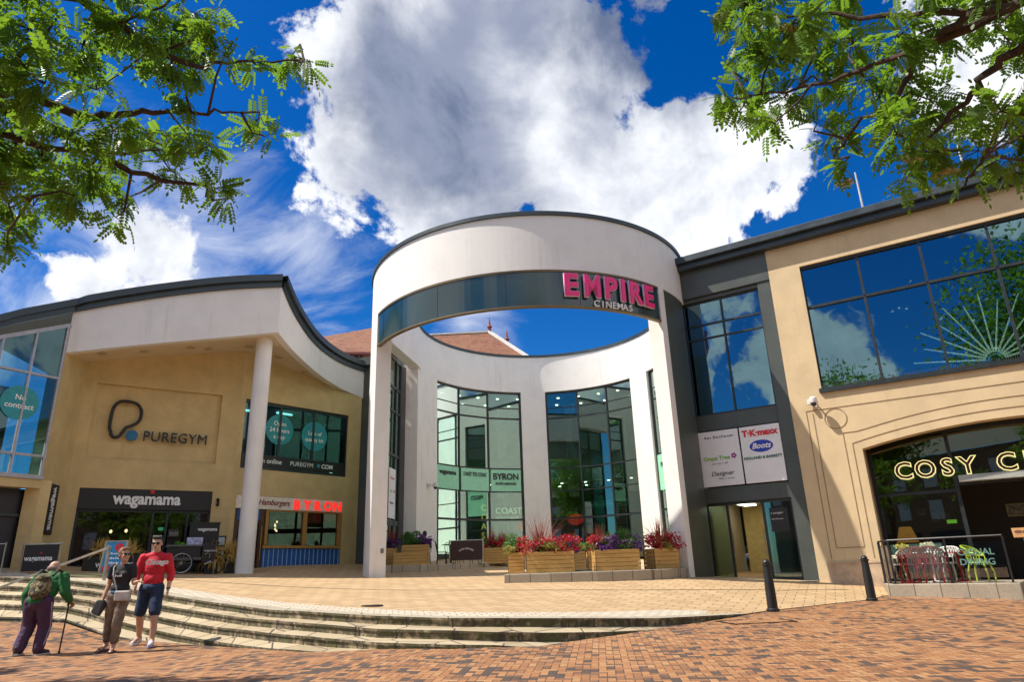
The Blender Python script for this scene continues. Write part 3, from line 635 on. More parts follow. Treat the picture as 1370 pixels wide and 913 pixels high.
for (x, z, ww, hh) in ((4.85, 2.25, .52, .36), (2.75, 2.15, .20, .24), (3.05, 2.15, .20, .24), (2.4, 2.35, .22, .2), (5.6, 2.15, .4, .3)):
    f = thing('picture_frame', {4.85: 'largest framed picture hanging in the dark bar doorway', 2.75: 'small framed print left of its twin behind the bar glass', 3.05: 'small framed print right of its twin behind the bar glass', 2.4: 'small squat framed print highest behind the left bar glass', 5.6: 'framed picture far right on the dark bar wall'}[x], 'picture', FRT @ FR(x, 3.2, z), 'framed pictures on the bar wall')
    fm = MB()
    for q in ((-ww / 2, ww / 2, hh / 2 - .03, hh / 2), (-ww / 2, ww / 2, -hh / 2, -hh / 2 + .03), (-ww / 2, -ww / 2 + .03, -hh / 2 + .03, hh / 2 - .03), (ww / 2 - .03, ww / 2, -hh / 2 + .03, hh / 2 - .03)): fm.box(q[0], q[1], 0, .03, q[2], q[3])
    part('frame', fm, M('gilt_frame', (.42, .33, .18), .4, .4), f); part('picture', MB().box(-ww / 2 + .03, ww / 2 - .03, .012, .02, -hh / 2 + .03, hh / 2 - .03), M('faded_print', (.22, .20, .15), .6, var=.5, scale=9), f)
part('partition', MB().box(1.3, 9.1, 3.25, 3.3, .32, 4.7), M('bar_panelling', (.035, .022, .014), .6), rb, FRT)
bl = thing('table_lamp', 'glowing amber lamp with tall shade inside the bar window', 'lamp', FRT @ FR(1.95, 2.2, 1.1))
part('lamp_shade', MB().lathe([(.30, 0), (.16, .45)], 18, (0, 0, .35)), emit('amber_shade', (1.0, .55, .12), .55), bl, smooth=True); part('stem', MB().tube([(0, 0, -.7), (0, 0, .4)], .03, 8).lathe([(.16, 0), (.14, .03), (.03, .06)], 14, (0, 0, -.75)), m_black, bl)
ex = thing('exit_sign', 'small lit green exit sign inside the bar window', 'sign', FRT @ FR(3.2, 1.3, 1.95)); part('panel', MB().box(-.12, .12, 0, .03, -.05, .05), emit('green_sign', (.3, 1, .1), 1.1), ex)
# COSY CLUB letters on the bar glass
cs = thing('shop_sign', 'row of dark red capitals with yellow neon outline on bar glass', 'sign', FRT @ FR(2.1, .8, 3.15))
neon_y = emit('yellow_neon', (1.0, .88, .36), .85); m_redk = M('dark_red_letter', (.10, .012, .012), .45)
for ch, x in zip('COSYCLUB', (2.31, 2.86, 3.40, 3.88, 4.78, 5.32, 5.88, 6.46)):
    part('letter_outline', text(ch, .66, .015, .026, 'CENTER'), neon_y, cs, FRT @ Matrix.Translation((x, .80, 3.18)) @ WALLTXT)
    part('letter', text(ch, .66, .030, .002, 'CENTER'), m_redk, cs, FRT @ Matrix.Translation((x, .79, 3.18)) @ WALLTXT)

# mall directory sign over the doors
ds = thing('directory_sign', 'pair of white directory panels over the mall doors', 'sign', FRT @ FR(-2.0, .05, 3.35))
m_dp = M('white_sign', (.78, .78, .80), .35, var=.03, spec=.6)
part('panel', MB().box(-3.33, -2.03, .06, .118, 3.37, 5.14), m_dp, ds, FRT, bev=.01); part('panel', MB().box(-1.98, -.74, .06, .118, 3.37, 5.14), m_dp, ds, FRT, bev=.01)
T_ = lambda b, s, x, z, m, **k: words(b, s, FRT, x, z, .052, m, ds, .004, **k)
c_red = M('print_red', (.62, .02, .03), .4); c_blue = M('print_blue', (.02, .035, .42), .4); c_green = M('print_green', (.20, .48, .03), .4); c_dgreen = M('print_dark_green', (.02, .12, .07), .5); c_purp = M('print_purple', (.30, .02, .25), .4); c_gr = M('print_grey', (.25, .25, .27), .5)
T_('T·K·maxx', .27, -1.36, 4.83, c_red, off=.014, align='CENTER')
part('logo', MB().add([( -1.36 + .36 * math.cos(t), .054, 4.49 + .19 * math.sin(t)) for t in np.linspace(0, 2 * math.pi, 32, endpoint=False)] + [(-1.36 + .36 * math.cos(t), .060, 4.49 + .19 * math.sin(t)) for t in np.linspace(0, 2 * math.pi, 32, endpoint=False)], [tuple(range(32))] + [(i, i + 32, (i + 1) % 32 + 32, (i + 1) % 32) for i in range(32)]), c_blue, ds, FRT)
T_('Boots', .24, -1.37, 4.42, m_letw, off=.006, align='CENTER', shear=.35); 
words('Boots', .24, FRT, -1.37, 4.42, .048, m_letw, ds, .004, off=.006, align='CENTER', shear=.35)
T_('HOLLAND & BARRETT', .115, -1.36, 4.10, c_dgreen, off=.004, align='CENTER')
scribble(FRT, -3.12, 4.90, .055, .95, .09, c_gr, ds, 3); T_('Grape Tree', .18, -2.80, 4.20, c_green, off=.003, align='CENTER'); scribble(FRT, -2.98, 4.06, .055, .55, .06, c_gr, ds, 4)
fl = MB()
for a in range(5): fl.ell((-2.24 + .055 * math.cos(a * 1.257), .052, 4.29 + .055 * math.sin(a * 1.257)), .035, .006, .035, 8, 6)
part('logo', fl, c_purp, ds, FRT)
T_('Designer', .20, -2.68, 3.70, m_letb, align='CENTER', shear=.35); scribble(FRT, -2.80, 3.58, .055, .5, .05, c_gr, ds, 5)

# roof poles, camera
for i, (x, l) in enumerate(((2.80, 1.35), (5.55, 1.25))):
    solo('roof_pole', MB().tube([(0, 0, 0), (0, 0, l)], [.035, .025], 8).lathe([(.06, 0), (.06, .05), (.035, .06)], 10), m_steel, ('thin steel pole standing on the roof, left of two' if i == 0 else 'thin steel pole standing on the roof, right of two'), 'pole', FRT @ FR(x, -.2, 11.3), 'poles on the roof', smooth=True)
def cctv(frame, label):
    c = thing('security_camera', label, 'camera', frame)
    part('wall_bracket', MB().box(-.05, .05, -.02, 0, -.12, .12).tube([(0, -.02, 0), (0, -.16, .02), (0, -.30, .02)], .028, 8), M('camera_white', (.72, .72, .70), .4), c, smooth=True)
    part('housing', MB().lathe([(.05, .14), (.105, .10), (.115, 0), (.10, -.05)], 16, (0, -.34, 0)), M('camera_white', (.72, .72, .70)), c, smooth=True)
    part('dome', MB().ell((0, -.34, -.06), .088, .088, .10, 14, 8), M('camera_dome', (.04, .04, .045), .15), c, smooth=True)
    part('side_light', MB().box(-.20, -.10, -.20, -.08, -.05, .10), M('camera_white', (.72, .72, .70)), c, bev=.01)
cctv(FRT @ FR(.42, 0, 5.56), 'white dome security camera on the cream wall above the ring moulding')

# ================================================================== ROTUNDA
CF = Vector((.68, 24.95)); CB = Vector((1.28, 28.67)); RIN, ROUT, RB, RBO = 5.50, 6.00, 5.43, 5.93
def pf(th, r): return (CF.x + r * math.cos(R_(th)), CF.y + r * math.sin(R_(th)))
def pb(th, r): return (CB.x + r * math.cos(R_(th)), CB.y + r * math.sin(R_(th)))
ro = thing('entrance_rotunda', 'round white entrance rotunda with open ring roof and tall curved windows', 'building', (.7, 25, .8))
I4 = Matrix.Identity(4)
def arcwall(mb, inner, outer, z0, z1, closed=False, m=0):
    n = len(inner); R = range(n if closed else n - 1)
    for i in R:
        j = (i + 1) % n; a, b, c, d = inner[i], inner[j], outer[i], outer[j]
        mb.quad((*b, z0), (*a, z0), (*a, z1), (*b, z1), m); mb.quad((*c, z0), (*d, z0), (*d, z1), (*c, z1), m)
        mb.quad((*a, z1), (*c, z1), (*d, z1), (*b, z1), m); mb.quad((*a, z0), (*b, z0), (*d, z0), (*c, z0), m)
    if not closed:
        for e, fl in ((0, 0), (-1, 1)):
            q = [(*inner[e], z0), (*outer[e], z0), (*outer[e], z1), (*inner[e], z1)]
            if fl: q.reverse()
            mb.quad(*q, m)
def fa(a, b, r, st=2.0): n = max(2, int(abs(b - a) / st)); return [pf(t, r) for t in np.linspace(a, b, n + 1)]
def ba(a, b, r, st=2.0): n = max(2, int(abs(b - a) / st)); return [pb(t, r) for t in np.linspace(a, b, n + 1)]
loop_in = fa(180, 360, RIN) + ba(0, 180, RB); loop_out = fa(180, 360, ROUT) + ba(0, 180, RBO)
ZT, ZB, ZD = 11.58, 9.72, 8.50
mb = MB(); arcwall(mb, loop_in, loop_out, ZB, ZT, True); part('ring_parapet', mb, m_white, ro, I4, smooth=True)
mb = MB(); arcwall(mb, fa(180, 360, RIN - .05) + ba(0, 180, RB - .05), fa(180, 360, ROUT + .06) + ba(0, 180, RBO + .06), ZT + .002, ZT + .13, True); part('ring_coping', mb, m_coping, ro, I4, smooth=True)
# dark band across the opening with thin trims
TL, TR = 207, 314
mb = MB(); arcwall(mb, fa(TL, TR, ROUT - .13), fa(TL, TR, ROUT - .04), ZD + .05, ZB - .06); band = part('sign_band', mb, m_band, ro, I4, smooth=True)
mb = MB(); arcwall(mb, fa(TL, TR, ROUT - .15), fa(TL, TR, ROUT - .01), ZB - .06, ZB - .002); part('band_trim', mb, M('brass_trim', (.16, .12, .06), .45, .4), ro, I4, smooth=True)
mb = MB(); arcwall(mb, fa(TL, TR, ROUT - .15), fa(TL, TR, ROUT + .0), ZD, ZD + .05)
part('band_trim', mb, M('brass_trim', (.16, .12, .06), .45, .4), ro, I4, smooth=True)
mb = MB()
for t in (212, 224, 240, 262, 284, 306): arcwall(mb, fa(t - .06, t + .06, ROUT - .14), fa(t - .06, t + .06, ROUT - .033), ZD + .06, ZB - .07)
part('band_joint', mb, m_frame, ro, I4)
# pillars
mb = MB(); arcwall(mb, fa(188, TL - .2, RIN - .02, 1.5), fa(188, TL - .2, ROUT + .0, 1.5), .6, ZB - .002); part('pillar', mb, m_white, ro, I4, smooth=True)
mb = MB(); arcwall(mb, fa(314.2, 317, RIN - .02, 1.5), fa(314.2, 317, ROUT, 1.5), .3, ZB - .002); part('pillar', mb, m_white, ro, I4, smooth=True)
mb = MB(); arcwall(mb, fa(317.1, 333, ROUT - .3, 1.5), fa(317.1, 333, ROUT - .02, 1.5), .2, ZB - .004); part('pillar_cladding', mb, m_grey, ro, I4, smooth=True)
solo_box = MB().box(-.05, .05, 0, .012, -.07, .07)
part('socket_plate', solo_box, M('dull_metal', (.18, .17, .16), .5, .5), ro, Matrix.Translation((*pf(207.2, 5.62), 1.75)))
# solid curved wall pieces (floor to parapet) and heads are in the parapet; between them tall windows
mb = MB()
for a, b in ((153.9, 172.5), (86.6, 99.8), (23.8, 36.6)):
    mb = MB(); arcwall(mb, ba(a, b, RB), ba(a, b, RBO), .9, ZB - .002); part('wall', mb, m_white, ro, I4, smooth=True)
mb = MB(); arcwall(mb, fa(317.1, 360, RIN) + [pb(0, RB), pb(7.5, RB)], fa(317.1, 360, RIN + .12) + [pb(0, RB + .12), pb(7.5, RB + .12)], .3, ZB - .002)
part('wall', mb, m_white, ro, I4, smooth=True)
part('jamb', MB().prism([pb(172.5, RB), pb(172.5, RBO), (-4.82, 29.05), (-4.22, 29.05)], .9, ZB - .002), m_white, ro, I4)
gl_green = glass('green_tinted_glass', (.54, .74, .64), .15, (.78, .95, .88), wob=.02)
m_tr = M('transom_grey', (.10, .13, .13), .4, .3)
def curved_window(a, b, cols, r=RB + .16):
    fr = MB(); e = .35
    for k in range(cols + 1):
        t = a + (b - a) * k / cols; hw = .32 if 0 < k < cols else .45
        arcwall(fr, ba(t - hw, t + hw, r - .05, 1), ba(t - hw, t + hw, r + .10, 1), 1.3, ZB - .05)
    for z, h in ((9.66, .06), (8.86, .025), (8.33, .045), (5.80, .04), (4.68, .03), (3.36, .045), (1.75, .08)):
        arcwall(fr, ba(a, b, r - .03, 2), ba(a, b, r + .06, 2), z - h, z + h)
    wn = part('window', fr, m_frame, ro, I4)
    for k in range(cols):
        t0 = a + (b - a) * k / cols + .35 * (1 if b > a else -1); t1 = a + (b - a) * (k + 1) / cols - .35 * (1 if b > a else -1)
        for z0, z1 in ((1.83, 3.31), (3.41, 4.65), (4.71, 5.76), (5.84, 8.28), (8.38, 8.83), (8.89, 9.60)):
            p = MB(); P0, P1 = pb(t0, r), pb(t1, r); P2, P3 = pb(t0, r + .012), pb(t1, r + .012)
            p.quad((*P1, z0), (*P0, z0), (*P0, z1), (*P1, z1)); p.quad((*P2, z0), (*P3, z0), (*P3, z1), (*P2, z1)); part('pane', p, gl_green, wn, I4)
    return wn
curved_window(153.4, 100.3, 3); curved_window(86.1, 37.1, 3); curved_window(23.3, 8.0, 1)
# glazed bay on the left flank
A0, A1 = Vector((-5.20, 25.35)), Vector((-4.80, 29.02)); dv = A1 - A0; LB = Matrix.Translation((A0.x, A0.y, 0)) @ Matrix.Rotation(math.atan2(dv.y, dv.x), 4, 'Z')
Ln = dv.length; fr = MB()
for x in (0.04, 1.2, 2.3, 2.95, Ln - .1): fr.box(x - .05, x + .05, -.05, .08, 1.0, 9.7)
fr.box(Ln - .72, Ln - .02, -.06, .06, 1.0, 9.7)
for z in (9.62, 8.4, 7.4, 5.6, 3.0, 2.9): fr.box(0, Ln, -.04, .07, z - .05, z + .05)
bwn = part('bay_window', fr, m_frame, ro, LB)
for x0, x1 in ((.09, 1.15), (1.25, 2.25), (2.35, 2.9)):
    for z0, z1 in ((5.65, 7.35), (7.45, 8.35), (8.45, 9.57), (1.2, 2.85), (3.05, 5.55)): part('pane', MB().box(x0, x1, 0, .01, z0, z1), gl_green, bwn, LB)
# mall interior behind the glass
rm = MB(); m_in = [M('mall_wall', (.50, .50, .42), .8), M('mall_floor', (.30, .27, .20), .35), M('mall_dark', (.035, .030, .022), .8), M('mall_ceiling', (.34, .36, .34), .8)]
inn = ba(176, 4, RBO + .02, 4); outn = [(CB.x + (x - CB.x) * 2.1, CB.y + (y - CB.y) * 2.1) for x, y in inn]
arcwall(rm, inn, outn, 1.45, 1.70, m=1); arcwall(rm, inn, outn, 9.75, 9.9, m=3)
ring2 = [(CB.x + (x - CB.x) * 1.32, CB.y + (y - CB.y) * 1.32) for x, y in inn]; arcwall(rm, ring2, outn, 5.35, 5.75, m=0)
arcwall(rm, ring2, [(x + .03 * (x - CB.x), y + .03 * (y - CB.y)) for x, y in ring2], 5.75, 6.6, m=0)
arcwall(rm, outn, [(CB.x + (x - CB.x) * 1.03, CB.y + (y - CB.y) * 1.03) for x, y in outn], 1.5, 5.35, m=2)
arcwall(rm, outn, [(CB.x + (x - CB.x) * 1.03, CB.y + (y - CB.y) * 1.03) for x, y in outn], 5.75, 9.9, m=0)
for a in (150, 128, 104, 78, 56, 34):
    p = pb(a, 8.6); rm.lathe([(.28, 0), (.28, 8.0)], 12, (p[0], p[1], 1.7), 0)
for a, c in ((146, 2), (112, 2), (80, 2), (48, 2)):
    p = pb(a, 8.0); rm.box(p[0] - 1.2, p[0] + 1.2, p[1] - .1, p[1] + .1, 1.7, 4.6, c)
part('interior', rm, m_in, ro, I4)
dl = MB()
for a in range(20, 165, 9):
    for r, z in ((7.0, 9.73), (8.6, 9.73), (8.0, 5.33), (9.4, 5.33)): p = pb(a + r, r); dl.lathe([(.07, 0), (.07, .02)], 8, (p[0], p[1], z - .02))
part('downlight', dl, emit('downlight', (1, .93, .78), 9), ro, I4)
rl = MB()
for (a, z, s) in ((141, 3.9, .35), (99, 3.1, .3), (76, 3.35, .40)): p = pb(a, 6.6); rl.ell((p[0], p[1], z), s, .15, s * .7, 12, 8)
part('red_display', rl, emit('red_display_light', (.9, .03, .02), .5), ro, I4)
# translucent banners on the glass
m_ban = M('mint_banner', (.30, .66, .46), .5, var=.05); 
def on_arc(t, r, z): p = pb(t, r); return Matrix.Translation((p[0], p[1], z)) @ Matrix.Rotation(R_(t - 90), 4, 'Z')
def banner(a, b, label, lines, z0=4.71, z1=5.76):
    bn = thing('window_banner', label, 'banner', on_arc((a + b) / 2, RB + .10, z0), 'shop name banners on the rotunda glass'); mb = MB()
    arcwall(mb, ba(a, b, RB + .095, 1.5), ba(a, b, RB + .102, 1.5), z0, z1); part('film', mb, m_ban, bn, I4)
    for (txt, size, z, sx, off) in lines:
        me = text(txt, size, .003, off, 'CENTER', sx=sx); t0 = (a + b) / 2
        F = on_arc(t0, RB + .055, z); part('lettering', me, m_letb, bn, F @ WALLTXT)
banner(152.4, 136.5, 'mint green window banner, leftmost of three on the left rotunda glass', [('wagamama', .30, 5.38, .9, .008)])
banner(135.0, 118.5, 'mint green window banner, middle of three on the left rotunda glass', [('COAST TO COAST', .25, 5.40, .72, .008)])
banner(117.2, 101.2, 'mint green window banner with largest black lettering, beside the white pier', [('BYRON', .42, 5.28, .95, .014), ('PROPER HAMBURGERS', .17, 5.02, .62, .004)])
banner(22.6, 8.6, 'narrow mint green window banner on the slim right window', [('PREZZO', .30, 5.2, .8, .004)], 4.2, 5.76)
bn = thing('hanging_sign', 'teal lettered strip sign hanging inside the right rotunda window', 'sign', on_arc(60, RB + .6, 3.8)); part('panel', MB().box(-1.2, 1.2, 0, .05, 0, .35), M('teal_strip', (.12, .45, .42), .5), bn); scribble(on_arc(60, RB + .6, 3.8), -.9, .10, -.006, 1.7, .15, m_letw, bn, 6)
ws = thing('projecting_sign', 'tall dark sign of amber letters reading downwards behind left rotunda glass', 'sign', on_arc(118, RB + .9, 2.0)); part('panel', MB().box(-.14, .14, 0, .06, 0, 2.3), m_black, ws)
for i, ch in enumerate('COAST'): words(ch, .42, on_arc(118, RB + .9, 2.0), -.12, 1.85 - i * .44, -.012, emit('amber_letter', (1, .62, .15), .9), ws, .004)
ws = thing('neon_sign', 'cream lettered restaurant sign glowing low behind the left rotunda glass', 'sign', on_arc(105, RB + 1.0, 3.3))
words('COAST', .42, on_arc(105, RB + 1.0, 3.3), -.75, .42, 0, emit('cream_letter', (1, .9, .65), .6), ws, .01); words('TO COAST', .24, on_arc(105, RB + 1.0, 3.3), -.75, .10, 0, emit('cream_letter', (1, .9, .65), .6), ws, .01)
# EMPIRE / CINEMAS letters round the band
es = thing('cinema_sign', 'pink capitals edged in white with small white word below, on the ring', 'sign', Matrix.Translation((*pf(-66, ROUT + .05), 8.6)))
m_pink = M('pink_letter', (.80, .012, .19), .35, var=.03); m_edge = M('letter_edge', (.75, .62, .80), .4)
def on_front(t, r, z): p = pf(t, r); return Matrix.Translation((p[0], p[1], z)) @ Matrix.Rotation(R_(t + 90), 4, 'Z')
for ch, t, sx in zip('EMPIRE', (-79.0, -72.5, -66.6, -62.3, -57.8, -52.2), (1.05, .82, .98, 1.0, .95, 1.0)):
    F = on_front(t, ROUT + .02, 8.86)
    part('letter_edge', text(ch, .98, .030, .048, 'CENTER', sx=.92 * sx), m_edge, es, F @ Matrix.Translation((0, -.03, 0)) @ WALLTXT)
    part('letter', text(ch, .98, .035, .028, 'CENTER', sx=.92 * sx), m_pink, es, F @ Matrix.Translation((0, -.06, 0)) @ WALLTXT)
for i, ch in enumerate('CINEMAS'):
    part('small_letter', text(ch, .30, .02, .001, 'CENTER', sx=1.0), m_letw, es, on_front(-71.2 + i * 1.93, ROUT + .02, 8.555) @ WALLTXT)
F = on_arc(162.3, RB, 4.66); cctv(F, 'white dome security camera on the white curved rotunda wall')
# small directory on the left bay
ls = thing('wall_sign', 'white directory panel on the dark bay left of the rotunda windows', 'sign', LB @ FR(1.9, -.07, 3.2)); part('panel', MB().box(1.42, 2.28, -.09, -.052, 3.10, 5.02), m_dp, ls, LB)
words('Grape Tree', .13, LB, 1.52, 4.1, -.094, c_green, ls, .002); words('Designer', .13, LB, 1.55, 3.65, -.094, m_letb, ls, .002, shear=.3); words('T·K·maxx', .14, LB, 1.55, 4.6, -.094, c_red, ls, .002); part('logo', MB().box(2.12, 2.2, -.094, -.0905, 4.1, 4.22), c_red, ls, LB)

# ================================================================== LEFT BUILDING
lb = thing('gym_building', 'ochre rendered building with white prow canopy and gym lettering', 'building', (-10.3, 25, 1.2))
FA = FR(-14.58, 22.23, 0, 33.08); FB = FR(-10.327, 25.0, 0, 49.0); FL0 = FR(-14.24, 20.5, 0, 101.1); FG = FR(-15.565, 18.262, 0, 59.4)
LA_, LB_, LR_, LG_ = 5.076, 5.52, 1.763, 2.60
mb = MB(); wall_cells(mb, 0, LA_, .6, 9.6, 0, .4, [(.36, 4.42, .6, 4.05), (.36, 4.40, 5.03, 7.60)], topz=lambda x: 8.4 + 1.2 * x / LA_); part('wall', mb, m_cream_l, lb, FA)
part('recess_panel', MB().box(.36, 4.40, .12, .16, 5.03, 7.60), m_cream_l, lb, FA)
mb = MB(); wall_cells(mb, 0, LB_, .6, 9.6, 0, .4, [(.18, 4.78, .6, 3.97), (.20, 4.88, 4.95, 7.58)], topz=lambda x: 9.6 - 1.1 * x / LB_); part('wall', mb, m_cream_l, lb, FB)
part('wall', MB().box(0, LR_ + .02, 0, .4, .6, 8.3), m_cream_l, lb, FL0)
# glazed left wing
mb = MB(); gt = lambda x: 9.05 - .50 * (LG_ - x)
xs = [0, LG_ - 1.75, LG_ - .90, LG_ - .06]
for x in xs: mb.box(x - .03, x + .03, -.04, .08, 4.14, gt(x) - .05)
mb.box(-.05, LG_, -.07, .11, 4.06, 4.18)
for za, zb in ((7.2, 7.2), (4.75, 4.75)):
    mb.bar((0, .02, za), (LG_, .02, zb), .10, .07)
mb.bar((-.05, .02, gt(-.05) - .05), (LG_, .02, gt(LG_) - .05), .14, .12)
gwn = part('window', mb, M('lilac_grey_frame', (.36, .36, .39), .4, .2), lb, FG); gl_gym = glass('gym_glass', (.22, .42, .42), .08, (.50, .80, .86), wob=.03)
for a, b in zip(xs[:-1], xs[1:]):
    for z0, z1 in ((4.18, 4.71), (4.79, 7.16), (7.24, None)):
        p = MB(); e0, e1 = a + .06, b - .05
        if z1 is None: p.add([(e0, .02, z0), (e1, .02, z0), (e1, .02, gt(e1) - .11), (e0, .02, gt(e0) - .11)], [(0, 1, 2, 3)])
        else: p.quad((e0, .02, z0), (e1, .02, z0), (e1, .02, z1), (e0, .02, z1))
        part('pane', p, gl_gym, gwn, FG)
part('gym_room', MB().box(-.2, LG_, 3.0, 3.1, 4, 7.4).box(-.2, LG_, .15, 3.0, 3.9, 4.0).box(-.2, -.1, .15, 3.0, 4, 7.4), M('gym_dark', (.05, .07, .075), .8), lb, FG)
part('floor_band', MB().box(-.3, LG_, -.02, .25, 3.80, 4.055), m_cream_l, lb, FG)
part('lower_shop', MB().box(-.3, LG_ - .02, .45, .55, .6, 3.80, 0).box(-.35, -.30, -.02, .55, .6, 4.05), m_panel, lb, FG)
mb = MB()
for x in (-.2, .9, LG_ - .1): mb.box(x - .05, x + .05, .36, .45, .6, 3.8)
mb.box(-.3, LG_, .36, .45, 3.0, 3.08); part('lower_frame', mb, m_frame, lb, FG)
part('pier_side', MB().box(LG_ - .001, LG_ + .30, .002, .44, .6, 4.05), m_cream_l, lb, FG)
# white fascia, its dark two-step roof edge, and the soffit
FAS = [(-14.24, 20.5, 8.07, 9.45), (-12.8, 20.98, 8.38, 9.93), (-11.3, 21.55, 8.70, 10.40), (-9.8, 22.15, 9.02, 10.80), (-8.34, 22.78, 9.36, 11.10),
       (-8.19, 23.8, 9.10, 10.45), (-8.03, 25.2, 8.93, 10.02), (-7.85, 26.6, 8.82, 9.86), (-7.50, 27.8, 8.68, 9.76), (-7.05, 28.7, 8.56, 9.70), (-6.52, 29.35, 8.45, 9.66)]
def cat(P, n):      # smooth the plan curve either side of the prow
    out = []
    for seg in (P[:5], P[4:]):
        Q = [np.array(q) for q in seg]; Q = [2 * Q[0] - Q[1]] + Q + [2 * Q[-1] - Q[-2]]
        for i in range(1, len(Q) - 2):
            for t in np.linspace(0, 1, n, endpoint=False):
                a, b, c, d = Q[i - 1], Q[i], Q[i + 1], Q[i + 2]
                out.append(.5 * (2 * b + (c - a) * t + (2 * a - 5 * b + 4 * c - d) * t * t + (3 * b - a - 3 * c + d) * t ** 3))
        if seg is not None: out.append(Q[-2])
    return out
fas = cat(FAS, 4)
def offs(path, d):
    o = []
    for i, p in enumerate(path):
        a = path[max(i - 1, 0)]; b = path[min(i + 1, len(path) - 1)]; t = Vector((b[0] - a[0], b[1] - a[1]))
        if t.length < 1e-6: t = Vector((1, 0))
        t.normalize(); o.append((p[0] + t.y * d, p[1] - t.x * d))
    return o
def ribbon(mb, path, d0, d1, zlo, zhi, m=0):
    A, B = offs(path, d0), offs(path, d1)
    for i in range(len(path) - 1):
        l0, l1, h0, h1 = zlo(path[i]), zlo(path[i + 1]), zhi(path[i]), zhi(path[i + 1])
        a, b, c, d = A[i], A[i + 1], B[i], B[i + 1]
        mb.quad((*c, l0), (*d, l1), (*d, h1), (*c, h0), m); mb.quad((*b, l1), (*a, l0), (*a, h0), (*b, h1), m)
        mb.quad((*a, h0), (*c, h0), (*d, h1), (*b, h1), m); mb.quad((*a, l0), (*b, l1), (*d, l1), (*c, l0), m)
k1 = 4 * 4 + 1
for seg in (fas[:k1], fas[k1:]):
    mb = MB(); ribbon(mb, seg, -.25, 0, lambda p: p[2], lambda p: p[3] - .002); part('fascia', mb, m_white, lb, I4, smooth=True)
mb = MB()
wing = [np.array((-15.64, 18.1, 0, 7.78)), np.array((-15.0, 19.2, 0, 8.62))]
for seg in (wing + fas[:k1], fas[k1:]):
    ribbon(mb, seg, -.3, .10, lambda p: p[3], lambda p: p[3] + .20); ribbon(mb, seg, -.3, .22, lambda p: p[3] + .202, lambda p: p[3] + .44)
part('roof_edge', mb, m_coping, lb, I4)
def wallpt(s):      # along the wall foot: L0 -> L1 -> B -> E
    if s < .14: t = s / .14; return Vector((-14.24, 20.5)).lerp(Vector((-14.58, 22.23)), t), 8.07 + .22 * t
    if s < .55: t = (s - .14) / .41; return Vector((-14.58, 22.23)).lerp(Vector((-10.327, 25.0)), t), 8.29 + 1.16 * t
    t = (s - .55) / .45; return Vector((-10.327, 25.0)).lerp(Vector((-6.70, 29.17)), t), 9.45 - 1.02 * t
mb = MB(); rows = []
N = len(fas)
for i, p in enumerate(fas):
    wq, wz = wallpt(i / (N - 1)); r = []
    for t in np.linspace(0, 1, 7): r.append((p[0] + (wq.x - p[0]) * t, p[1] + (wq.y - p[1]) * t, p[2] + (wz - p[2]) * t + .004))
    rows.append(r)
for i in range(N - 1):
    for j in range(6): mb.quad(rows[i][j], rows[i][j + 1], rows[i + 1][j + 1], rows[i + 1][j])
part('soffit', mb, M('soffit_cream', (.66, .55, .38), .8, var=.05, scale=1.5), lb, I4, smooth=True)
for i, j in ((4, 3), (8, 3), (12, 3), (15, 4), (19, 3), (24, 3), (29, 3)):
    a = Vector(rows[i][j]); part('soffit_light', MB().box(a.x - .13, a.x + .13, a.y - .13, a.y + .13, a.z - .03, a.z + .01), M('light_cover', (.42, .34, .24), .5), lb, I4)
mb = MB()      # roof deck closing the top
top = wing + fas
for i in range(len(top) - 1):
    a, b = top[i], top[i + 1]; fx = lambda k: -24 + 18.5 * k / (len(top) - 1)
    mb.quad((a[0], a[1], a[3] + .3), (b[0], b[1], b[3] + .3), (fx(i + 1), 36, 11.2), (fx(i), 36, 11.2))
part('roof', mb, m_coping, lb, I4)
part('end_wall', MB().box(-.36, -.05, .12, 12, .6, 7.7), m_cream_l, lb, FG)
part('column', MB().lathe([(.285, 0), (.285, 8.75)], 32, (-9.02, 23.4, .9)).lathe([(.30, 0), (.30, .02)], 32, (-9.02, 23.4, 9.4)), m_white, lb, I4, smooth=True)
# dark link between the gym building and the rotunda
part('link_wall', MB().prism([(-6.78, 29.22), (-6.10, 29.0), (-4.9, 29.6), (-5.2, 33), (-6.9, 32.5)], .8, 9.9).prism([(-6.95, 29.0), (-5.9, 28.7), (-4.9, 29.4), (-5.2, 33), (-6.9, 32.5)], 9.9, 10.25), m_grey, lb, I4)
# gym window with posters
mb = MB()
for x in (.20, 1.75, 3.25, 4.88): mb.box(max(.2, x - .05), min(4.88, x + .05), .08, .18, 4.95, 7.58)
mb.box(.2, 4.88, .07, .19, 7.46, 7.58); mb.box(.2, 4.88, .07, .19, 4.95, 5.08)
gw2 = part('window', mb, m_frame, lb, FB)
for a, b in ((.25, 1.70), (1.80, 3.20), (3.30, 4.83)): part('pane', MB().box(a, b, .12, .13, 5.08, 7.46), gl_gym, gw2, FB)
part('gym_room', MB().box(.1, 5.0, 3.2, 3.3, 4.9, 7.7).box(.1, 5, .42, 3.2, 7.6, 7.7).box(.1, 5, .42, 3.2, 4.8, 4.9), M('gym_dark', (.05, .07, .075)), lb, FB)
part('strip_lamp', MB().box(2.2, 2.9, 1.2, 1.3, 7.50, 7.56).box(.8, 1.2, 1.6, 1.7, 7.50, 7.56), emit('strip_light', (1, 1, .95), 5), lb, FB)
def disc(mb, x, z, r, y, n=36, th=.006):
    mb.add([(x + r * math.cos(t), y, z + r * math.sin(t)) for t in np.linspace(0, 2 * math.pi, n, endpoint=False)] + [(x + r * math.cos(t), y + th, z + r * math.sin(t)) for t in np.linspace(0, 2 * math.pi, n, endpoint=False)], [tuple(range(n))] + [(i, i + n, (i + 1) % n + n, (i + 1) % n) for i in range(n)]); return mb
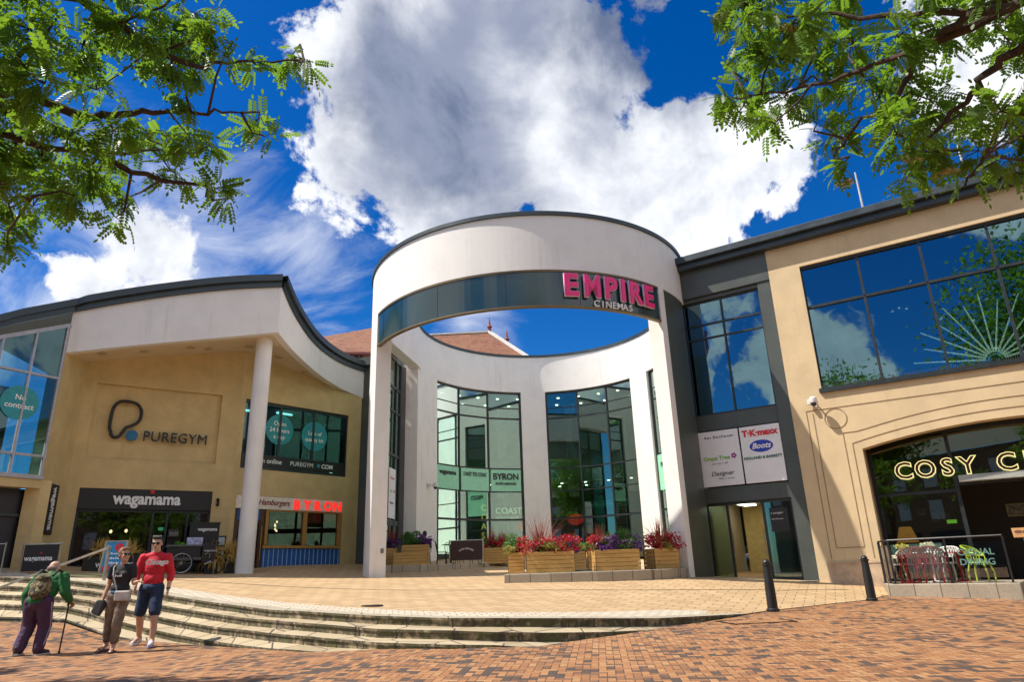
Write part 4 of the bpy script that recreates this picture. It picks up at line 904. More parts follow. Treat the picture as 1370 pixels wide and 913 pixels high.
ps = thing('window_sticker', 'round teal sticker reading opening hours on the gym window', 'sticker', FB @ FR(1.62, .1, 6.6), 'teal stickers on gym glass'); part('disc', disc(MB(), 1.74, 6.58, .60, .105), m_teal, ps, FB)
for i, t in enumerate(('Open', '24 hours', 'a day')): words(t, .24, FB, 1.74, 6.74 - i * .26, .098, m_letw, ps, .002, align='CENTER', off=.003)
ps = thing('window_sticker', 'round teal sticker about kit, right one on the gym window', 'sticker', FB @ FR(3.22, .1, 6.5), 'teal stickers on gym glass'); part('disc', disc(MB(), 3.32, 6.50, .60, .102), m_teal, ps, FB)
for i, t in enumerate(('Lots of', 'quality kit')): words(t, .22, FB, 3.32, 6.54 - i * .26, .095, m_letw, ps, .002, align='CENTER', off=.003)
ps = thing('window_banner', 'black strip of white web address along the foot of gym window', 'banner', FB @ FR(2.5, .1, 5.1)); part('film', MB().box(.25, 4.83, .055, .062, 5.09, 5.52), m_black, ps, FB)
words('Join online', .26, FB, .80, 5.22, .050, m_letw, ps, .002, off=.003); words('PUREGYM', .235, FB, 2.27, 5.22, .050, m_letw, ps, .002, off=0.0); part('dot', disc(MB(), 3.56, 5.31, .075, .047), m_teal, ps, FB); words('COM', .235, FB, 3.69, 5.22, .050, m_letw, ps, .002, off=.006)
ps = thing('window_sticker', 'round teal sticker about contracts on the far left gym glass', 'sticker', FG @ FR(LG_ - 1.05, 0, 6.1), 'teal stickers on gym glass'); part('disc', disc(MB(), LG_ - 1.0, 6.25, .52, -.02), m_teal, ps, FG)
for i, t in enumerate(('No', 'contract')): words(t, .23, FG, LG_ - 1.0, 6.33 - i * .25, -.024, m_letw, ps, .002, align='CENTER', off=.003)
# gym name on the recessed panel
gs = thing('gym_sign', 'large black gym lettering with looped outline emblem and blue dot', 'sign', FA @ FR(2.3, .04, 5.9))
lg = [(0.984, 5.92), (0.92, 6.1), (0.92, 6.5), (0.968, 6.82), (1.12, 7.0), (1.36, 7.03), (1.624, 6.98), (1.784, 6.8), (1.816, 6.55), (1.744, 6.33), (1.576, 6.2), (1.416, 6.12), (1.336, 5.98), (1.24, 5.8), (1.096, 5.76), (1.0, 5.84), (0.984, 5.92)]
Q = [np.array(q) for q in lg]; sm = []
for i in range(len(Q) - 1):
    a, b, c, d = Q[i - 1 if i else -2], Q[i], Q[i + 1], Q[(i + 2) if i + 2 < len(Q) else 1]
    for t in np.linspace(0, 1, 5, endpoint=False): sm.append(.5 * (2 * b + (c - a) * t + (2 * a - 5 * b + 4 * c - d) * t * t + (3 * b - a - 3 * c + d) * t ** 3))
sm.append(sm[0]); part('emblem', MB().tube([(q[0], -.03, q[1]) for q in sm], .055, 8, cap=False), m_letb, gs, FA, smooth=True)
part('dot', disc(MB(), 1.62, 5.86, .185, -.05, th=.08), M('blue_dot', (.01, .13, .26), .4), gs, FA)
words('PUREGYM', .50, FA, 1.95, 5.70, -.02, m_letb, gs, .04, off=0.0, space=1.04, sx=.92)
for nm, x, a in ():
    pass
# ------------------------------------------------------------------ shop fronts of the left building
gl_shop = glass('shop_glass', (.45, .42, .36), .10, (1, 1, 1), wob=.03)
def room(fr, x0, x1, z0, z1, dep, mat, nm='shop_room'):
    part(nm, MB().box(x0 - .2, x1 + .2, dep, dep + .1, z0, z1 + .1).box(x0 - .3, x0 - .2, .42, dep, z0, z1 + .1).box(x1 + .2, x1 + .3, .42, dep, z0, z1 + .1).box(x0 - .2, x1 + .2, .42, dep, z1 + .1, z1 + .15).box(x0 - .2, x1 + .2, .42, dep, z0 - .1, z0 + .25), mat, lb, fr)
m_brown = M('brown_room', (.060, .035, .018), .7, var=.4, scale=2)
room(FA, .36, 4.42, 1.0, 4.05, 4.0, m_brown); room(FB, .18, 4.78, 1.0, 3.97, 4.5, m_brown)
mb = MB()
for x in (.40, 2.62, 3.06, 3.70, 4.38): mb.box(x - .035, x + .035, .10, .20, .9, 3.36)
mb.box(.36, 4.42, .10, .20, 1.35, 1.62); mb.box(.36, 4.42, .10, .20, 3.30, 3.37)
sf = part('shop_window', mb, m_frame, lb, FA)
for a, b in ((.44, 2.58), (2.66, 3.02), (3.10, 3.66), (3.74, 4.34)): part('pane', MB().box(a, b, .145, .155, 1.62, 3.30), gl_shop, sf, FA)
nz = thing('shop_sign', 'wide black shop sign with white lowercase lettering and red star', 'sign', FA @ FR(2.4, 0, 3.4)); part('panel', MB().box(.365, 4.415, .02, .10, 3.38, 4.045), m_panel, nz, FA)
words('wagamama', .54, FA, 1.36, 3.56, .005, m_letw, nz, .02, off=.018, sx=.86)
st = MB(); P = []
for i in range(10): r = .10 if i % 2 == 0 else .045; t = math.pi / 2 + i * math.pi / 5; P.append((2.50 + r * math.cos(t), r * math.sin(t) + 3.98))
st.add([(x, -.01, z) for x, z in P] + [(x, .02, z) for x, z in P], [tuple(range(10))] + [(i, i + 10, (i + 1) % 10 + 10, (i + 1) % 10) for i in range(10)]); part('star', st, M('sign_red', (.65, .02, .03), .4), nz, FA)
vs = thing('shop_sign', 'narrow upright black sign with white sideways lettering on the ochre pier', 'sign', FL0 @ FR(1.1, 0, 2.6)); part('panel', MB().box(.52, 1.12, -.06, 0, 2.52, 4.02), m_panel, vs, FL0, bev=.01)
me = text('wagamama', .34, .01, .008, sx=.86); part('lettering', me, m_letw, vs, FL0 @ Matrix.Translation((.73, -.075, 3.93)) @ Matrix.Rotation(R_(90), 4, 'Y') @ WALLTXT)
# hanging lamps
for i, (x, y, z, lab) in enumerate(((1.5, 1.4, 2.75, 'small lit bulb left in the dark noodle shop window'), (1.95, 1.2, 2.76, 'small lit bulb right in the dark noodle shop window'))):
    l = thing('pendant_lamp', lab, 'lamp', FA @ FR(x, y, z), 'bulbs in the shop windows'); part('bulb', MB().ell((0, 0, 0), .05, .05, .06, 8, 6), emit('bulb_light', (1, .85, .6), 6), l); part('cable', MB().tube([(0, 0, .05), (0, 0, 1.2)], .008, 5), m_black, l)
for i in range(12):
    x = 1.65 + (i % 6) * .23 + random.uniform(-.05, .05); z = 2.95 + .18 * math.sin(i * 1.7) + (.1 if i > 5 else 0)
    l = thing('pendant_lamp', 'small warm bulb among a cluster hanging in the timber framed window', 'lamp', FB @ FR(x, .8 + (i % 3) * .5, z), 'bulb cluster in the timber window'); part('bulb', MB().ell((0, 0, 0), .035, .035, .045, 8, 6), emit('bulb_light', (1, .85, .6), 6), l); part('cable', MB().tube([(0, 0, .04), (0, 0, .9)], .006, 5), m_black, l)
# menu poster and white curtain inside the door
part('door_poster', MB().box(2.70, 2.98, .12, .125, 1.95, 2.55), M('paper_white', (.7, .7, .68), .6), sf, FA); part('blind', MB().box(3.25, 3.72, .35, .36, 2.2, 3.2), M('net_curtain', (.50, .50, .48), .8), sf, FA)
part('exit_light', MB().box(2.85, 3.0, .3, .32, 2.72, 2.82), emit('teal_light', (.1, .9, .6), 1.0), sf, FA)
# burger shop
mb = MB(); m_oak = woodmat('oak_frame', (.36, .17, .035), (.50, .26, .07))
for x0, x1 in ((1.42, 1.54), (3.02, 3.18), (4.62, 4.74)): mb.box(x0, x1, .02, .20, 2.22, 3.48)
mb.box(1.36, 4.76, -.02, .22, 2.10, 2.20); mb.box(1.42, 4.74, .03, .19, 3.45, 3.50)
bwn2 = part('shop_window', mb, m_oak, lb, FB)
for a, b in ((1.54, 3.02), (3.18, 4.62)): part('pane', MB().box(a, b, .11, .12, 2.2, 3.45), gl_shop, bwn2, FB)
mb = MB(); mb.box(1.38, 4.74, .04, .30, .9, 2.095)
part('stall_riser', mb, M('blue_board', (.012, .09, .36), .5), lb, FB)
mb = MB()
for i in range(18): x = 1.46 + i * .19; mb.box(x - .012, x + .012, .028, .038, .9, 2.09)
part('board_line', mb, M('pale_blue', (.35, .50, .68), .5), lb, FB)
mb = MB(); mb.box(.20, .32, .05, .25, .9, 3.48); mb.box(1.20, 1.36, .05, .25, .9, 3.48); mb.box(.32, 1.20, .1, .2, .9, 1.6); mb.box(.32, 1.20, .1, .2, 3.0, 3.1)
dr2 = part('shop_door', mb, M('dark_oak', (.07, .03, .015), .5), lb, FB); part('pane', MB().box(.32, 1.2, .14, .15, 1.6, 3.0), gl_shop, dr2, FB); part('door_handle', MB().tube([(1.28, .02, 1.7), (1.28, .02, 2.9)], .02, 8), M('brass', (.5, .32, .08), .35, .8), dr2, FB)
part('transom_board', MB().box(.2, 1.36, .06, .14, 3.1, 3.48), M('blue_board', (.012, .09, .36)), lb, FB)
bs = thing('shop_sign', 'cream fascia sign with red neon capitals over the timber window', 'sign', FB @ FR(2.5, 0, 3.5)); part('panel', MB().box(.19, 4.77, .01, .12, 3.505, 3.965), M('cream_board', (.80, .72, .62), .5, stain=.2), bs, FB)
words('Hamburgers', .30, FB, 1.05, 3.66, 0, M('maroon_print', (.22, .012, .02), .5), bs, .006, shear=.35, off=.004, sx=.86)
neon_r = emit('red_neon', (1.0, .035, .025), .75)
for i, ch in enumerate('BYRON'): words(ch, .50, FB, 2.52 + i * .45, 3.55, -.02, neon_r, bs, .02, off=.012, name='neon_letter')
# wall bits
for z, lab in ((2.34, 'upper black framed menu case on the ochre wall by the column'), (1.86, 'lower black framed menu case on the ochre wall by the column')):
    mc = thing('menu_case', lab, 'menu board', FA @ FR(4.78, 0, z)); part('frame', MB().box(-.24, .24, -.06, 0, -.18, .18), m_panel, mc, bev=.01); part('paper', MB().box(-.19 if z < 2 else -.02, .19, -.068, -.0605, -.13, .13), M('menu_paper', (.50, .58, .66), .6), mc)
    if z > 2: part('paper', MB().box(-.19, -.03, -.068, -.0605, -.13, .13), M('menu_blue', (.02, .04, .25), .6), mc)
hk = thing('wall_light', 'small black twin fitting on ochre wall right of the noodle shop', 'light', FA @ FR(4.62, 0, 3.68)); part('bracket', MB().box(-.04, .04, -.05, 0, -.12, .12), m_black, hk); part('lamp_head', MB().ell((-.02, -.12, .07), .06, .07, .06, 10, 6), m_black, hk); part('lamp_head', MB().ell((-.02, -.12, -.10), .06, .07, .06, 10, 6), m_black, hk)

# ================================================================== TILED ROOF HOUSE FAR BEHIND
th = thing('tiled_house', 'old building with steep red tiled roof rising behind the rotunda', 'house', (-8, 62, 6))
rz = 22.6
mb = MB()
mb.add([(-20.0, 62, 22.6), (-2.07, 60, 22.2), (1.4, 55.5, 18.2), (-24, 56.5, 18.2), (-20, 72, 18.2), (3, 68, 18.2)], [(0, 3, 2, 1), (0, 1, 5, 4)])
part('roof', mb, tilesmat('clay_roof_tiles'), th, I4)
part('verge', MB().bar((-2.07, 60, 22.28), (1.45, 55.45, 18.2), .34, .22).bar((-20, 62, 22.68), (-2.07, 60, 22.28), .25, .16), M('verge_white', (.60, .58, .54), .7), th, I4)
part('gable', MB().add([(-2.2, 60.3, 22.0), (1.2, 56.0, 18.2), (2.6, 67.5, 18.2)], [(0, 1, 2)]), M('red_brick', (.26, .09, .05), .8), th, I4)
part('wall', MB().prism([(-23, 57.5), (.8, 56.4), (2.5, 67), (-20, 70)], 2, 18.4), M('red_brick', (.26, .09, .05), .8), th, I4)
for x, y, z in ((-2.07, 60, 22.2), (-.48, 60, 20.9)): part('finial', MB().lathe([(.16, -.6), (.14, .45), (.24, .5), (.24, .6), (.12, .75), (.02, 1.5)], 10, (x, y, z)), M('terracotta', (.26, .06, .04), .7), th, I4)
th2 = thing('tiled_house', 'lower red tiled gable with pale gutter just left of the rotunda pillar', 'house', (-16, 58, 6))
mb = MB(); mb.add([(-18.6, 58.5, 21.6), (-11, 59, 23.0), (-11, 54, 18.6), (-19.0, 54, 19.4)], [(0, 3, 2, 1)]); part('roof', mb, tilesmat('clay_roof_tiles_b'), th2, I4)
mb = MB(); mb.box(-18.4, -11, 54.3, 58, 4, 18.55); part('wall', mb, M('timber_wall', (.36, .22, .12), .8), th2, I4)
mb = MB()
for x in (-17.5, -16.4, -15.3, -14.2, -13.1): mb.box(x - .12, x + .12, 54.1, 54.29, 14, 18.5); mb.bar((x, 54.15, 17.4), (x + .5, 54.15, 18.5), .15, .15)
part('timber_stud', mb, M('dark_timber', (.08, .035, .02), .7), th2, I4); part('gutter', MB().bar((-19, 53.9, 18.9), (-11, 53.9, 18.5), .18, .18), M('red_gutter', (.22, .05, .04), .6), th2, I4)

# ================================================================== STREET FURNITURE
def bollard(x, y, label):
    b = thing('bollard', label, 'bollard', (x, y, zs(x, y) - .01), 'bollards at the plaza edge')
    part('post', MB().lathe([(.125, 0), (.125, .05), (.100, .07), (.094, .45), (.078, .80), (.074, .86)], 24), m_black, b, smooth=True)
    part('cap', MB().lathe([(.086, .86), (.092, .875), (.092, .90), (.062, .91), (.072, .935), (.05, .97), (.018, .99)], 24), m_black, b, smooth=True)
bollard(4.95, 14.40, 'black cast bollard standing before the mall doors'); bollard(7.93, 16.5, 'black cast bollard standing by the bar terrace corner')
hr = thing('handrail', 'square steel handrail sloping down beside the left end of the steps', 'handrail', (-10.0, 17.3, 1.16))
part('post', MB().bar((-10.05, 17.30, 1.10), (-10.05, 17.30, 1.93), .062, .062), m_steel, hr, I4, bev=.008); part('rail', MB().bar((-10.03, 17.34, 1.90), (-10.95, 15.10, 1.04), .045, .045).bar((-10.95, 15.10, 1.04), (-11.4, 14.0, .98), .045, .045), m_steel, hr, I4, bev=.008)
part('foot_post', MB().bar((-11.3, 14.25, .1), (-11.3, 14.25, .97), .07, .07), m_steel, hr, I4)

# podiums (granite kerbed platforms)
def podium(name, poly, z0, z1, label):
    return solo(name, MB().prism(poly, z0, z1), m_kerbst, label, 'platform', bev=.02)
podium('stone_podium', [(-.42, 19.14), (.9, 19.11), (2.08, 19.14), (3.17, 19.32), (4.07, 19.68), (4.70, 20.20), (4.82, 20.56), (4.5, 21.2), (5.2, 23), (5.6, 26.5), (-.3, 26.5)], .4, .94, 'low stone podium carrying the front row of flower planters')
podium('stone_podium', [(-4.85, 24.80), (-3.6, 25.45), (-2.55, 26.35), (-1.3, 27.55), (-.2, 28.9), (.2, 31.5), (-4.5, 31.5), (-4.9, 28)], .9, 1.34, 'low stone podium of the café terrace left of the rotunda floor')
# timber planters
def planter_proto(w_, d_, h_):
    r = thing('timber_planter', 'x', 'planter', (0, 0, 0)); n = max(3, round(h_ / .105)); bh = h_ / n
    for nm, pts in (('front_board', (-w_ / 2, w_ / 2, -d_ / 2, -d_ / 2 + .045)), ('back_board', (-w_ / 2, w_ / 2, d_ / 2 - .045, d_ / 2)), ('side_board', (-w_ / 2, -w_ / 2 + .045, -d_ / 2 + .045, d_ / 2 - .045)), ('side_board', (w_ / 2 - .045, w_ / 2, -d_ / 2 + .045, d_ / 2 - .045))):
        mb = MB()
        for i in range(n): mb.box(*pts, i * bh + .006, (i + 1) * bh - .002)
        part(nm, mb, m_wood, r, bev=.006)
    for sx in (-1, 1):
        for sy in (-1, 1):
            mb = MB(); x0, x1 = sorted((sx * w_ / 2, sx * (w_ / 2 + .010))); y0, y1 = sorted((sy * d_ / 2, sy * (d_ / 2 - .045)))
            mb.box(x0, x1, y0, y1, .004, .008)
            mb.box(x0, x0 + (x1 - x0) * .4 if sx > 0 else x1, y0, y1, .008, h_ - .01)
            for i in range(1, n, 2): mb.box(x0 - .0005, x1 + .002, y0 - .001, y1 + .001, i * bh + .01, (i + 1) * bh - .01)
            part('corner_joint', mb, M('end_grain', (.14, .075, .03), .8), r)
    part('soil', MB().box(-w_ / 2 + .05, w_ / 2 - .05, -d_ / 2 + .05, d_ / 2 - .05, .02, h_ - .05), M('soil', (.05, .032, .02), .9), r)
    return r
def tri_mesh(V, F, tone):
    me = bpy.data.meshes.new('leaves'); me.from_pydata(V, [], F); a = me.attributes.new('tone', 'FLOAT', 'FACE'); a.data.foreach_set('value', tone); return me
def blades(n, L, spread, wid, rng, base_r=.05, droop=.4):
    V, F, T = [], [], []
    for _ in range(n):
        a = rng.uniform(0, 6.283); tl = rng.uniform(.05, spread); l = L * rng.uniform(.6, 1.1); bx, by = rng.uniform(-base_r, base_r, 2); w0 = wid * rng.uniform(.7, 1.2); pts = []
        for s in (0, .35, .7, 1): b = tl * (1 + droop * s); pts.append((bx + math.cos(a) * math.sin(b) * l * s, by + math.sin(a) * math.sin(b) * l * s, math.cos(b) * l * s))
        px, py = -math.sin(a), math.cos(a); o = len(V); t = rng.uniform(0, 1)
        for k, p in enumerate(pts): ww = w0 * (1 - k / 3.2) * .5; V += [(p[0] + px * ww, p[1] + py * ww, p[2]), (p[0] - px * ww, p[1] - py * ww, p[2])]
        for k in range(3): F.append((o + 2 * k, o + 2 * k + 1, o + 2 * k + 3, o + 2 * k + 2)); T.append(t)
    return tri_mesh(V, F, T)
def petals(n, rx, ry, rz, size, rng, lumps=7):
    V, F, T = [], [], []; C = [(x * .78 * rx, rng.uniform(-ry, ry) * .6, rng.uniform(.0, rz) * .5) for x in np.linspace(-1, 1, lumps)]
    for i in range(n):
        c = C[rng.integers(lumps)]; d = rng.normal(size=3); d /= np.linalg.norm(d); rr = .44 * min(rx, ry, rz * 1.6) * rng.uniform(.6, 1.15)
        p = np.array(c) + d * rr * np.array((1.25, 1, .9)); nrm = d + rng.normal(size=3) * .5 + np.array((0, 0, .3)); nrm /= np.linalg.norm(nrm)
        u = np.cross(nrm, rng.normal(size=3)); u /= np.linalg.norm(u); v = np.cross(nrm, u); s = size * rng.uniform(.6, 1.2); o = len(V); t = rng.uniform(0, 1)
        for k in range(6): th_ = k * math.pi / 3; q = p + (u * math.cos(th_) + v * .75 * math.sin(th_)) * s * (1 if k % 3 else 1.25) * .5 + nrm * (.15 * s if k in (0, 3) else 0); V.append(tuple(q))
        F.append(tuple(range(o, o + 6))); T.append(t)
    return tri_mesh(V, F, T)
m_cord = leafmat('red_blades', (.12, .02, .02), (.38, .10, .06), .3); m_bego = leafmat('red_petals', (.26, .005, .014), (.56, .028, .05), .35); m_purp = leafmat('purple_petals', (.05, .012, .10), (.16, .03, .24), .3)
m_shr = leafmat('shrub_leaves', (.035, .10, .018), (.11, .24, .035), .4); m_lime = leafmat('lime_leaves', (.20, .22, .04), (.42, .36, .10), .4); m_gold = leafmat('golden_grass', (.42, .24, .05), (.75, .52, .18), .35)
def plant(kind, x, y, z, label, seed, s=1.0, w_=.5, d_=.3):
    rng = np.random.default_rng(seed)
    if kind == 'cordyline': me, mt, nm, cat = blades(90, 1.02 * s, .75, .032, rng, .08), m_cord, 'spiky_cordyline', 'plant'
    elif kind == 'begonia': me, mt, nm, cat = petals(int(420 * s), w_ * 1.2, d_ * 1.2, .78, .06, rng, 18), m_bego, 'red_begonia', 'flowers'
    elif kind == 'petunia': me, mt, nm, cat = petals(int(380 * s), w_ * 1.2, d_ * 1.2, .70, .058, rng, 15), m_purp, 'purple_petunia', 'flowers'
    elif kind == 'shrub': me, mt, nm, cat = petals(int(1100 * s), w_ * 1.1, d_ * 1.2, .95, .058, rng, 12), m_shr, 'green_shrub', 'shrub'
    elif kind == 'lime': me, mt, nm, cat = petals(int(420 * s), w_ * 1.1, d_ * 1.2, .36, .06, rng, 8), m_lime, 'trailing_foliage', 'plant'
    o = link(nm, me, mt); o.location = (x, y, z); return tag(o, label, cat, None)
def planter(x, y, z, deg, w_, d_, h_, label, plants, seed):
    r = planter_proto(w_, d_, h_); part('foliage', petals(int(900 * w_ * d_) + 260, w_ * .5, d_ * .55, .62, .055, np.random.default_rng(seed + 300), 12), m_shr, r, Matrix.Translation((0, 0, h_ - .03))) if plants else None; r['label'] = label; r['group'] = 'timber planters of bedding plants'; F = FR(x, y, z, deg); r.matrix_world = F; ROOT[r.name] = F
    for i, (k, px, py, s, pw, pd, lab) in enumerate(plants):
        p = F @ Vector((px, py, h_ - .02)); plant(k, p.x, p.y, p.z, lab, seed * 10 + i, s, pw, pd)
PZ = .94
planter(.86, 20.05, PZ, 0, 1.32, .77, .56, 'timber planter at the front left of the stone podium, widest face on', [('cordyline', -.25, .05, 1.15, 0, 0, 'tallest red spiky plant in the front left planter'), ('begonia', -.38, -.28, 1, .36, .2, 'red begonias left in the front left planter'), ('begonia', .42, -.26, 1.1, .36, .2, 'red begonias right in the front left planter'), ('lime', .05, -.3, .8, .22, .15, 'lime foliage trailing between red begonias, front left planter'), ('petunia', .66, .1, .5, .12, .2, 'dark purple petunias at right end of the front left planter')], 1)
planter(-.09, 20.9, PZ, 0, .46, .82, .58, 'narrow timber planter half hidden behind the widest front planter', [('shrub', -.02, .0, .8, .26, .25, 'round green shrub in the narrow planter behind the front left one'), ('lime', -.16, -.38, .7, .16, .12, 'lime foliage over the edge of the narrow planter'), ('begonia', .2, -.36, .5, .16, .12, 'few red begonias in the narrow planter')], 2)
planter(2.72, 20.25, PZ, 4, 1.24, .77, .56, 'timber planter in the middle of the podium with purple flowers and shrub', [('shrub', .02, .02, 1.2, .34, .26, 'bushy green shrub in the middle podium planter'), ('petunia', -.25, -.3, 1, .3, .16, 'purple petunias under the shrub, middle planter'), ('petunia', .5, -.2, .9, .2, .2, 'purple petunias at right end of middle planter'), ('cordyline', -.45, .05, .8, 0, 0, 'pinkish spiky plant at left of middle planter'), ('begonia', -.58, -.1, .6, .14, .2, 'small red begonias at left end of middle planter')], 3)
planter(4.08, 20.52, PZ, 18, .78, .66, .56, 'timber planter nearest the doors, turned at an angle on the podium', [('cordyline', .02, .05, 1.0, 0, 0, 'red spiky plant in the angled planter by the doors'), ('begonia', -.3, -.2, .9, .2, .24, 'red begonias left in the angled planter by the doors'), ('begonia', .30, -.26, .9, .22, .18, 'red begonias right in the angled planter by the doors'), ('lime', .02, -.32, .5, .16, .1, 'lime foliage in the angled planter by the doors')], 4)
planter(2.0, 25.3, 1.0, 0, .62, .7, .60, 'timber planter at the back of the podium, left of the rear pair', [('cordyline', -.1, 0, .7, 0, 0, 'spiky plant in the left rear planter'), ('lime', .0, -.2, .9, .25, .2, 'straw coloured foliage in the left rear planter')], 5)
planter(2.75, 25.7, 1.0, 0, .62, .7, .60, 'timber planter at the back of the podium, right of the rear pair', [('begonia', 0, -.1, .8, .25, .25, 'red begonias in the right rear planter')], 6)
planter(-.86, 28.05, 1.30, 6, 1.08, .7, .60, 'timber planter on the café terrace beside its brown barrier', [('cordyline', -.2, 0, .85, 0, 0, 'coral spiky plant in the terrace planter beside the barrier'), ('cordyline', .25, .1, .8, 0, 0, 'second coral spiky plant in the terrace planter, right'), ('begonia', -.1, -.25, 1.2, .42, .16, 'coral red begonias spread along the terrace planter')], 7)
planter(-3.94, 25.95, 1.33, 2, 1.24, .5, .44, 'low timber planter left of the café terrace, front of three', [], 8)
planter(-3.86, 26.55, 1.33, 2, .98, .6, .72, 'taller timber planter behind the low one left of the terrace', [('shrub', -.22, -.05, 1.0, .28, .22, 'round green shrub in the taller terrace planter'), ('petunia', .36, -.2, .9, .22, .2, 'purple petunias spilling right from the taller terrace planter')], 9)
planter(-4.75, 26.5, 1.33, 2, .46, .9, .62, 'timber planter pressed against the left rotunda pillar', [('cordyline', 0, .1, .9, 0, 0, 'dark red spiky plant beside the left pillar'), ('petunia', 0, -.2, 1.2, .26, .26, 'purple petunias beside the left pillar')], 10)

# café terrace: chairs, tables, barrier
def cafe_chair():
    c = thing('cafe_chair', 'x', 'chair'); m = m_black
    part('seat', MB().lathe([(.20, 0), (.21, .012), (.20, .025)], 18, (0, 0, .44)), m, c)
    for sx, sy in ((-1, -1), (1, -1), (-1, 1), (1, 1)): part('leg', MB().tube([(sx * .15, sy * .15, .44), (sx * .19, sy * .19, 0)], .013, 6), m, c)
    bk = MB(); bk.tube([(-.18, .17, .44), (-.20, .22, .70), (-.12, .25, .86), (.12, .25, .86), (.20, .22, .70), (.18, .17, .44)], .013, 6)
    for x in (-.09, 0, .09): bk.tube([(x, .19, .45), (x, .245, .84)], .008, 5)
    part('backrest', bk, m, c); return c
cc = cafe_chair()
for i, (x, y, a, lab) in enumerate(((-3.0, 27.6, 100, 'black metal café chair nearest the purple flowers on the terrace'), (-2.45, 28.3, -60, 'black metal café chair farther from the purple flowers, facing away'), (-2.75, 28.9, 30, 'black metal café chair at the back of the terrace by the glass'), (-1.75, 28.6, 200, 'black metal café chair behind the brown barrier'))):
    o = cc if i == 0 else copy_tree(cc); o.matrix_world = FR(x, y, 1.34, a); o['label'] = lab; o['group'] = 'black café chairs on the terrace'
def cafe_table(x, y, z, lab, mt, r=.34, h=.72):
    t = thing('cafe_table', lab, 'table', (x, y, z)); part('tabletop', MB().lathe([(r, 0), (r + .01, .012), (r, .025)], 24, (0, 0, h)), mt, t); part('leg', MB().tube([(0, 0, .02), (0, 0, h)], .03, 8).lathe([(.22, 0), (.2, .02), (.05, .05)], 18), mt, t)
cafe_table(-2.7, 28.0, 1.34, 'round black café table among black chairs on the terrace', m_black)
br_ = thing('cafe_barrier', 'dark brown canvas barrier with small arched pale lettering', 'barrier', FR(-2.02, 27.25, 1.34, 4))
for x in (-.64, .64): part('post', MB().tube([(x, 0, 0), (x, 0, .88)], .02, 8).lathe([(.14, 0), (.13, .015), (.03, .03)], 14, (x, 0, 0)), m_steel, br_, smooth=True)
part('canvas', MB().box(-.60, .60, -.012, .012, .12, .84), M('brown_canvas', (.050, .025, .022), .8), br_); part('rail', MB().tube([(-.64, 0, .85), (.64, 0, .85)], .014, 6), m_steel, br_)
F0 = FR(-2.02, 27.25, 1.34, 4); s_ = 'PROPER HAMBURGERS'
for i, ch in enumerate(s_):
    if ch == ' ': continue
    t = (i - 8) / 8 * .62; part('small_letter', text(ch, .085, .002, .003, 'CENTER'), M('pale_print', (.6, .55, .5), .6), br_, F0 @ Matrix.Translation((.42 * math.sin(t), -.018, .10 + .42 * math.cos(t))) @ Matrix.Rotation(t, 4, 'Y') @ WALLTXT)

# noodle-shop barriers by the left shop
def barrier(F, label, w_=.98):
    b = thing('cafe_barrier', label, 'barrier', F, 'black lettered barriers by the noodle shop')
    for x in (-w_ / 2, w_ / 2): part('post', MB().tube([(x, 0, 0), (x, 0, .84)], .02, 8).lathe([(.15, 0), (.14, .015), (.03, .03)], 14, (x, 0, 0)), m_steel, b, smooth=True)
    part('canvas', MB().box(-w_ / 2 + .05, w_ / 2 - .05, -.012, .012, .08, .78), m_panel, b); words('wagamama', .19, F, -.40, .36, -.016, m_letw, b, .002, off=.004, sx=.86); part('rail', MB().tube([(-w_ / 2, 0, .80), (w_ / 2, 0, .80)], .012, 6), m_steel, b)
    st = MB(); P = []
    for i in range(10): r = .035 if i % 2 == 0 else .016; t = math.pi / 2 + i * math.pi / 5; P.append((.01 + r * math.cos(t), .56 + r * math.sin(t)))
    st.add([(x, -.018, z) for x, z in P] + [(x, -.013, z) for x, z in P], [tuple(range(10))] + [(i, i + 10, (i + 1) % 10 + 10, (i + 1) % 10) for i in range(10)]); part('star', st, M('sign_red', (.65, .02, .03)), b)
barrier(FR(-13.25, 19.6, 1.35, 8), 'black canvas barrier with white lettering and steel posts before the ochre pier'); barrier(FR(-14.55, 19.2, 1.37, 14), 'black canvas barrier with white lettering cut by the left edge of the photo')
tr = thing('trough_planter', 'long black trough with white lettering and golden grass by the shop window', 'planter', FR(-12.35, 21.9, 1.36, 33)); part('trough', MB().box(-.95, .95, -.2, .2, 0, .55), m_panel, tr, bev=.01)
words('wagamama', .26, FR(-12.35, 21.9, 1.36, 33), -.62, .16, -.206, m_letw, tr, .003, off=.004, sx=.9)
def grass(x, y, z, label, seed, n=110, L=.75, base=.18, spread=1.1, sx=1):
    me = blades(int(n * 1.7), L, spread, .085, np.random.default_rng(seed), base, .9)
    o = link('golden_grass', me, m_gold); o.location = (x, y, z); o.scale = (sx, 1, 1); tag(o, label, 'plant', 'golden grasses by the noodle shop')
grass(-12.75, 21.65, 1.88, 'golden grass in the long black trough, left clump', 21, 90, .55); grass(-12.1, 22.05, 1.88, 'golden grass in the long black trough, right clump', 22, 70, .5)
for i, (x, y, lab, h) in enumerate(((-10.28, 23.75, 'square black pot with golden grass, left of its pair', .52), (-9.72, 24.0, 'square black pot with golden grass, right one beside the white column', .56))):
    p = thing('square_planter', lab, 'planter', FR(x, y, zp(x, y) - .01, 20)); part('pot', MB().prism([(-.2, -.2), (.2, -.2), (.2, .2), (-.2, .2)], 0, h), m_panel, p, bev=.015); part('soil', MB().box(-.17, .17, -.17, .17, h + .002, h + .012), M('soil', (.05, .032, .02)), p)
    grass(x, y, zp(x, y) + h - .02, 'golden drooping grass filling the %s square black pot by the column' % ('left' if i == 0 else 'right'), 30 + i, 130, .62, .14, 1.4)
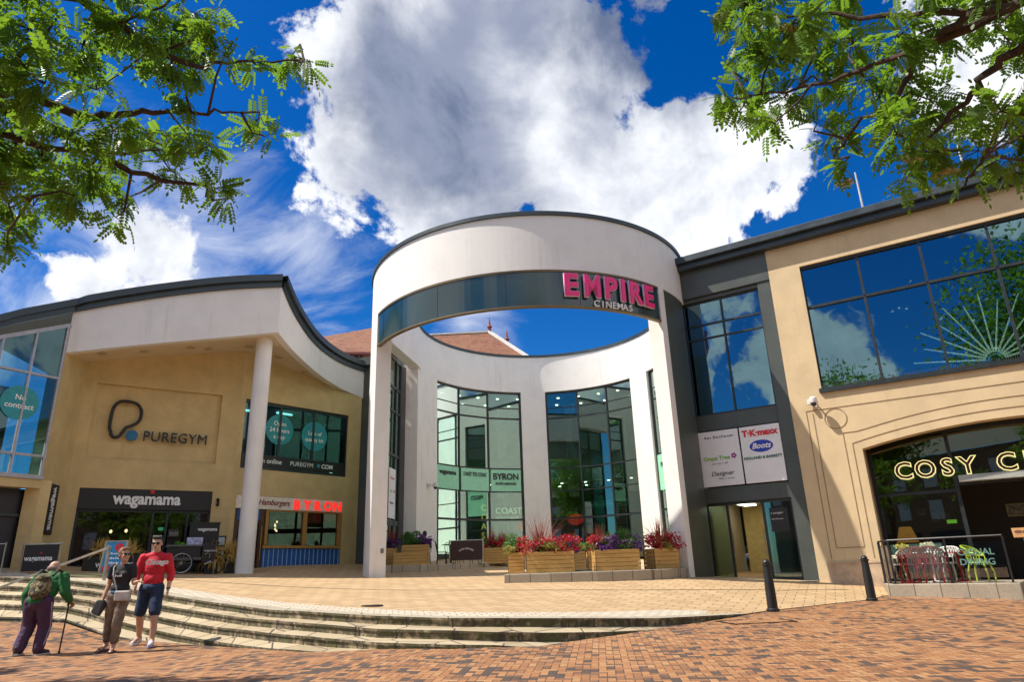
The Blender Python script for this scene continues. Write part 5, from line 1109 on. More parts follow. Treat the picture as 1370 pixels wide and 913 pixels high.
# blue A-board
ab = thing('sandwich_board', 'blue folding pavement board with red roundel and pale timber frame', 'sign board', FR(-11.40, 20.0, 1.30, 6)); F0 = FR(-11.40, 20.0, 1.30, 6)
TB = F0 @ Matrix.Rotation(R_(-13), 4, 'X'); part('board', MB().box(-.26, .26, -.21, -.19, .02, .84), M('board_blue', (.02, .25, .52), .4, var=.3, scale=3), ab, TB); part('board', MB().box(-.30, .30, .19, .22, .02, .84), M('board_timber', (.45, .36, .22), .6), ab, F0 @ Matrix.Rotation(R_(13), 4, 'X'))
part('frame', MB().box(.26, .31, -.22, -.18, 0, .87).box(-.31, -.26, -.22, -.18, 0, .87).box(-.26, .26, -.22, -.18, .84, .87), M('board_timber', (.45, .36, .22)), ab, TB)
part('roundel', disc(MB(), .10, .68, .115, -.215, th=.004), M('sign_red', (.65, .02, .03)), ab, TB); part('roundel', disc(MB(), -.14, .10, .10, -.215, th=.004), M('sign_red', (.65, .02, .03)), ab, TB)
for i in range(3): scribble(TB, -.18, .48 - i * .13, -.2135, .36, .06, m_letw, ab, 7 + i)
# cargo trike with serving counter
TF = FR(-10.98, 23.35, zp(-10.98, 23.35), 28)
tk = thing('cargo_tricycle', 'black serving tricycle cart with spoked wheels and raised sign board', 'tricycle', TF)
def wheel(x, y, r):
    wh_ = part('tyre', MB().tube([(x + r * math.cos(t), y, r + .0 + r * math.sin(t)) for t in np.linspace(0, 2 * math.pi, 29)], .022, 6, cap=False), m_black, tk, smooth=True)
    part('rim', MB().tube([(x + (r - .035) * math.cos(t), y, r + (r - .035) * math.sin(t)) for t in np.linspace(0, 2 * math.pi, 29)], .013, 6, cap=False), m_steel, tk)
    sp2 = MB()
    for k in range(14): t = k * math.pi / 7; sp2.tube([(x, y, r), (x + (r - .04) * math.cos(t), y, r + (r - .04) * math.sin(t))], .004, 4)
    sp2.lathe([(.03, -.03), (.03, .03)], 8, (0, 0, 0)) if False else sp2.box(x - .03, x + .03, y - .03, y + .03, r - .03, r + .03); part('spoke', sp2, m_steel, tk)
wheel(-.12, -.42, .33); wheel(-.12, .42, .33); wheel(.95, 0, .30)
part('tray', MB().box(-.62, .45, -.36, .36, .42, .50).box(-.62, .45, -.38, .38, .84, .90), M('cart_grey', (.10, .10, .10), .4), tk, bev=.01); part('cargo_box', MB().box(-.58, .42, -.34, .34, .50, .84), m_panel, tk, bev=.01)
part('sign_board', MB().box(.05, .98, .30, .35, .90, 1.62).box(.03, 1.0, .28, .37, 1.62, 1.66), m_panel, tk); words('wagamama', .16, TF, .30, 1.38, .29, m_letw, tk, .002, off=.004, sx=.86); words('wagamama', .10, TF, .52, .68, -.372, m_letw, tk, .002, sx=.9)
part('side_box', MB().box(.46, .86, -.36, .30, .34, .92), m_panel, tk, bev=.01)
part('frame', MB().tube([(.4, 0, .45), (.8, 0, .40), (.95, 0, .30)], .022, 8).tube([(.8, 0, .4), (.85, 0, .85)], .02, 8).tube([(.4, 0, .5), (.3, 0, 1.05), (.3, -.28, 1.08)], .018, 8).tube([(.3, 0, 1.05), (.3, .28, 1.08)], .018, 8), m_steel, tk, smooth=True)
part('saddle', MB().ell((.86, 0, .97), .15, .08, .05, 12, 8), m_black, tk, smooth=True)
part('pedal_crank', MB().tube([(.62, -.4, .30), (.74, -.4, .36), (.86, -.4, .30)], .02, 6).box(.56, .64, -.46, -.36, .28, .32), m_steel, tk)
bx = MB().box(-.02, .46, -.18, .10, .905, 1.14); solo('menu_crate', bx, M('lilac_card', (.42, .42, .62), .6, var=.35, scale=14), 'pale lilac printed box resting on the cart counter', 'box', TF, bev=.01)
sol = link('salad_leaves', petals(160, .16, .1, .16, .08, np.random.default_rng(5), 4), leafmat('bright_leaves', (.08, .30, .02), (.25, .5, .05))); sol.matrix_world = TF @ FR(-.18, -.1, .90); tag(sol, 'bunch of bright green leaves on the cart counter', 'plant')
cr_ = thing('bottle_rack', 'dark rack of small bottles at the left of the cart counter', 'rack', TF @ FR(-.40, 0, .905)); part('shelf', MB().box(-.2, .12, -.2, .2, 0, .02).box(-.2, .12, .16, .2, .02, .52).box(-.2, .12, -.2, .2, .26, .28), m_panel, cr_)
for i in range(5): part('bottle', MB().lathe([(.022, 0), (.024, .10), (.010, .13), (.010, .17)], 8, (-.15 + i * .055, -.12, .28)), M('bottle_glass', (.16, .16, .13), .3), cr_)

# ------------------------------------------------------------------ bar terrace on the right
tp = [(1.30, -.01), (1.62, -2.10), (4.30, -2.42), (4.55, -.01)]
tz = .42
solo('terrace_platform', MB().prism(tp, -.2, tz), m_kerbst, 'raised granite platform in front of the bar', 'platform', FRT, bev=.02)
solo('terrace_step', MB().prism([(4.56, -2.0), (5.4, -2.0), (5.4, -.01), (4.56, -.01)], -.2, .26), m_kerbst, 'low granite doorstep right of the bar platform', 'step', FRT, bev=.02)
rl_ = thing('terrace_railing', 'black steel railing with lettered glass panels round the bar terrace', 'railing', FRT @ FR(2.5, -2, tz))
pp = [(1.42, -.45), (1.50, -1.05), (1.66, -1.55), (1.80, -1.98), (3.02, -2.14), (4.18, -2.27)]
for x, y in pp: part('post', MB().box(x - .022, x + .022, y - .022, y + .022, tz, tz + 1.02).box(x - .06, x + .06, y - .06, y + .06, tz + .001, tz + .012), m_black, rl_, FRT)
part('top_rail', MB().tube([(x, y, tz + 1.03) for x, y in pp], .024, 6), m_black, rl_, FRT)
gl_rail = glass('railing_glass', (.88, .92, .90), .04)
for (a, b) in zip(pp[:-1], pp[1:]):
    va, vb = Vector((*a, 0)), Vector((*b, 0)); d = (vb - va).normalized(); va = va + d * .05; vb = vb - d * .05; n = Vector((d.y, -d.x, 0)) * .004
    part('glass_panel', MB().add([(*(va - n)[:2], tz + .12), (*(vb - n)[:2], tz + .12), (*(vb - n)[:2], tz + .92), (*(va - n)[:2], tz + .92), (*(va + n)[:2], tz + .12), (*(vb + n)[:2], tz + .12), (*(vb + n)[:2], tz + .92), (*(va + n)[:2], tz + .92)], [(0, 1, 2, 3), (7, 6, 5, 4)]), gl_rail, rl_, FRT)
d = Vector((1.16, -.13)); RF = FRT @ FR(3.02, -2.14, tz, math.degrees(math.atan2(-.13, 1.16)))
m_fr = M('frosted_letter', (.10, .22, .19), .6); words('CASUAL', .20, RF, .58, .62, -.012, m_fr, rl_, .002, align='CENTER', off=.003); words('DINING', .20, RF, .58, .40, -.012, m_fr, rl_, .002, align='CENTER', off=.003)
RF2 = FRT @ FR(1.80, -1.98, tz, math.degrees(math.atan2(-.16, 1.22)))
def garden_chair(mt):
    """cast metal lattice armchair"""
    c = thing('garden_chair', 'x', 'chair'); s = MB()
    s.tube([(.23 * math.cos(t), .21 * math.sin(t), .44) for t in np.linspace(0, 2 * math.pi, 21)], 0.020, 6, cap=False)
    for k in range(-3, 4): h = math.sqrt(max(0, 1 - (k / 4) ** 2)); s.bar((.0575 * k, -.21 * h, .44), (.0575 * k, .21 * h, .44), .018, .010); s.bar((-.23 * h, .0525 * k, .441), (.23 * h, .0525 * k, .441), .018, .010)
    part('seat', s, mt, c)
    for sx, sy in ((-1, -1), (1, -1), (-1, 1), (1, 1)): part('leg', MB().tube([(sx * .16, sy * .15, .44), (sx * .21, sy * .20, .22), (sx * .20, sy * .20, 0)], [.024, .021, .019], 6), mt, c)
    b = MB(); A = [R_(a) for a in np.linspace(-15, 195, 15)]
    low = [(.25 * math.cos(t), .23 * math.sin(t), .60) for t in A]; hi = [(.29 * math.cos(t), .26 * math.sin(t) + .04, .66 + .18 * max(0, math.sin(t)) ** .6) for t in A]
    b.tube(hi, 0.022, 6); b.tube(low, 0.014, 5)
    for i in range(14): b.tube([low[i], hi[i + 1]], 0.012, 4); b.tube([low[i + 1], hi[i]], 0.012, 4)
    for i in range(0, 15, 2): b.tube([(.23 * math.cos(A[i]), .21 * math.sin(A[i]), .44), low[i]], 0.014, 5)
    part('backrest', b, mt, c); return c
m_yg = M('yellow_green_metal', (.42, .52, .05), .4); m_cm = M('cream_metal', (.72, .66, .46), .4); m_rd = M('red_metal', (.40, .012, .03), .4); m_wm = M('white_metal', (.74, .72, .70), .4)
for i, (mt, x, y, a, lab) in enumerate(((m_yg, 3.62, -1.62, 70, 'yellow green cast garden armchair at the right of the bar terrace'), (m_cm, 1.86, -1.15, -70, 'cream cast garden armchair at the left end of bar terrace'), (m_rd, 2.18, -1.62, -150, 'red cast garden armchair nearer the corner railing post'), (m_rd, 2.72, -1.78, 160, 'red cast garden armchair in front of the white table'), (m_rd, 2.45, -.75, 10, 'red cast garden armchair behind the white table'), (m_wm, 2.95, -.85, -20, 'white cast garden armchair behind the white table'))):
    c = garden_chair(mt); c.matrix_world = FRT @ FR(x, y, tz, a); c['label'] = lab; c['group'] = 'cast garden chairs on the bar terrace'
P_ = FRT @ Vector((2.62, -1.28, tz)); cafe_table(P_.x, P_.y, P_.z, 'round white metal table among red chairs on the bar terrace', m_wm, .36, .70)
P_ = FRT @ Vector((3.2, -1.0, tz)); cafe_table(P_.x, P_.y, P_.z, 'round red metal table behind the yellow green chair', m_rd, .32, .68)
for (x, y, z, lab, sd_) in ((2.06, -1.35, tz + .70, 'yellow flowers in a small pot left on the bar terrace', 41), (2.62, -1.28, tz + .725, 'cream flowers in a small pot on the white bar table', 42)):
    P_ = FRT @ Vector((x, y, z)); f = thing('flower_pot', lab, 'flowers', P_); part('pot', MB().lathe([(.05, 0), (.065, .11), (.06, .11)], 12), M('pot_white', (.6, .6, .56), .5), f); part('bloom', petals(90, .13, .13, .16, .06, np.random.default_rng(sd_), 4), leafmat('yellow_bloom' if sd_ == 41 else 'cream_bloom', (.45, .33, .02) if sd_ == 41 else (.5, .45, .25), (.75, .62, .05) if sd_ == 41 else (.75, .7, .5)), f, ROOT[f.name] @ Matrix.Translation((0, 0, .12)))
P_ = FRT @ Vector((2.06, -1.35, tz)); cafe_table(P_.x, P_.y, P_.z, 'small round red metal table under the yellow flowers', m_rd, .22, .68)
msd = thing('menu_stand', 'steel menu lectern with slanted timber board at the right edge', 'menu stand', FRT @ FR(4.62, -1.55, .27)); part('post', MB().tube([(0, 0, 0), (0, 0, 1.18)], .02, 8).lathe([(.2, 0), (.19, .02), (.03, .04)], 18), m_steel, msd, smooth=True)
TB = FRT @ FR(4.62, -1.55, .27) @ Matrix.Translation((.12, 0, 1.22)) @ Matrix.Rotation(R_(30), 4, 'X'); part('board', MB().box(-.32, .32, -.22, .22, 0, .025), M('menu_wood', (.32, .16, .06), .5), msd, TB, bev=.008); part('menu_emblem', MB().lathe([(.14, 0), (.14, .004)], 20, (.02, 0, .026)).lathe([(.08, 0), (.08, .004)], 16, (-.2, .02, .026)), M('menu_ink', (.08, .03, .02), .6), msd, TB)
# ================================================================== PEOPLE
def caps(mb, p, q, r1, r2, n=14):
    """tapered limb segment with round ends"""
    p, q = Vector(p), Vector(q); d = q - p; L = d.length
    if L < 1e-5: return mb.ell(p, r1, r1, r1)
    d.normalize(); pts, rs = [], []
    for a in (80, 55, 30, 10): pts.append(p - d * r1 * math.sin(R_(a))); rs.append(r1 * math.cos(R_(a)))
    for t in (.15, .35, .5, .65, .85): pts.append(p + d * L * t); rs.append(r1 + (r2 - r1) * t)
    for a in (10, 30, 55, 80): pts.append(q + d * r2 * math.sin(R_(a))); rs.append(r2 * math.cos(R_(a)))
    return mb.tube(pts, rs, n)
def chain(mb, pts, rs):
    for i in range(len(pts) - 1): caps(mb, pts[i], pts[i + 1], rs[i], rs[i + 1])
def ellr(mb, c, rx, ry, rz, rot=None):
    o = len(mb.v); mb.ell((0, 0, 0), rx, ry, rz, 18, 12); m = (rot or Matrix.Identity(3))
    for i in range(o, len(mb.v)): mb.v[i] = tuple(m @ Vector(mb.v[i]) + Vector(c))
def fuse(mb, vox=.010, smooth=4, wrinkle=0.0, seed=0):
    """melt overlapping closed volumes into one continuous skin"""
    me = mb.mesh('body'); o = bpy.data.objects.new('tmp', me); COL.objects.link(o)
    r = o.modifiers.new('r', 'REMESH'); r.mode = 'VOXEL'; r.voxel_size = vox
    s = o.modifiers.new('s', 'SMOOTH'); s.iterations = smooth; s.factor = .5
    if wrinkle:
        tx = bpy.data.textures.new('w', 'CLOUDS'); tx.noise_scale = .07; d = o.modifiers.new('d', 'DISPLACE'); d.texture = tx; d.strength = wrinkle; d.mid_level = .5
    dg = bpy.context.evaluated_depsgraph_get(); out = bpy.data.meshes.new_from_object(o.evaluated_get(dg)); out.materials.clear(); out.shade_smooth()
    bpy.data.objects.remove(o); return out
def hand(mb, wr, d, n, th, curl=.5, s=1.0):
    """palm, four unequal bent fingers and a thumb off the side; d fingers, n palm normal, th thumb side"""
    wr, d, n, th = Vector(wr), Vector(d).normalized(), Vector(n), Vector(th); n = (n - d * n.dot(d)).normalized(); th = (th - d * th.dot(d) - n * th.dot(n)).normalized()
    for k in (-1, 0, 1): caps(mb, wr + d * .012 * s + th * .016 * k * s, wr + d * .085 * s + th * .026 * k * s, .017 * s, .015 * s, 10)
    for k, L in ((1.5, .072), (.5, .082), (-.5, .076), (-1.5, .060)):
        a = wr + d * .090 * s + th * .019 * k * s; d1 = (d * math.cos(curl) + n * math.sin(curl)).normalized(); b = a + d1 * L * .5 * s
        d2 = (d * math.cos(curl * 2.1) + n * math.sin(curl * 2.1)).normalized(); c = b + d2 * L * .5 * s; caps(mb, a, b, .0098 * s, .009 * s, 8); caps(mb, b, c, .009 * s, .0075 * s, 8)
    a = wr + d * .03 * s + th * .032 * s; b = a + (d * .7 + th * .7 + n * .25).normalized() * .042 * s; c = b + (d * .9 + th * .15 + n * .4).normalized() * .034 * s
    caps(mb, a, b, .0125 * s, .0105 * s, 8); caps(mb, b, c, .0105 * s, .008 * s, 8)
def head(mb, c, R, s=1.0):
    """skull, jaw, nose, ears, brow; R turns the face (default face looks along -Y)"""
    c = Vector(c); T = lambda v: c + R @ (Vector(v) * s)
    ellr(mb, T((0, .012, .03)), .076 * s, .095 * s, .098 * s, R); ellr(mb, T((0, -.012, -.035)), .062 * s, .075 * s, .080 * s, R)
    caps(mb, T((0, -.060, -.082)), T((0, -.066, -.088)), .028 * s, .026 * s)
    caps(mb, T((0, -.088, .012)), T((0, -.106, -.026)), .010 * s, .015 * s); caps(mb, T((-.012, -.092, -.030)), T((.012, -.092, -.030)), .010 * s, .010 * s)
    caps(mb, T((-.034, -.084, .026)), T((.034, -.084, .026)), .012 * s, .012 * s); caps(mb, T((-.020, -.086, -.058)), T((.020, -.086, -.058)), .009 * s, .009 * s)
    for k in (-1, 1): ellr(mb, T((k * .078, .010, -.004)), .012 * s, .020 * s, .032 * s, R); ellr(mb, T((k * .045, -.066, -.018)), .022 * s, .016 * s, .02 * s, R)
def face(c, R, root, frame, s=1.0, shades=True):
    c = Vector(c); T = lambda v: c + R @ (Vector(v) * s)
    mb = MB()
    for k in (-1, 1): mb.ell(T((k * .032, -.085, .006)), .014 * s, .010 * s, .009 * s, 10, 6)
    part('eye', mb, M('eye_white', (.6, .57, .53), .3), root, frame, smooth=True)
    mb = MB(); mb.tube([T((-.024, -.0955, -.060)), T((0, -.099, -.058)), T((.024, -.0955, -.060))], [.003, .006, .003], 6); part('lips', mb, M('lip', (.36, .13, .10), .5), root, frame, smooth=True)
    if shades:
        mb = MB()
        for k in (-1, 1): ellr(mb, T((k * .036, -.100, .008)), .032 * s, .008 * s, .021 * s, R)
        mb.tube([T((-.012, -.106, .014)), T((.012, -.106, .014))], .004, 6)
        for k in (-1, 1): mb.tube([T((k * .066, -.095, .014)), T((k * .084, -.04, .014)), T((k * .086, .02, .012))], .004, 6)
        part('sunglasses', mb, M('dark_lens', (.012, .010, .010), .12), root, frame, smooth=True)
def rotz(a, tilt=0.0, roll=0.0): return (Matrix.Rotation(R_(a), 3, 'Z') @ Matrix.Rotation(R_(tilt), 3, 'X') @ Matrix.Rotation(R_(roll), 3, 'Y'))
def shoe(mb, sole, heel, toe, w_=.046, h=.055):
    heel, toe = Vector(heel), Vector(toe); u = Vector((0, 0, 1)); d = (toe - heel).normalized()
    caps(mb, heel + u * (h), heel + d * .11 + u * (h * .95), w_ * .95, w_); caps(mb, heel + d * .10 + u * (h * .8), toe - d * .05 + u * (.038), w_, w_ * .82); caps(mb, heel + u * h, heel + u * (h + .05), w_ * .9, w_ * .85)
    s = d.cross(u).normalized()
    pts = [heel - d * .045 - s * .03, heel + d * .08 - s * .045, toe - d * .06 - s * .052, toe - s * .02, toe + s * .02, toe - d * .06 + s * .052, heel + d * .08 + s * .04, heel - d * .045 + s * .03]
    n = len(pts); sole.add([(p.x, p.y, p.z + .002) for p in pts] + [(p.x, p.y, p.z + .030) for p in pts], [tuple(range(n)), tuple(reversed(range(n, 2 * n)))] + [(i, n + i, n + (i + 1) % n, (i + 1) % n) for i in range(n)])

# ---- man in the red top, mid-stride towards the camera
PF = FR(-6.40, 12.50, zs(-6.40, 12.50) + .0, 8)
man = thing('person', 'man in red three quarter sleeve top, navy shorts, sunglasses, white trainers, walking forward', 'person', PF)
hipL, hipR = (.095, .0, .93), (-.095, .0, .93)          # the man's own left is +x (right in the photo)
kneeL, ankL, heelL, toeL = (.135, -.12, .50), (.15, -.13, .09), (.15, -.12, 0), (.20, -.36, 0)
kneeR, ankR, heelR, toeR = (-.15, .02, .50), (-.20, .26, .12), (-.20, .29, .03), (-.24, .06, .0)
shL, shR, elL, elR, wrL, wrR = (.205, 0, 1.44), (-.205, 0, 1.44), (.275, .05, 1.15), (-.27, -.02, 1.15), (.285, -.05, .90), (-.22, -.16, .95)
HR = rotz(6, 2); HC = (.0, -.03, 1.665)
b = MB(); head(b, HC, HR); chain(b, [(0, .015, 1.44), (0, .0, 1.58)], [.066, .060])
ellr(b, (0, .01, 1.28), .165, .11, .22); ellr(b, (0, 0, 1.02), .155, .115, .14)
for s in ((shL, elL, wrL), (shR, elR, wrR)): chain(b, s, [.054, .045, .031])
chain(b, [hipL, kneeL, ankL], [.095, .060, .040]); chain(b, [(.135, -.10, .40), (.15, -.10, .27)], [.058, .05]); chain(b, [hipR, kneeR, ankR], [.095, .060, .040]); chain(b, [(-.158, .10, .40), (-.17, .17, .28)], [.058, .05])
caps(b, ankL, (.17, -.25, .05), .04, .035); caps(b, ankR, (-.22, .12, .06), .04, .035)
hand(b, wrL, (.02, -.12, -1), (-1, -.2, 0), (-.2, -1, 0), .45); hand(b, wrR, (.06, -.15, -1), (1, -.2, 0), (.2, -1, 0), .5)
part('body', fuse(b, .008, 3), m_skin, man, PF); face(HC, HR, man, PF)
b = MB(); ellr(b, (0, .015, 1.26), .188, .130, .24); ellr(b, (0, .0, 1.06), .180, .125, .16); ellr(b, (0, .01, 1.38), .175, .10, .09); caps(b, (-.04, .01, 1.47), (-.17, .01, 1.425), .070, .066); caps(b, (.04, .01, 1.47), (.17, .01, 1.425), .070, .066)
for sh, el, wr in ((shL, elL, wrL), (shR, elR, wrR)): m_ = Vector(el).lerp(Vector(wr), .35); chain(b, [Vector(sh) - Vector((0, 0, .006)), el, m_], [.075, .064, .058])
caps(b, (0, .012, 1.47), (0, .010, 1.505), .076, .070)
part('sweatshirt', fuse(b, .011, 4, .014), M('red_cotton', (.56, .012, .03), .75, var=.08, scale=8, bump=.2, bscale=30), man, PF)
words('Chicago', .115, PF, -.115, 1.315, -.148, M('white_print', (.75, .72, .70), .6), man, .006, shear=.2, off=.005)
b = MB(); ellr(b, (0, .0, .93), .185, .145, .11)
for h_, k_ in ((hipL, kneeL), (hipR, kneeR)): e = Vector(h_).lerp(Vector(k_), .88); chain(b, [h_, e], [.112, .098])
part('shorts', fuse(b, .011, 4, .012), M('navy_cotton', (.012, .028, .075), .8, var=.2, scale=10), man, PF)
b, so_ = MB(), MB(); shoe(b, so_, heelL, toeL); part('shoe', fuse(b, .008, 3), M('pale_trainer', (.62, .60, .66), .55), man, PF); part('sole', so_, M('sole_lilac', (.34, .30, .52), .6), man, PF)
b, so_ = MB(), MB(); shoe(b, so_, heelR, toeR); part('shoe', fuse(b, .008, 3), M('pale_trainer', (.62, .60, .66)), man, PF); part('sole', so_, M('sole_pale', (.62, .60, .58), .6), man, PF)
b = MB(); T = lambda v: Vector(HC) + HR @ Vector(v); ellr(b, T((0, .030, .058)), .083, .092, .082, HR); caps(b, T((-.045, -.06, .105)), T((.05, -.055, .108)), .028, .03); ellr(b, T((0, .06, .0)), .076, .05, .06, HR)
part('hair', fuse(b, .009, 3, .01), M('dark_brown_hair', (.035, .018, .010), .6, bump=.6, bscale=120), man, PF)
part('watch', MB().tube([(Vector(wrL) + Vector((.034 * math.cos(t), .034 * math.sin(t), .02))) for t in np.linspace(0, 6.283, 15)], .010, 6, cap=False), m_black, man, PF)

# ---- woman beside him, head turned to him
PF = FR(-6.52, 11.72, zs(-6.52, 11.72), 4)
S = .965
wom = thing('person', 'woman in black tee and taupe trousers, fair hair tied up, head turned to her companion', 'person', PF)
hipL, hipR = (.085, 0, .86), (-.085, 0, .86)
kneeL, ankL, heelL, toeL = (.06, -.06, .47), (.02, .0, .09), (.02, .03, 0), (.07, -.20, 0)
kneeR, ankR, heelR, toeR = (-.11, .03, .47), (-.15, .12, .11), (-.15, .16, .02), (-.21, -.06, 0)
shL, shR, elL, elR, wrL, wrR = (.155, 0, 1.29), (-.155, .0, 1.29), (.20, .02, 1.04), (-.20, .04, 1.04), (.32, -.15, 1.06), (-.23, -.03, .82)
HR = rotz(52, -2); HC = (.01, -.03, 1.485)
b = MB(); head(b, HC, HR, .93); chain(b, [(0, .015, 1.30), (0, 0, 1.41)], [.052, .047])
ellr(b, (0, .01, 1.16), .13, .095, .19); ellr(b, (0, 0, .94), .135, .105, .14)
for s in ((shL, elL, wrL), (shR, elR, wrR)): chain(b, s, [.048, .038, .026])
chain(b, [hipL, kneeL, ankL], [.085, .055, .036]); chain(b, [hipR, kneeR, ankR], [.085, .055, .036]); caps(b, ankL, (.06, -.14, .035), .035, .028); caps(b, ankR, (-.19, .0, .035), .035, .028)
for f_ in ((.075, -.175), (.06, -.18), (.045, -.175)): caps(b, (.05, -.13, .030), (*f_, .024), .013, .010)
for f_ in ((-.205, -.035), (-.19, -.04), (-.215, -.03)): caps(b, (-.185, .01, .030), (*f_, .024), .013, .010)
hand(b, wrL, (.9, -.35, .1), (0, -.2, -1), (-.3, -1, .2), .6, .9); hand(b, wrR, (-.02, -.15, -1), (1, 0, 0), (0, -1, 0), .9, .9)
part('body', fuse(b, .0075, 3), m_skin, wom, PF); face(HC, HR, wom, PF, .93)
b = MB(); ellr(b, (0, .01, 1.15), .150, .115, .21); ellr(b, (0, 0, .97), .150, .118, .10); caps(b, (-.11, .005, 1.285), (.11, .005, 1.285), .062, .062); ellr(b, (-.06, -.075, 1.175), .065, .055, .06); ellr(b, (.06, -.075, 1.175), .065, .055, .06)
for sh, el in ((shL, elL), (shR, elR)): chain(b, [sh, Vector(sh).lerp(Vector(el), .55)], [.066, .058])
part('tee_shirt', fuse(b, .010, 4, .008), M('black_cotton', (.014, .014, .018), .8), wom, PF); scribble(PF, -.05, 1.145, -.138, .11, .035, M('white_print', (.75, .72, .70)), wom, 12)
b = MB(); ellr(b, (0, 0, .905), .156, .123, .060); part('shirt_hem', fuse(b, .010, 3), M('teal_cotton', (.015, .08, .15), .8), wom, PF)
b = MB(); ellr(b, (0, 0, .84), .155, .122, .10)
for c_ in ((hipL, kneeL, ankL), (hipR, kneeR, ankR)): e = Vector(c_[1]).lerp(Vector(c_[2]), .72); chain(b, [c_[0], c_[1], e], [.100, .078, .070])
part('trousers', fuse(b, .010, 4, .022), M('taupe_cotton', (.17, .125, .095), .85, var=.25, scale=9), wom, PF)
for hl, tl in ((heelL, toeL), (heelR, toeR)):
    so_ = MB(); shoe(MB(), so_, hl, tl); h_, t_ = Vector(hl), Vector(tl); d = (t_ - h_).normalized(); s = d.cross(Vector((0, 0, 1)))
    for q, k in ((.10, .05), (.17, .048)): so_.tube([h_ + d * q - s * .045 + Vector((0, 0, .02)), h_ + d * q + Vector((0, 0, .02 + k)), h_ + d * q + s * .045 + Vector((0, 0, .02))], .010, 6)
    part('sandal', so_, M('brown_leather', (.06, .025, .015), .6), wom, PF)
b = MB(); T = lambda v: Vector(HC) + HR @ (Vector(v) * .93); ellr(b, T((0, .035, .048)), .086, .088, .088, HR); ellr(b, T((0, .135, .040)), .045, .042, .045, HR); ellr(b, T((0, .06, -.01)), .074, .05, .06, HR); caps(b, T((-.05, -.05, .10)), T((.05, -.05, .10)), .025, .025)
part('hair', fuse(b, .009, 3, .010), M('dark_blonde_hair', (.24, .125, .045), .6, bump=.6, bscale=120), wom, PF)
cb = thing('crossbody_bag', 'silver grey crossbody bag on a thin strap across the woman in black', 'bag', PF)
part('pouch', MB().box(.00, .24, -.185, -.125, .775, .93), M('silver_leather', (.42, .39, .38), .45, var=.2), cb, PF, bev=.02); part('strap', MB().tube([(.02, -.14, .92), (-.02, -.15, 1.05), (-.07, -.145, 1.17), (-.11, -.08, 1.29), (-.115, .02, 1.355), (-.08, .10, 1.25)], .009, 6), M('silver_leather', (.42, .39, .38)), cb, PF)
jc = MB(); jc.add([(-.30, -.10, .80), (-.17, -.12, .80), (-.15, -.10, .70), (-.22, -.14, .55), (-.36, -.12, .62), (-.30, -.03, .80), (-.17, -.05, .80), (-.15, -.04, .70), (-.22, -.06, .55), (-.36, -.04, .62)], [(0, 1, 2, 3, 4), (9, 8, 7, 6, 5), (0, 5, 6, 1), (1, 6, 7, 2), (2, 7, 8, 3), (3, 8, 9, 4), (4, 9, 5, 0)])
solo('folded_hat', jc, M('charcoal_felt', (.035, .035, .042), .9), 'dark grey folded hat held in the right hand of the woman in black', 'hat', PF, bev=.02)

# ---- elderly man seen from behind, stooped over a stick
PF = FR(-7.60, 11.45, zs(-7.60, 11.45), 178)     # local -Y is where he faces: away from the camera
old = thing('person', 'stooped elderly bald man in green jumper and purple tracksuit bottoms, seen from behind', 'person', PF)
hipL, hipR = (.10, .05, .78), (-.10, .05, .78)
kneeL, ankL, heelL, toeL = (.13, .0, .42), (.14, .12, .10), (.14, .16, .02), (.22, -.08, 0)     # his left = image left (rear foot)
kneeR, ankR, heelR, toeR = (-.10, -.04, .42), (-.10, .02, .09), (-.10, .05, 0), (-.14, -.20, 0)
shL, shR, elL, elR, wrL, wrR = (.20, -.14, 1.14), (-.20, -.14, 1.14), (.30, -.06, .90), (-.31, -.08, .92), (.29, -.08, .66), (-.30, -.26, .78)
HR = rotz(0, 30); HC = (.05, -.24, 1.275)
b = MB(); head(b, HC, HR); chain(b, [(0, -.14, 1.14), (.03, -.20, 1.23)], [.062, .058]); ellr(b, (0, -.05, .98), .17, .13, .2, rotz(0, 22)); ellr(b, (0, .03, .80), .16, .12, .13)
for s in ((shL, elL, wrL), (shR, elR, wrR)): chain(b, s, [.058, .045, .030])
chain(b, [hipL, kneeL, ankL], [.09, .06, .04]); chain(b, [hipR, kneeR, ankR], [.09, .06, .04]); caps(b, ankL, (.18, .0, .05), .04, .033); caps(b, ankR, (-.12, -.12, .05), .04, .033)
hand(b, wrL, (.0, -.1, -1), (-1, 0, 0), (0, -1, 0), .5); hand(b, wrR, (0, -.75, -.55), (0, -.4, -1), (1, 0, 0), 1.0)
part('body', fuse(b, .008, 3), m_skin, old, PF); face(HC, HR, old, PF, 1.0, False)
b = MB(); ellr(b, (0, -.045, .97), .205, .165, .22, rotz(0, 20)); ellr(b, (0, .03, .80), .205, .165, .13); caps(b, (-.15, -.13, 1.13), (.15, -.13, 1.13), .088, .088); caps(b, (0, -.15, 1.16), (0, -.18, 1.195), .075, .070)
for sh, el, wr in ((shL, elL, wrL), (shR, elR, wrR)): chain(b, [sh, el, Vector(el).lerp(Vector(wr), .86)], [.092, .075, .055])
part('jumper', fuse(b, .011, 4, .016), M('green_wool', (.012, .12, .028), .85, var=.15, scale=8, bump=.3, bscale=60), old, PF)
b = MB(); ellr(b, (0, .04, .76), .185, .150, .12)
for c_ in ((hipL, kneeL, ankL), (hipR, kneeR, ankR)): e = Vector(c_[1]).lerp(Vector(c_[2]), .96); chain(b, [c_[0], c_[1], e], [.122, .098, .080])
part('trousers', fuse(b, .011, 4, .022), M('purple_tracksuit', (.050, .018, .060), .7, var=.2, scale=8), old, PF)
sm_ = MB()
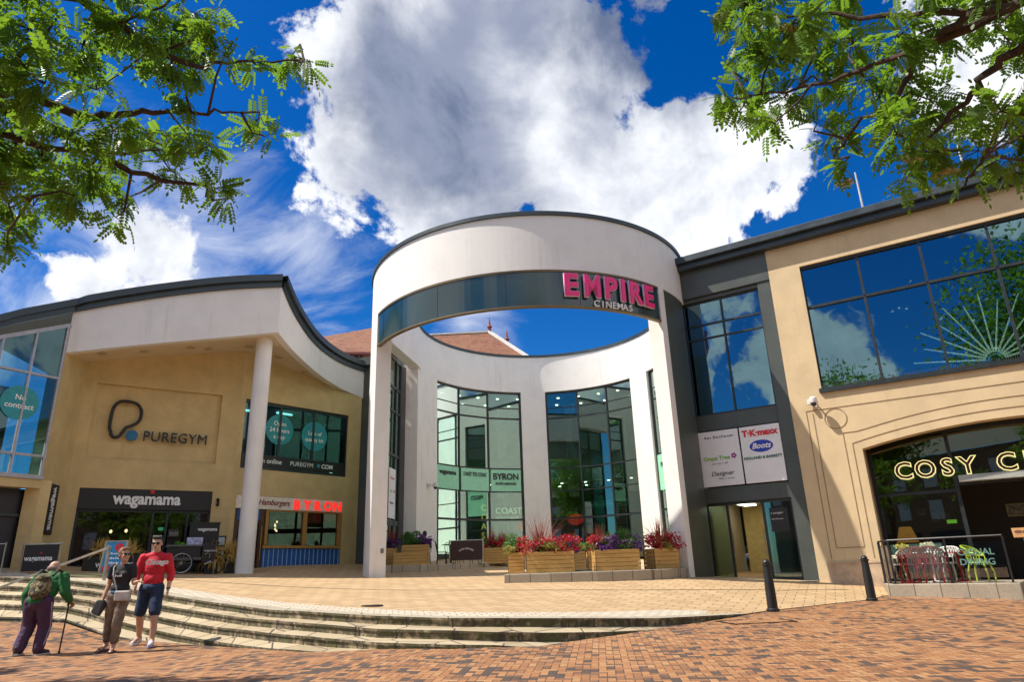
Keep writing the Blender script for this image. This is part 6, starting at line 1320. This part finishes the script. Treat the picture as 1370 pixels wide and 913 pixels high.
for h_, k_, a_, s in ((hipL, kneeL, ankL, 1), (hipR, kneeR, ankR, -1)):
    sm_.tube([Vector(h_) + Vector((s * .118, .01, 0)), Vector(k_) + Vector((s * .098, .01, 0)), Vector(a_) + Vector((s * .082, .01, .06))], .012, 6)
part('side_stripe', sm_, M('lilac_stripe', (.30, .22, .36), .7), old, PF)
for hl, tl in ((heelL, toeL), (heelR, toeR)):
    b, so_ = MB(), MB(); shoe(b, so_, hl, tl); part('shoe', fuse(b, .008, 3), M('black_trainer', (.020, .016, .015), .6), old, PF); part('sole', so_, M('sole_pale', (.62, .60, .58)), old, PF)
b = MB(); T = lambda v: Vector(HC) + HR @ Vector(v); ellr(b, T((0, .045, -.012)), .080, .066, .050, HR)
part('hair', fuse(b, .009, 3, .006), M('grey_stubble', (.30, .20, .16), .8), old, PF)
bp = thing('backpack', 'bulging camouflage backpack worn by the stooped man in green', 'backpack', PF)
RB_ = rotz(0, 20); b = MB(); ellr(b, (-.035, .115, 1.0), .165, .11, .19, RB_); ellr(b, (-.035, .185, .93), .125, .065, .105, RB_); ellr(b, (-.035, .10, 1.13), .12, .09, .08, RB_)
part('pack', fuse(b, .010, 4, .03), camo('camouflage_cloth'), bp, PF)
b = MB()
for x in (-.16, .11): b.tube([(x, .06, 1.17), (x, -.05, 1.26), (x + .02 * (1 if x > 0 else -1), -.17, 1.22)], .022, 8)
part('strap', b, M('dark_webbing', (.04, .035, .02), .8), bp, PF, smooth=True)
b = MB().tube([(-.31, -.31, .74), (-.305, -.21, .755), (-.30, -.22, .70)], [.016, .017, .014], 8).tube([(-.303, -.235, .75), (-.27, -.235, .02)], .012, 8).lathe([(.018, 0), (.018, .05), (.012, .06)], 10, (-.27, -.235, -.015))
ws_ = solo('walking_stick', b, M('stick_brown', (.05, .025, .015), .5), 'thin dark walking stick in the right hand of the stooped man', 'walking stick', PF, smooth=True)
# ---- someone sitting on the café terrace behind the purple flowers
PF = FR(-3.62, 27.25, 1.34, 205)
sit = thing('person', 'seated dark haired person on the café terrace, half hidden behind purple flowers', 'person', PF)
b = MB(); HR = rotz(0, 5); HC = (0, -.03, 1.12); head(b, HC, HR); chain(b, [(0, .01, .90), (0, 0, 1.03)], [.06, .055]); ellr(b, (0, .02, .74), .16, .11, .22)
for s in (-1, 1): chain(b, [(s * .18, .01, .90), (s * .23, -.06, .66), (s * .12, -.26, .62)], [.058, .045, .03]); chain(b, [(s * .09, .0, .50), (s * .11, -.40, .48), (s * .11, -.40, .07)], [.085, .06, .04]); caps(b, (s * .11, -.40, .05), (s * .11, -.55, .035), .04, .032); hand(b, (s * .12, -.26, .62), (-s * .5, -1, -.1), (0, 0, -1), (-s, 0, 0), .5)
part('body', fuse(b, .009, 3), m_skin, sit, PF); face(HC, HR, sit, PF, 1.0, False)
b = MB(); ellr(b, (0, .02, .72), .19, .135, .24); caps(b, (-.14, .01, .90), (.14, .01, .90), .078, .078)
for s in (-1, 1): chain(b, [(s * .18, .01, .90), (s * .23, -.06, .66), (s * .15, -.2, .63)], [.078, .062, .05])
part('jacket', fuse(b, .011, 4, .01), M('dark_jacket', (.022, .025, .05), .8), sit, PF)
b = MB(); ellr(b, (0, .01, .50), .18, .15, .11)
for s in (-1, 1): chain(b, [(s * .09, .0, .50), (s * .11, -.40, .48), (s * .11, -.40, .12)], [.10, .078, .06])
part('trousers', fuse(b, .011, 4), M('dark_trousers', (.02, .02, .025), .8), sit, PF)
b = MB(); T = lambda v: Vector(HC) + HR @ Vector(v); ellr(b, T((0, .03, .05)), .084, .092, .088, HR); ellr(b, T((0, .06, -.01)), .078, .055, .07, HR); part('hair', fuse(b, .009, 3), M('black_hair', (.015, .010, .008), .6), sit, PF)
o = copy_tree(cc); o.matrix_world = FR(-3.62, 27.28, 1.34, 205); o['label'] = 'black metal café chair under the seated person on the terrace'; o['group'] = 'black café chairs on the terrace'

# ================================================================== TREES
m_bark = M('bark', (.060, .038, .025), .9, var=.4, scale=14, bump=.8, bscale=25)
m_leaf = leafmat('locust_leaves', (.012, .070, .006), (.155, .27, .018), .50, 2.2)
def leaf_template():
    V, F = [], []
    def leaflet(p, d, L, W_):
        d = d / np.linalg.norm(d); s = np.cross(d, (0, 0, 1.0)); s /= np.linalg.norm(s); o = len(V)
        for a, b in ((0, 0), (.28, .40), (.70, .42), (1, 0), (.70, -.42), (.28, -.40)): V.append(p + d * L * a + s * W_ * b * 1.15 + np.array((0, 0, -.12 * L * a * a + .10 * abs(b) * W_)))
        F.append(tuple(range(o, o + 6)))
    n = 6
    for i in range(n):
        t = .18 + .78 * i / n; p = np.array((t * .18, 0, -.045 * t * t)); L = .046 * (1 - .35 * abs(t - .5))
        for s in (-1, 1): leaflet(p, np.array((.45, s * 1.0, -.12)), L, .022)
    leaflet(np.array((.18, 0, -.045)), np.array((1, 0, -.3)), .044, .021)
    o = len(V); V += [np.array((0, .0015, 0)), np.array((0, -.0015, 0)), np.array((.18, -.001, -.045)), np.array((.18, .001, -.045))]; F.append((o, o + 1, o + 2, o + 3))
    return np.array(V), F
LV, LF = leaf_template()
def crown_mesh(spots, rng, scale=.88):
    """spots: (x, y, z, dirx, diry, dirz) one compound leaf each"""
    n = len(spots); A = np.array(spots); P, dr = A[:, :3], A[:, 3:6]; dr = dr / np.linalg.norm(dr, axis=1, keepdims=True)
    up = np.tile((0, 0, 1.0), (n, 1)) + rng.normal(size=(n, 3)) * .55; s = np.cross(up, dr); s /= np.linalg.norm(s, axis=1, keepdims=True); u = np.cross(dr, s)
    sc = (rng.uniform(.75, 1.15, n) * scale)[:, None, None]
    V = P[:, None, :] + sc * (LV[None, :, 0:1] * dr[:, None, :] + LV[None, :, 1:2] * s[:, None, :] + LV[None, :, 2:3] * u[:, None, :])
    V = V.reshape(-1, 3); nv = len(LV); sizes = np.array([len(f) for f in LF]); idx = np.concatenate([np.array(f) for f in LF])
    loops = (idx[None, :] + (np.arange(n) * nv)[:, None]).ravel(); tot = np.tile(sizes, n); st = np.concatenate(([0], np.cumsum(tot)[:-1]))
    me = bpy.data.meshes.new('crown'); me.vertices.add(len(V)); me.vertices.foreach_set('co', V.astype(np.float32).ravel())
    me.loops.add(len(loops)); me.loops.foreach_set('vertex_index', loops.astype(np.int32)); me.polygons.add(len(tot)); me.polygons.foreach_set('loop_start', st.astype(np.int32))
    me.update(calc_edges=True); tone = np.repeat(rng.uniform(0, 1, n), len(LF)); a = me.attributes.new('tone', 'FLOAT', 'FACE'); a.data.foreach_set('value', tone.astype(np.float32)); return me
def locust_tree(base, top, limbs, clumps, rest, label, seed, blossom=()):
    rng = np.random.default_rng(seed); root = thing('locust_tree', label, 'tree', base); tm = MB()
    B, T = Vector(base), Vector(top); tm.tube([B, B.lerp(T, .3) + Vector((.06, .05, 0)), B.lerp(T, .65) + Vector((-.05, .04, 0)), T], [.26, .20, .17, .12], 12)
    ends = []; lead = Vector(np.mean([q[:3] for q in rest[:60]], axis=0)); tm.tube([B.lerp(T, .97), T.lerp(lead, .4) + Vector((0, 0, .25)), lead + Vector((0, 0, .5)), lead + Vector((.2, 0, 1.8))], [.115, .09, .06, .015], 10)
    for k in range(9):
        q = Vector(rest[k * 6][:3]); tm.tube([T.lerp(lead, .5 + .05 * k), T.lerp(lead, .8).lerp(q, .5) + Vector((0, 0, .1)), q], [.05, .03, .008], 6)
    for l in limbs:
        l = [Vector(p) for p in l]; start = min((B.lerp(T, t) for t in (.55, .7, .85, 1.0)), key=lambda q: (q - l[0]).length); mid = start.lerp(l[0], .5) + Vector((0, 0, .12)); pts = [start, mid] + l
        if 'thin' in label: pass
        fine = []
        for a, b in zip(pts[:-1], pts[1:]):
            for t in np.linspace(0, 1, 4, endpoint=False): fine.append(a.lerp(b, t) + Vector(rng.normal(size=3) * .012))
        fine.append(pts[-1]); n = len(fine); tm.tube(fine, [.042 * (1 - .86 * i / (n - 1)) for i in range(n)], 8); ends += fine[4:]
    spots = []
    for (x, y, z, r) in clumps + rest:
        c = Vector((x, y, z)); near = min(ends, key=lambda q: (q - c).length) if (x, y, z, r) in clumps else None
        if near is not None:
            k = near.lerp(c, .55) + Vector(rng.normal(size=3) * .05); tm.tube([near, k, c], [.011, .008, .004], 5)
        n = int((600 if r < .45 else 170) * r * r) + 6; tips = []
        for _ in range(max(2, int(n / 6))):
            d = Vector(rng.normal(size=3)).normalized() * r * rng.uniform(.35, .9); d.z *= .75; tp = c + d; tips.append((c, tp))
            if r < .45 and near is not None: tm.tube([c, c.lerp(tp, .5) + Vector((0, 0, .02)), tp], [.004, .003, .002], 4)
        for _ in range(n):
            a, b_ = tips[rng.integers(len(tips))]; t = rng.uniform(.25, 1); p = a.lerp(b_, t) + Vector(rng.normal(size=3) * .025)
            d = (b_ - a).normalized() * .7 + Vector(rng.normal(size=3)) * .6 + Vector((0, 0, -.28)); spots.append((*p, *d))
    part('trunk', tm, m_bark, root, I4, smooth=True); part('crown', crown_mesh(spots, rng), m_leaf, root, I4)
    for i, (x, y, z) in enumerate(blossom):
        part('blossom', petals(70, .05, .05, .09, .022, np.random.default_rng(seed + 50 + i), 4), leafmat('dry_blossom', (.30, .20, .05), (.50, .40, .14), .3), root, Matrix.Translation((x, y, z)))
def rest_crown(cx, cy, cz, R1, n, seed):
    """the part of the crown that lies beside, behind and above the camera"""
    rng = np.random.default_rng(seed); out = []
    while len(out) < n:
        d = rng.normal(size=3); d /= np.linalg.norm(d); r = R1 * rng.uniform(.45, 1) ** .6; p = np.array((cx, cy, cz)) + d * r * np.array((1, 1, .62))
        if p[1] > .6 and p[2] - 1.04 < 1.5 * p[1] + .8 and abs(p[0]) < .95 * p[1] + 1.0: continue      # keep the open sky in front of the tree
        out.append((*p, rng.uniform(.45, .7)))
    return out
LIMB_L = [[(-3.17, 3.59, 3.75), (-2.99, 3.74, 3.74), (-2.77, 3.99, 3.84), (-2.44, 4.3, 4.07)], [(-2.7, 3.39, 4.59), (-2.42, 3.78, 4.55), (-2.26, 4.01, 4.57), (-2.01, 4.15, 4.73), (-1.56, 4.33, 4.89)], [(-2.8, 3.74, 3.95), (-2.63, 3.8, 4.02), (-2.45, 3.95, 4.16), (-2.18, 4.15, 4.28), (-1.99, 4.3, 4.39)], [(-2.99, 3.37, 3.83), (-2.89, 3.27, 4.05), (-2.68, 3.23, 4.28)], [(-2.83, 3.92, 3.86), (-2.63, 4.11, 3.78), (-2.34, 4.39, 3.83), (-2.1, 4.6, 3.87)], [(-3.22, 3.65, 3.14), (-3.17, 3.71, 3.35), (-3.09, 3.86, 3.45)]]
CL_L = [(-2.81, 3.21, 4.19, 0.33), (-2.85, 3.7, 4.52, 0.33), (-2.45, 3.52, 4.52, 0.29), (-2.38, 3.9, 4.81, 0.28), (-2.22, 3.9, 4.96, 0.22), (-1.8, 3.37, 4.29, 0.1), (-2.61, 3.17, 3.76, 0.28), (-3.58, 4.2, 4.12, 0.4), (-2.79, 3.66, 3.74, 0.28), (-2.55, 3.72, 3.83, 0.25), (-3.62, 4.61, 4.06, 0.34), (-2.86, 4.1, 3.78, 0.24), (-2.82, 4.55, 4.41, 0.26), (-2.41, 3.9, 4.45, 0.24), (-2.28, 4.14, 4.72, 0.24), (-1.81, 3.58, 4.28, 0.13), (-1.94, 4.25, 4.78, 0.09), (-1.75, 4.56, 5.14, 0.17), (-1.48, 4.19, 4.75, 0.08), (-2.0, 4.63, 4.58, 0.18), (-1.93, 4.63, 4.41, 0.11), (-2.04, 3.68, 3.76, 0.17), (-2.38, 4.65, 4.36, 0.16), (-2.54, 4.44, 3.99, 0.23), (-2.1, 4.23, 3.68, 0.16), (-1.84, 3.93, 3.43, 0.08), (-3.1, 4.75, 3.94, 0.2), (-2.81, 4.3, 3.53, 0.12), (-3.55, 4.33, 3.52, 0.22), (-3.77, 4.57, 3.44, 0.15), (-3.22, 4.35, 3.89, 0.22), (-3.64, 4.57, 3.81, 0.19), (-2.93, 4.02, 3.54, 0.13), (-2.72, 4.12, 4.89, 0.26), (-2.26, 4.02, 4.32, 0.13), (-3.16, 4.34, 4.68, 0.24), (-3.63, 4.02, 4.44, 0.33), (-2.97, 3.45, 3.26, 0.24), (-2.97, 3.04, 3.92, 0.37), (-3.15, 3.37, 3.58, 0.38), (-4.0, 4.46, 3.67, 0.27), (-2.91, 3.24, 4.62, 0.35), (-2.66, 3.59, 4.99, 0.34), (-2.03, 3.4, 4.73, 0.23)]
LIMB_R = [[(2.97, 3.06, 4.01), (2.85, 3.35, 4.18), (2.73, 3.59, 4.19), (2.51, 3.95, 4.29), (2.2, 4.21, 4.37), (1.89, 4.41, 4.47)], [(3.07, 3.26, 3.87), (2.99, 3.48, 3.88), (2.97, 3.7, 3.82), (2.87, 3.99, 3.72), (2.8, 4.16, 3.54)], [(3.12, 3.44, 3.59), (3.09, 3.63, 3.57), (3.1, 3.83, 3.49), (3.03, 3.97, 3.35)], [(2.73, 3.59, 4.19), (2.69, 3.69, 4.1), (2.69, 3.9, 4.03), (2.51, 4.19, 3.97), (2.41, 4.35, 3.83)], [(2.85, 3.35, 4.18), (2.42, 3.66, 4.52), (1.91, 3.97, 4.81)]]
CL_R = [(1.59, 3.96, 4.91, 0.17), (1.73, 3.81, 4.69, 0.24), (2.0, 3.74, 4.54, 0.27), (1.7, 4.45, 4.51, 0.14), (1.84, 4.49, 4.39, 0.2), (2.05, 4.74, 4.88, 0.25), (2.08, 4.33, 4.74, 0.3), (2.53, 4.47, 4.99, 0.32), (2.72, 4.27, 4.88, 0.32), (2.65, 4.7, 4.81, 0.29), (2.67, 4.23, 4.43, 0.24), (2.44, 3.4, 4.09, 0.28), (3.26, 4.01, 4.75, 0.3), (3.56, 4.0, 4.79, 0.31), (3.67, 3.99, 4.51, 0.27), (2.81, 4.03, 4.25, 0.26), (3.13, 4.19, 4.21, 0.25), (2.46, 3.74, 3.79, 0.18), (2.68, 4.7, 4.3, 0.24), (2.36, 4.37, 4.17, 0.12), (2.34, 4.09, 3.64, 0.1), (2.43, 3.61, 3.53, 0.21), (3.25, 4.47, 4.18, 0.28), (3.57, 4.48, 4.28, 0.29), (2.89, 3.35, 3.48, 0.21), (3.67, 4.16, 3.94, 0.21), (2.85, 4.08, 3.6, 0.19), (2.56, 3.84, 3.34, 0.11), (2.86, 3.84, 3.55, 0.2), (3.47, 4.31, 3.85, 0.22), (3.73, 4.38, 3.8, 0.19), (2.76, 3.55, 3.17, 0.08), (2.16, 4.38, 4.43, 0.26), (1.76, 3.78, 3.76, 0.11), (2.0, 4.25, 4.96, 0.24), (3.25, 3.32, 3.92, 0.34), (3.88, 4.15, 3.98, 0.4), (4.01, 4.39, 3.83, 0.27), (1.87, 3.77, 4.98, 0.3), (2.71, 4.17, 5.37, 0.41), (2.68, 3.28, 4.43, 0.34), (2.79, 2.92, 4.04, 0.26)]
locust_tree((-5.6, 2.2, -.02), (-4.4, 2.6, 4.0), LIMB_L, CL_L, rest_crown(-5.2, 1.0, 5.4, 3.0, 60, 3) + [(-8.45, 7.85, 5.5, .42), (-7.85, 7.75, 5.5, .42), (-7.3, 7.6, 5.5, .44), (-9.05, 8.0, 5.5, .40), (-6.8, 7.5, 5.6, .42), (-8.1, 7.5, 5.3, .42), (-7.4, 7.3, 5.4, .42), (-6.7, 7.1, 5.5, .44), (-10.7, 9.3, 5.5, .42), (-10.4, 9.0, 5.4, .40), (-9.3, 7.6, 5.4, .42)], 'leafy locust tree hanging its branches in at the upper left', 11)
locust_tree((5.6, 1.6, -.02), (4.4, 2.2, 4.0), LIMB_R, CL_R, rest_crown(5.4, .4, 5.6, 3.0, 60, 4), 'leafy locust tree with pale blossom hanging in at the upper right', 12, [(1.62, 3.95, 4.80), (1.98, 3.78, 4.50), (2.36, 4.14, 3.50), (2.60, 3.80, 3.45), (2.85, 3.85, 3.36), (3.3, 4.4, 3.9)])
# trees across the square behind the camera: the windows mirror them
def far_tree(x, y, h, r, label, seed):
    rng = np.random.default_rng(seed); root = thing('street_tree', label, 'tree', (x, y, -.05), 'trees across the square'); tm = MB().tube([(x, y, -.05), (x + .1, y, h * .35), (x, y, h * .7)], [.28, .2, .08], 10)
    V, F, T_ = [], [], []
    for _ in range(60):
        d = rng.normal(size=3); d /= np.linalg.norm(d); c = np.array((x, y, h * .66)) + d * r * rng.uniform(.3, 1) * np.array((1, 1, 1.1)); tm.tube([(x, y, h * .5), tuple(c)], [.05, .01], 4)
        for _ in range(240):
            p = c + rng.normal(size=3) * r * .20; u = rng.normal(size=3); u /= np.linalg.norm(u); v = np.cross(u, rng.normal(size=3)); v /= np.linalg.norm(v); s = .10 + r * rng.uniform(.004, .018); o = len(V)
            V += [tuple(p + u * s), tuple(p + v * s * .6), tuple(p - u * s), tuple(p - v * s * .6)]; F.append((o, o + 1, o + 2, o + 3)); T_.append(rng.uniform(0, 1))
    part('trunk', tm, m_bark, root, I4); part('crown', tri_mesh(V, F, T_), m_leaf, root, I4)
for x, y, h, r, s, lab in ((10.5, -6, 11, 3.6, 1, 'broad leafy tree across the square, nearest the bar side'), (1.5, -9, 21, 5.6, 2, 'tall leafy tree across the square behind the viewpoint'), (-12, -9, 16, 4.0, 3, 'rounded leafy tree across the square on the gym side'), (20, -2, 12, 4.0, 4, 'leafy tree beyond the bar end of the square')):
    far_tree(x, y, h, r, lab, s)

# long brick terrace, unseen, added to keep low sky out of the window reflections
bt = thing('sky_block_terrace', 'long brown brick terrace of shops added behind the viewpoint to block low sky reflections', 'building', (0, -30, 0))
part('wall', MB().box(-45, 55, -31, -30, -.3, 11.0), M('brown_brick', (.20, .13, .08), .85, var=.25, scale=3), bt, I4)
part('roof', MB().add([(-46, -29.6, 11), (56, -29.6, 11), (56, -36, 14.5), (-46, -36, 14.5)], [(0, 1, 2, 3)]), M('slate', (.07, .07, .075), .7), bt, I4)
for i in range(14):
    x = -42 + i * 7.0
    part('shop_front', MB().box(x - 2.9, x + 2.9, -29.99, -29.85, .2, 3.4), m_panel, bt, I4)
    for dx in (-1.7, 1.7):
        for z in (4.6, 7.8): part('window', MB().box(x + dx - .7, x + dx + .7, -29.99, -29.9, z, z + 1.9), M('pale_frame', (.55, .55, .56)), bt, I4)
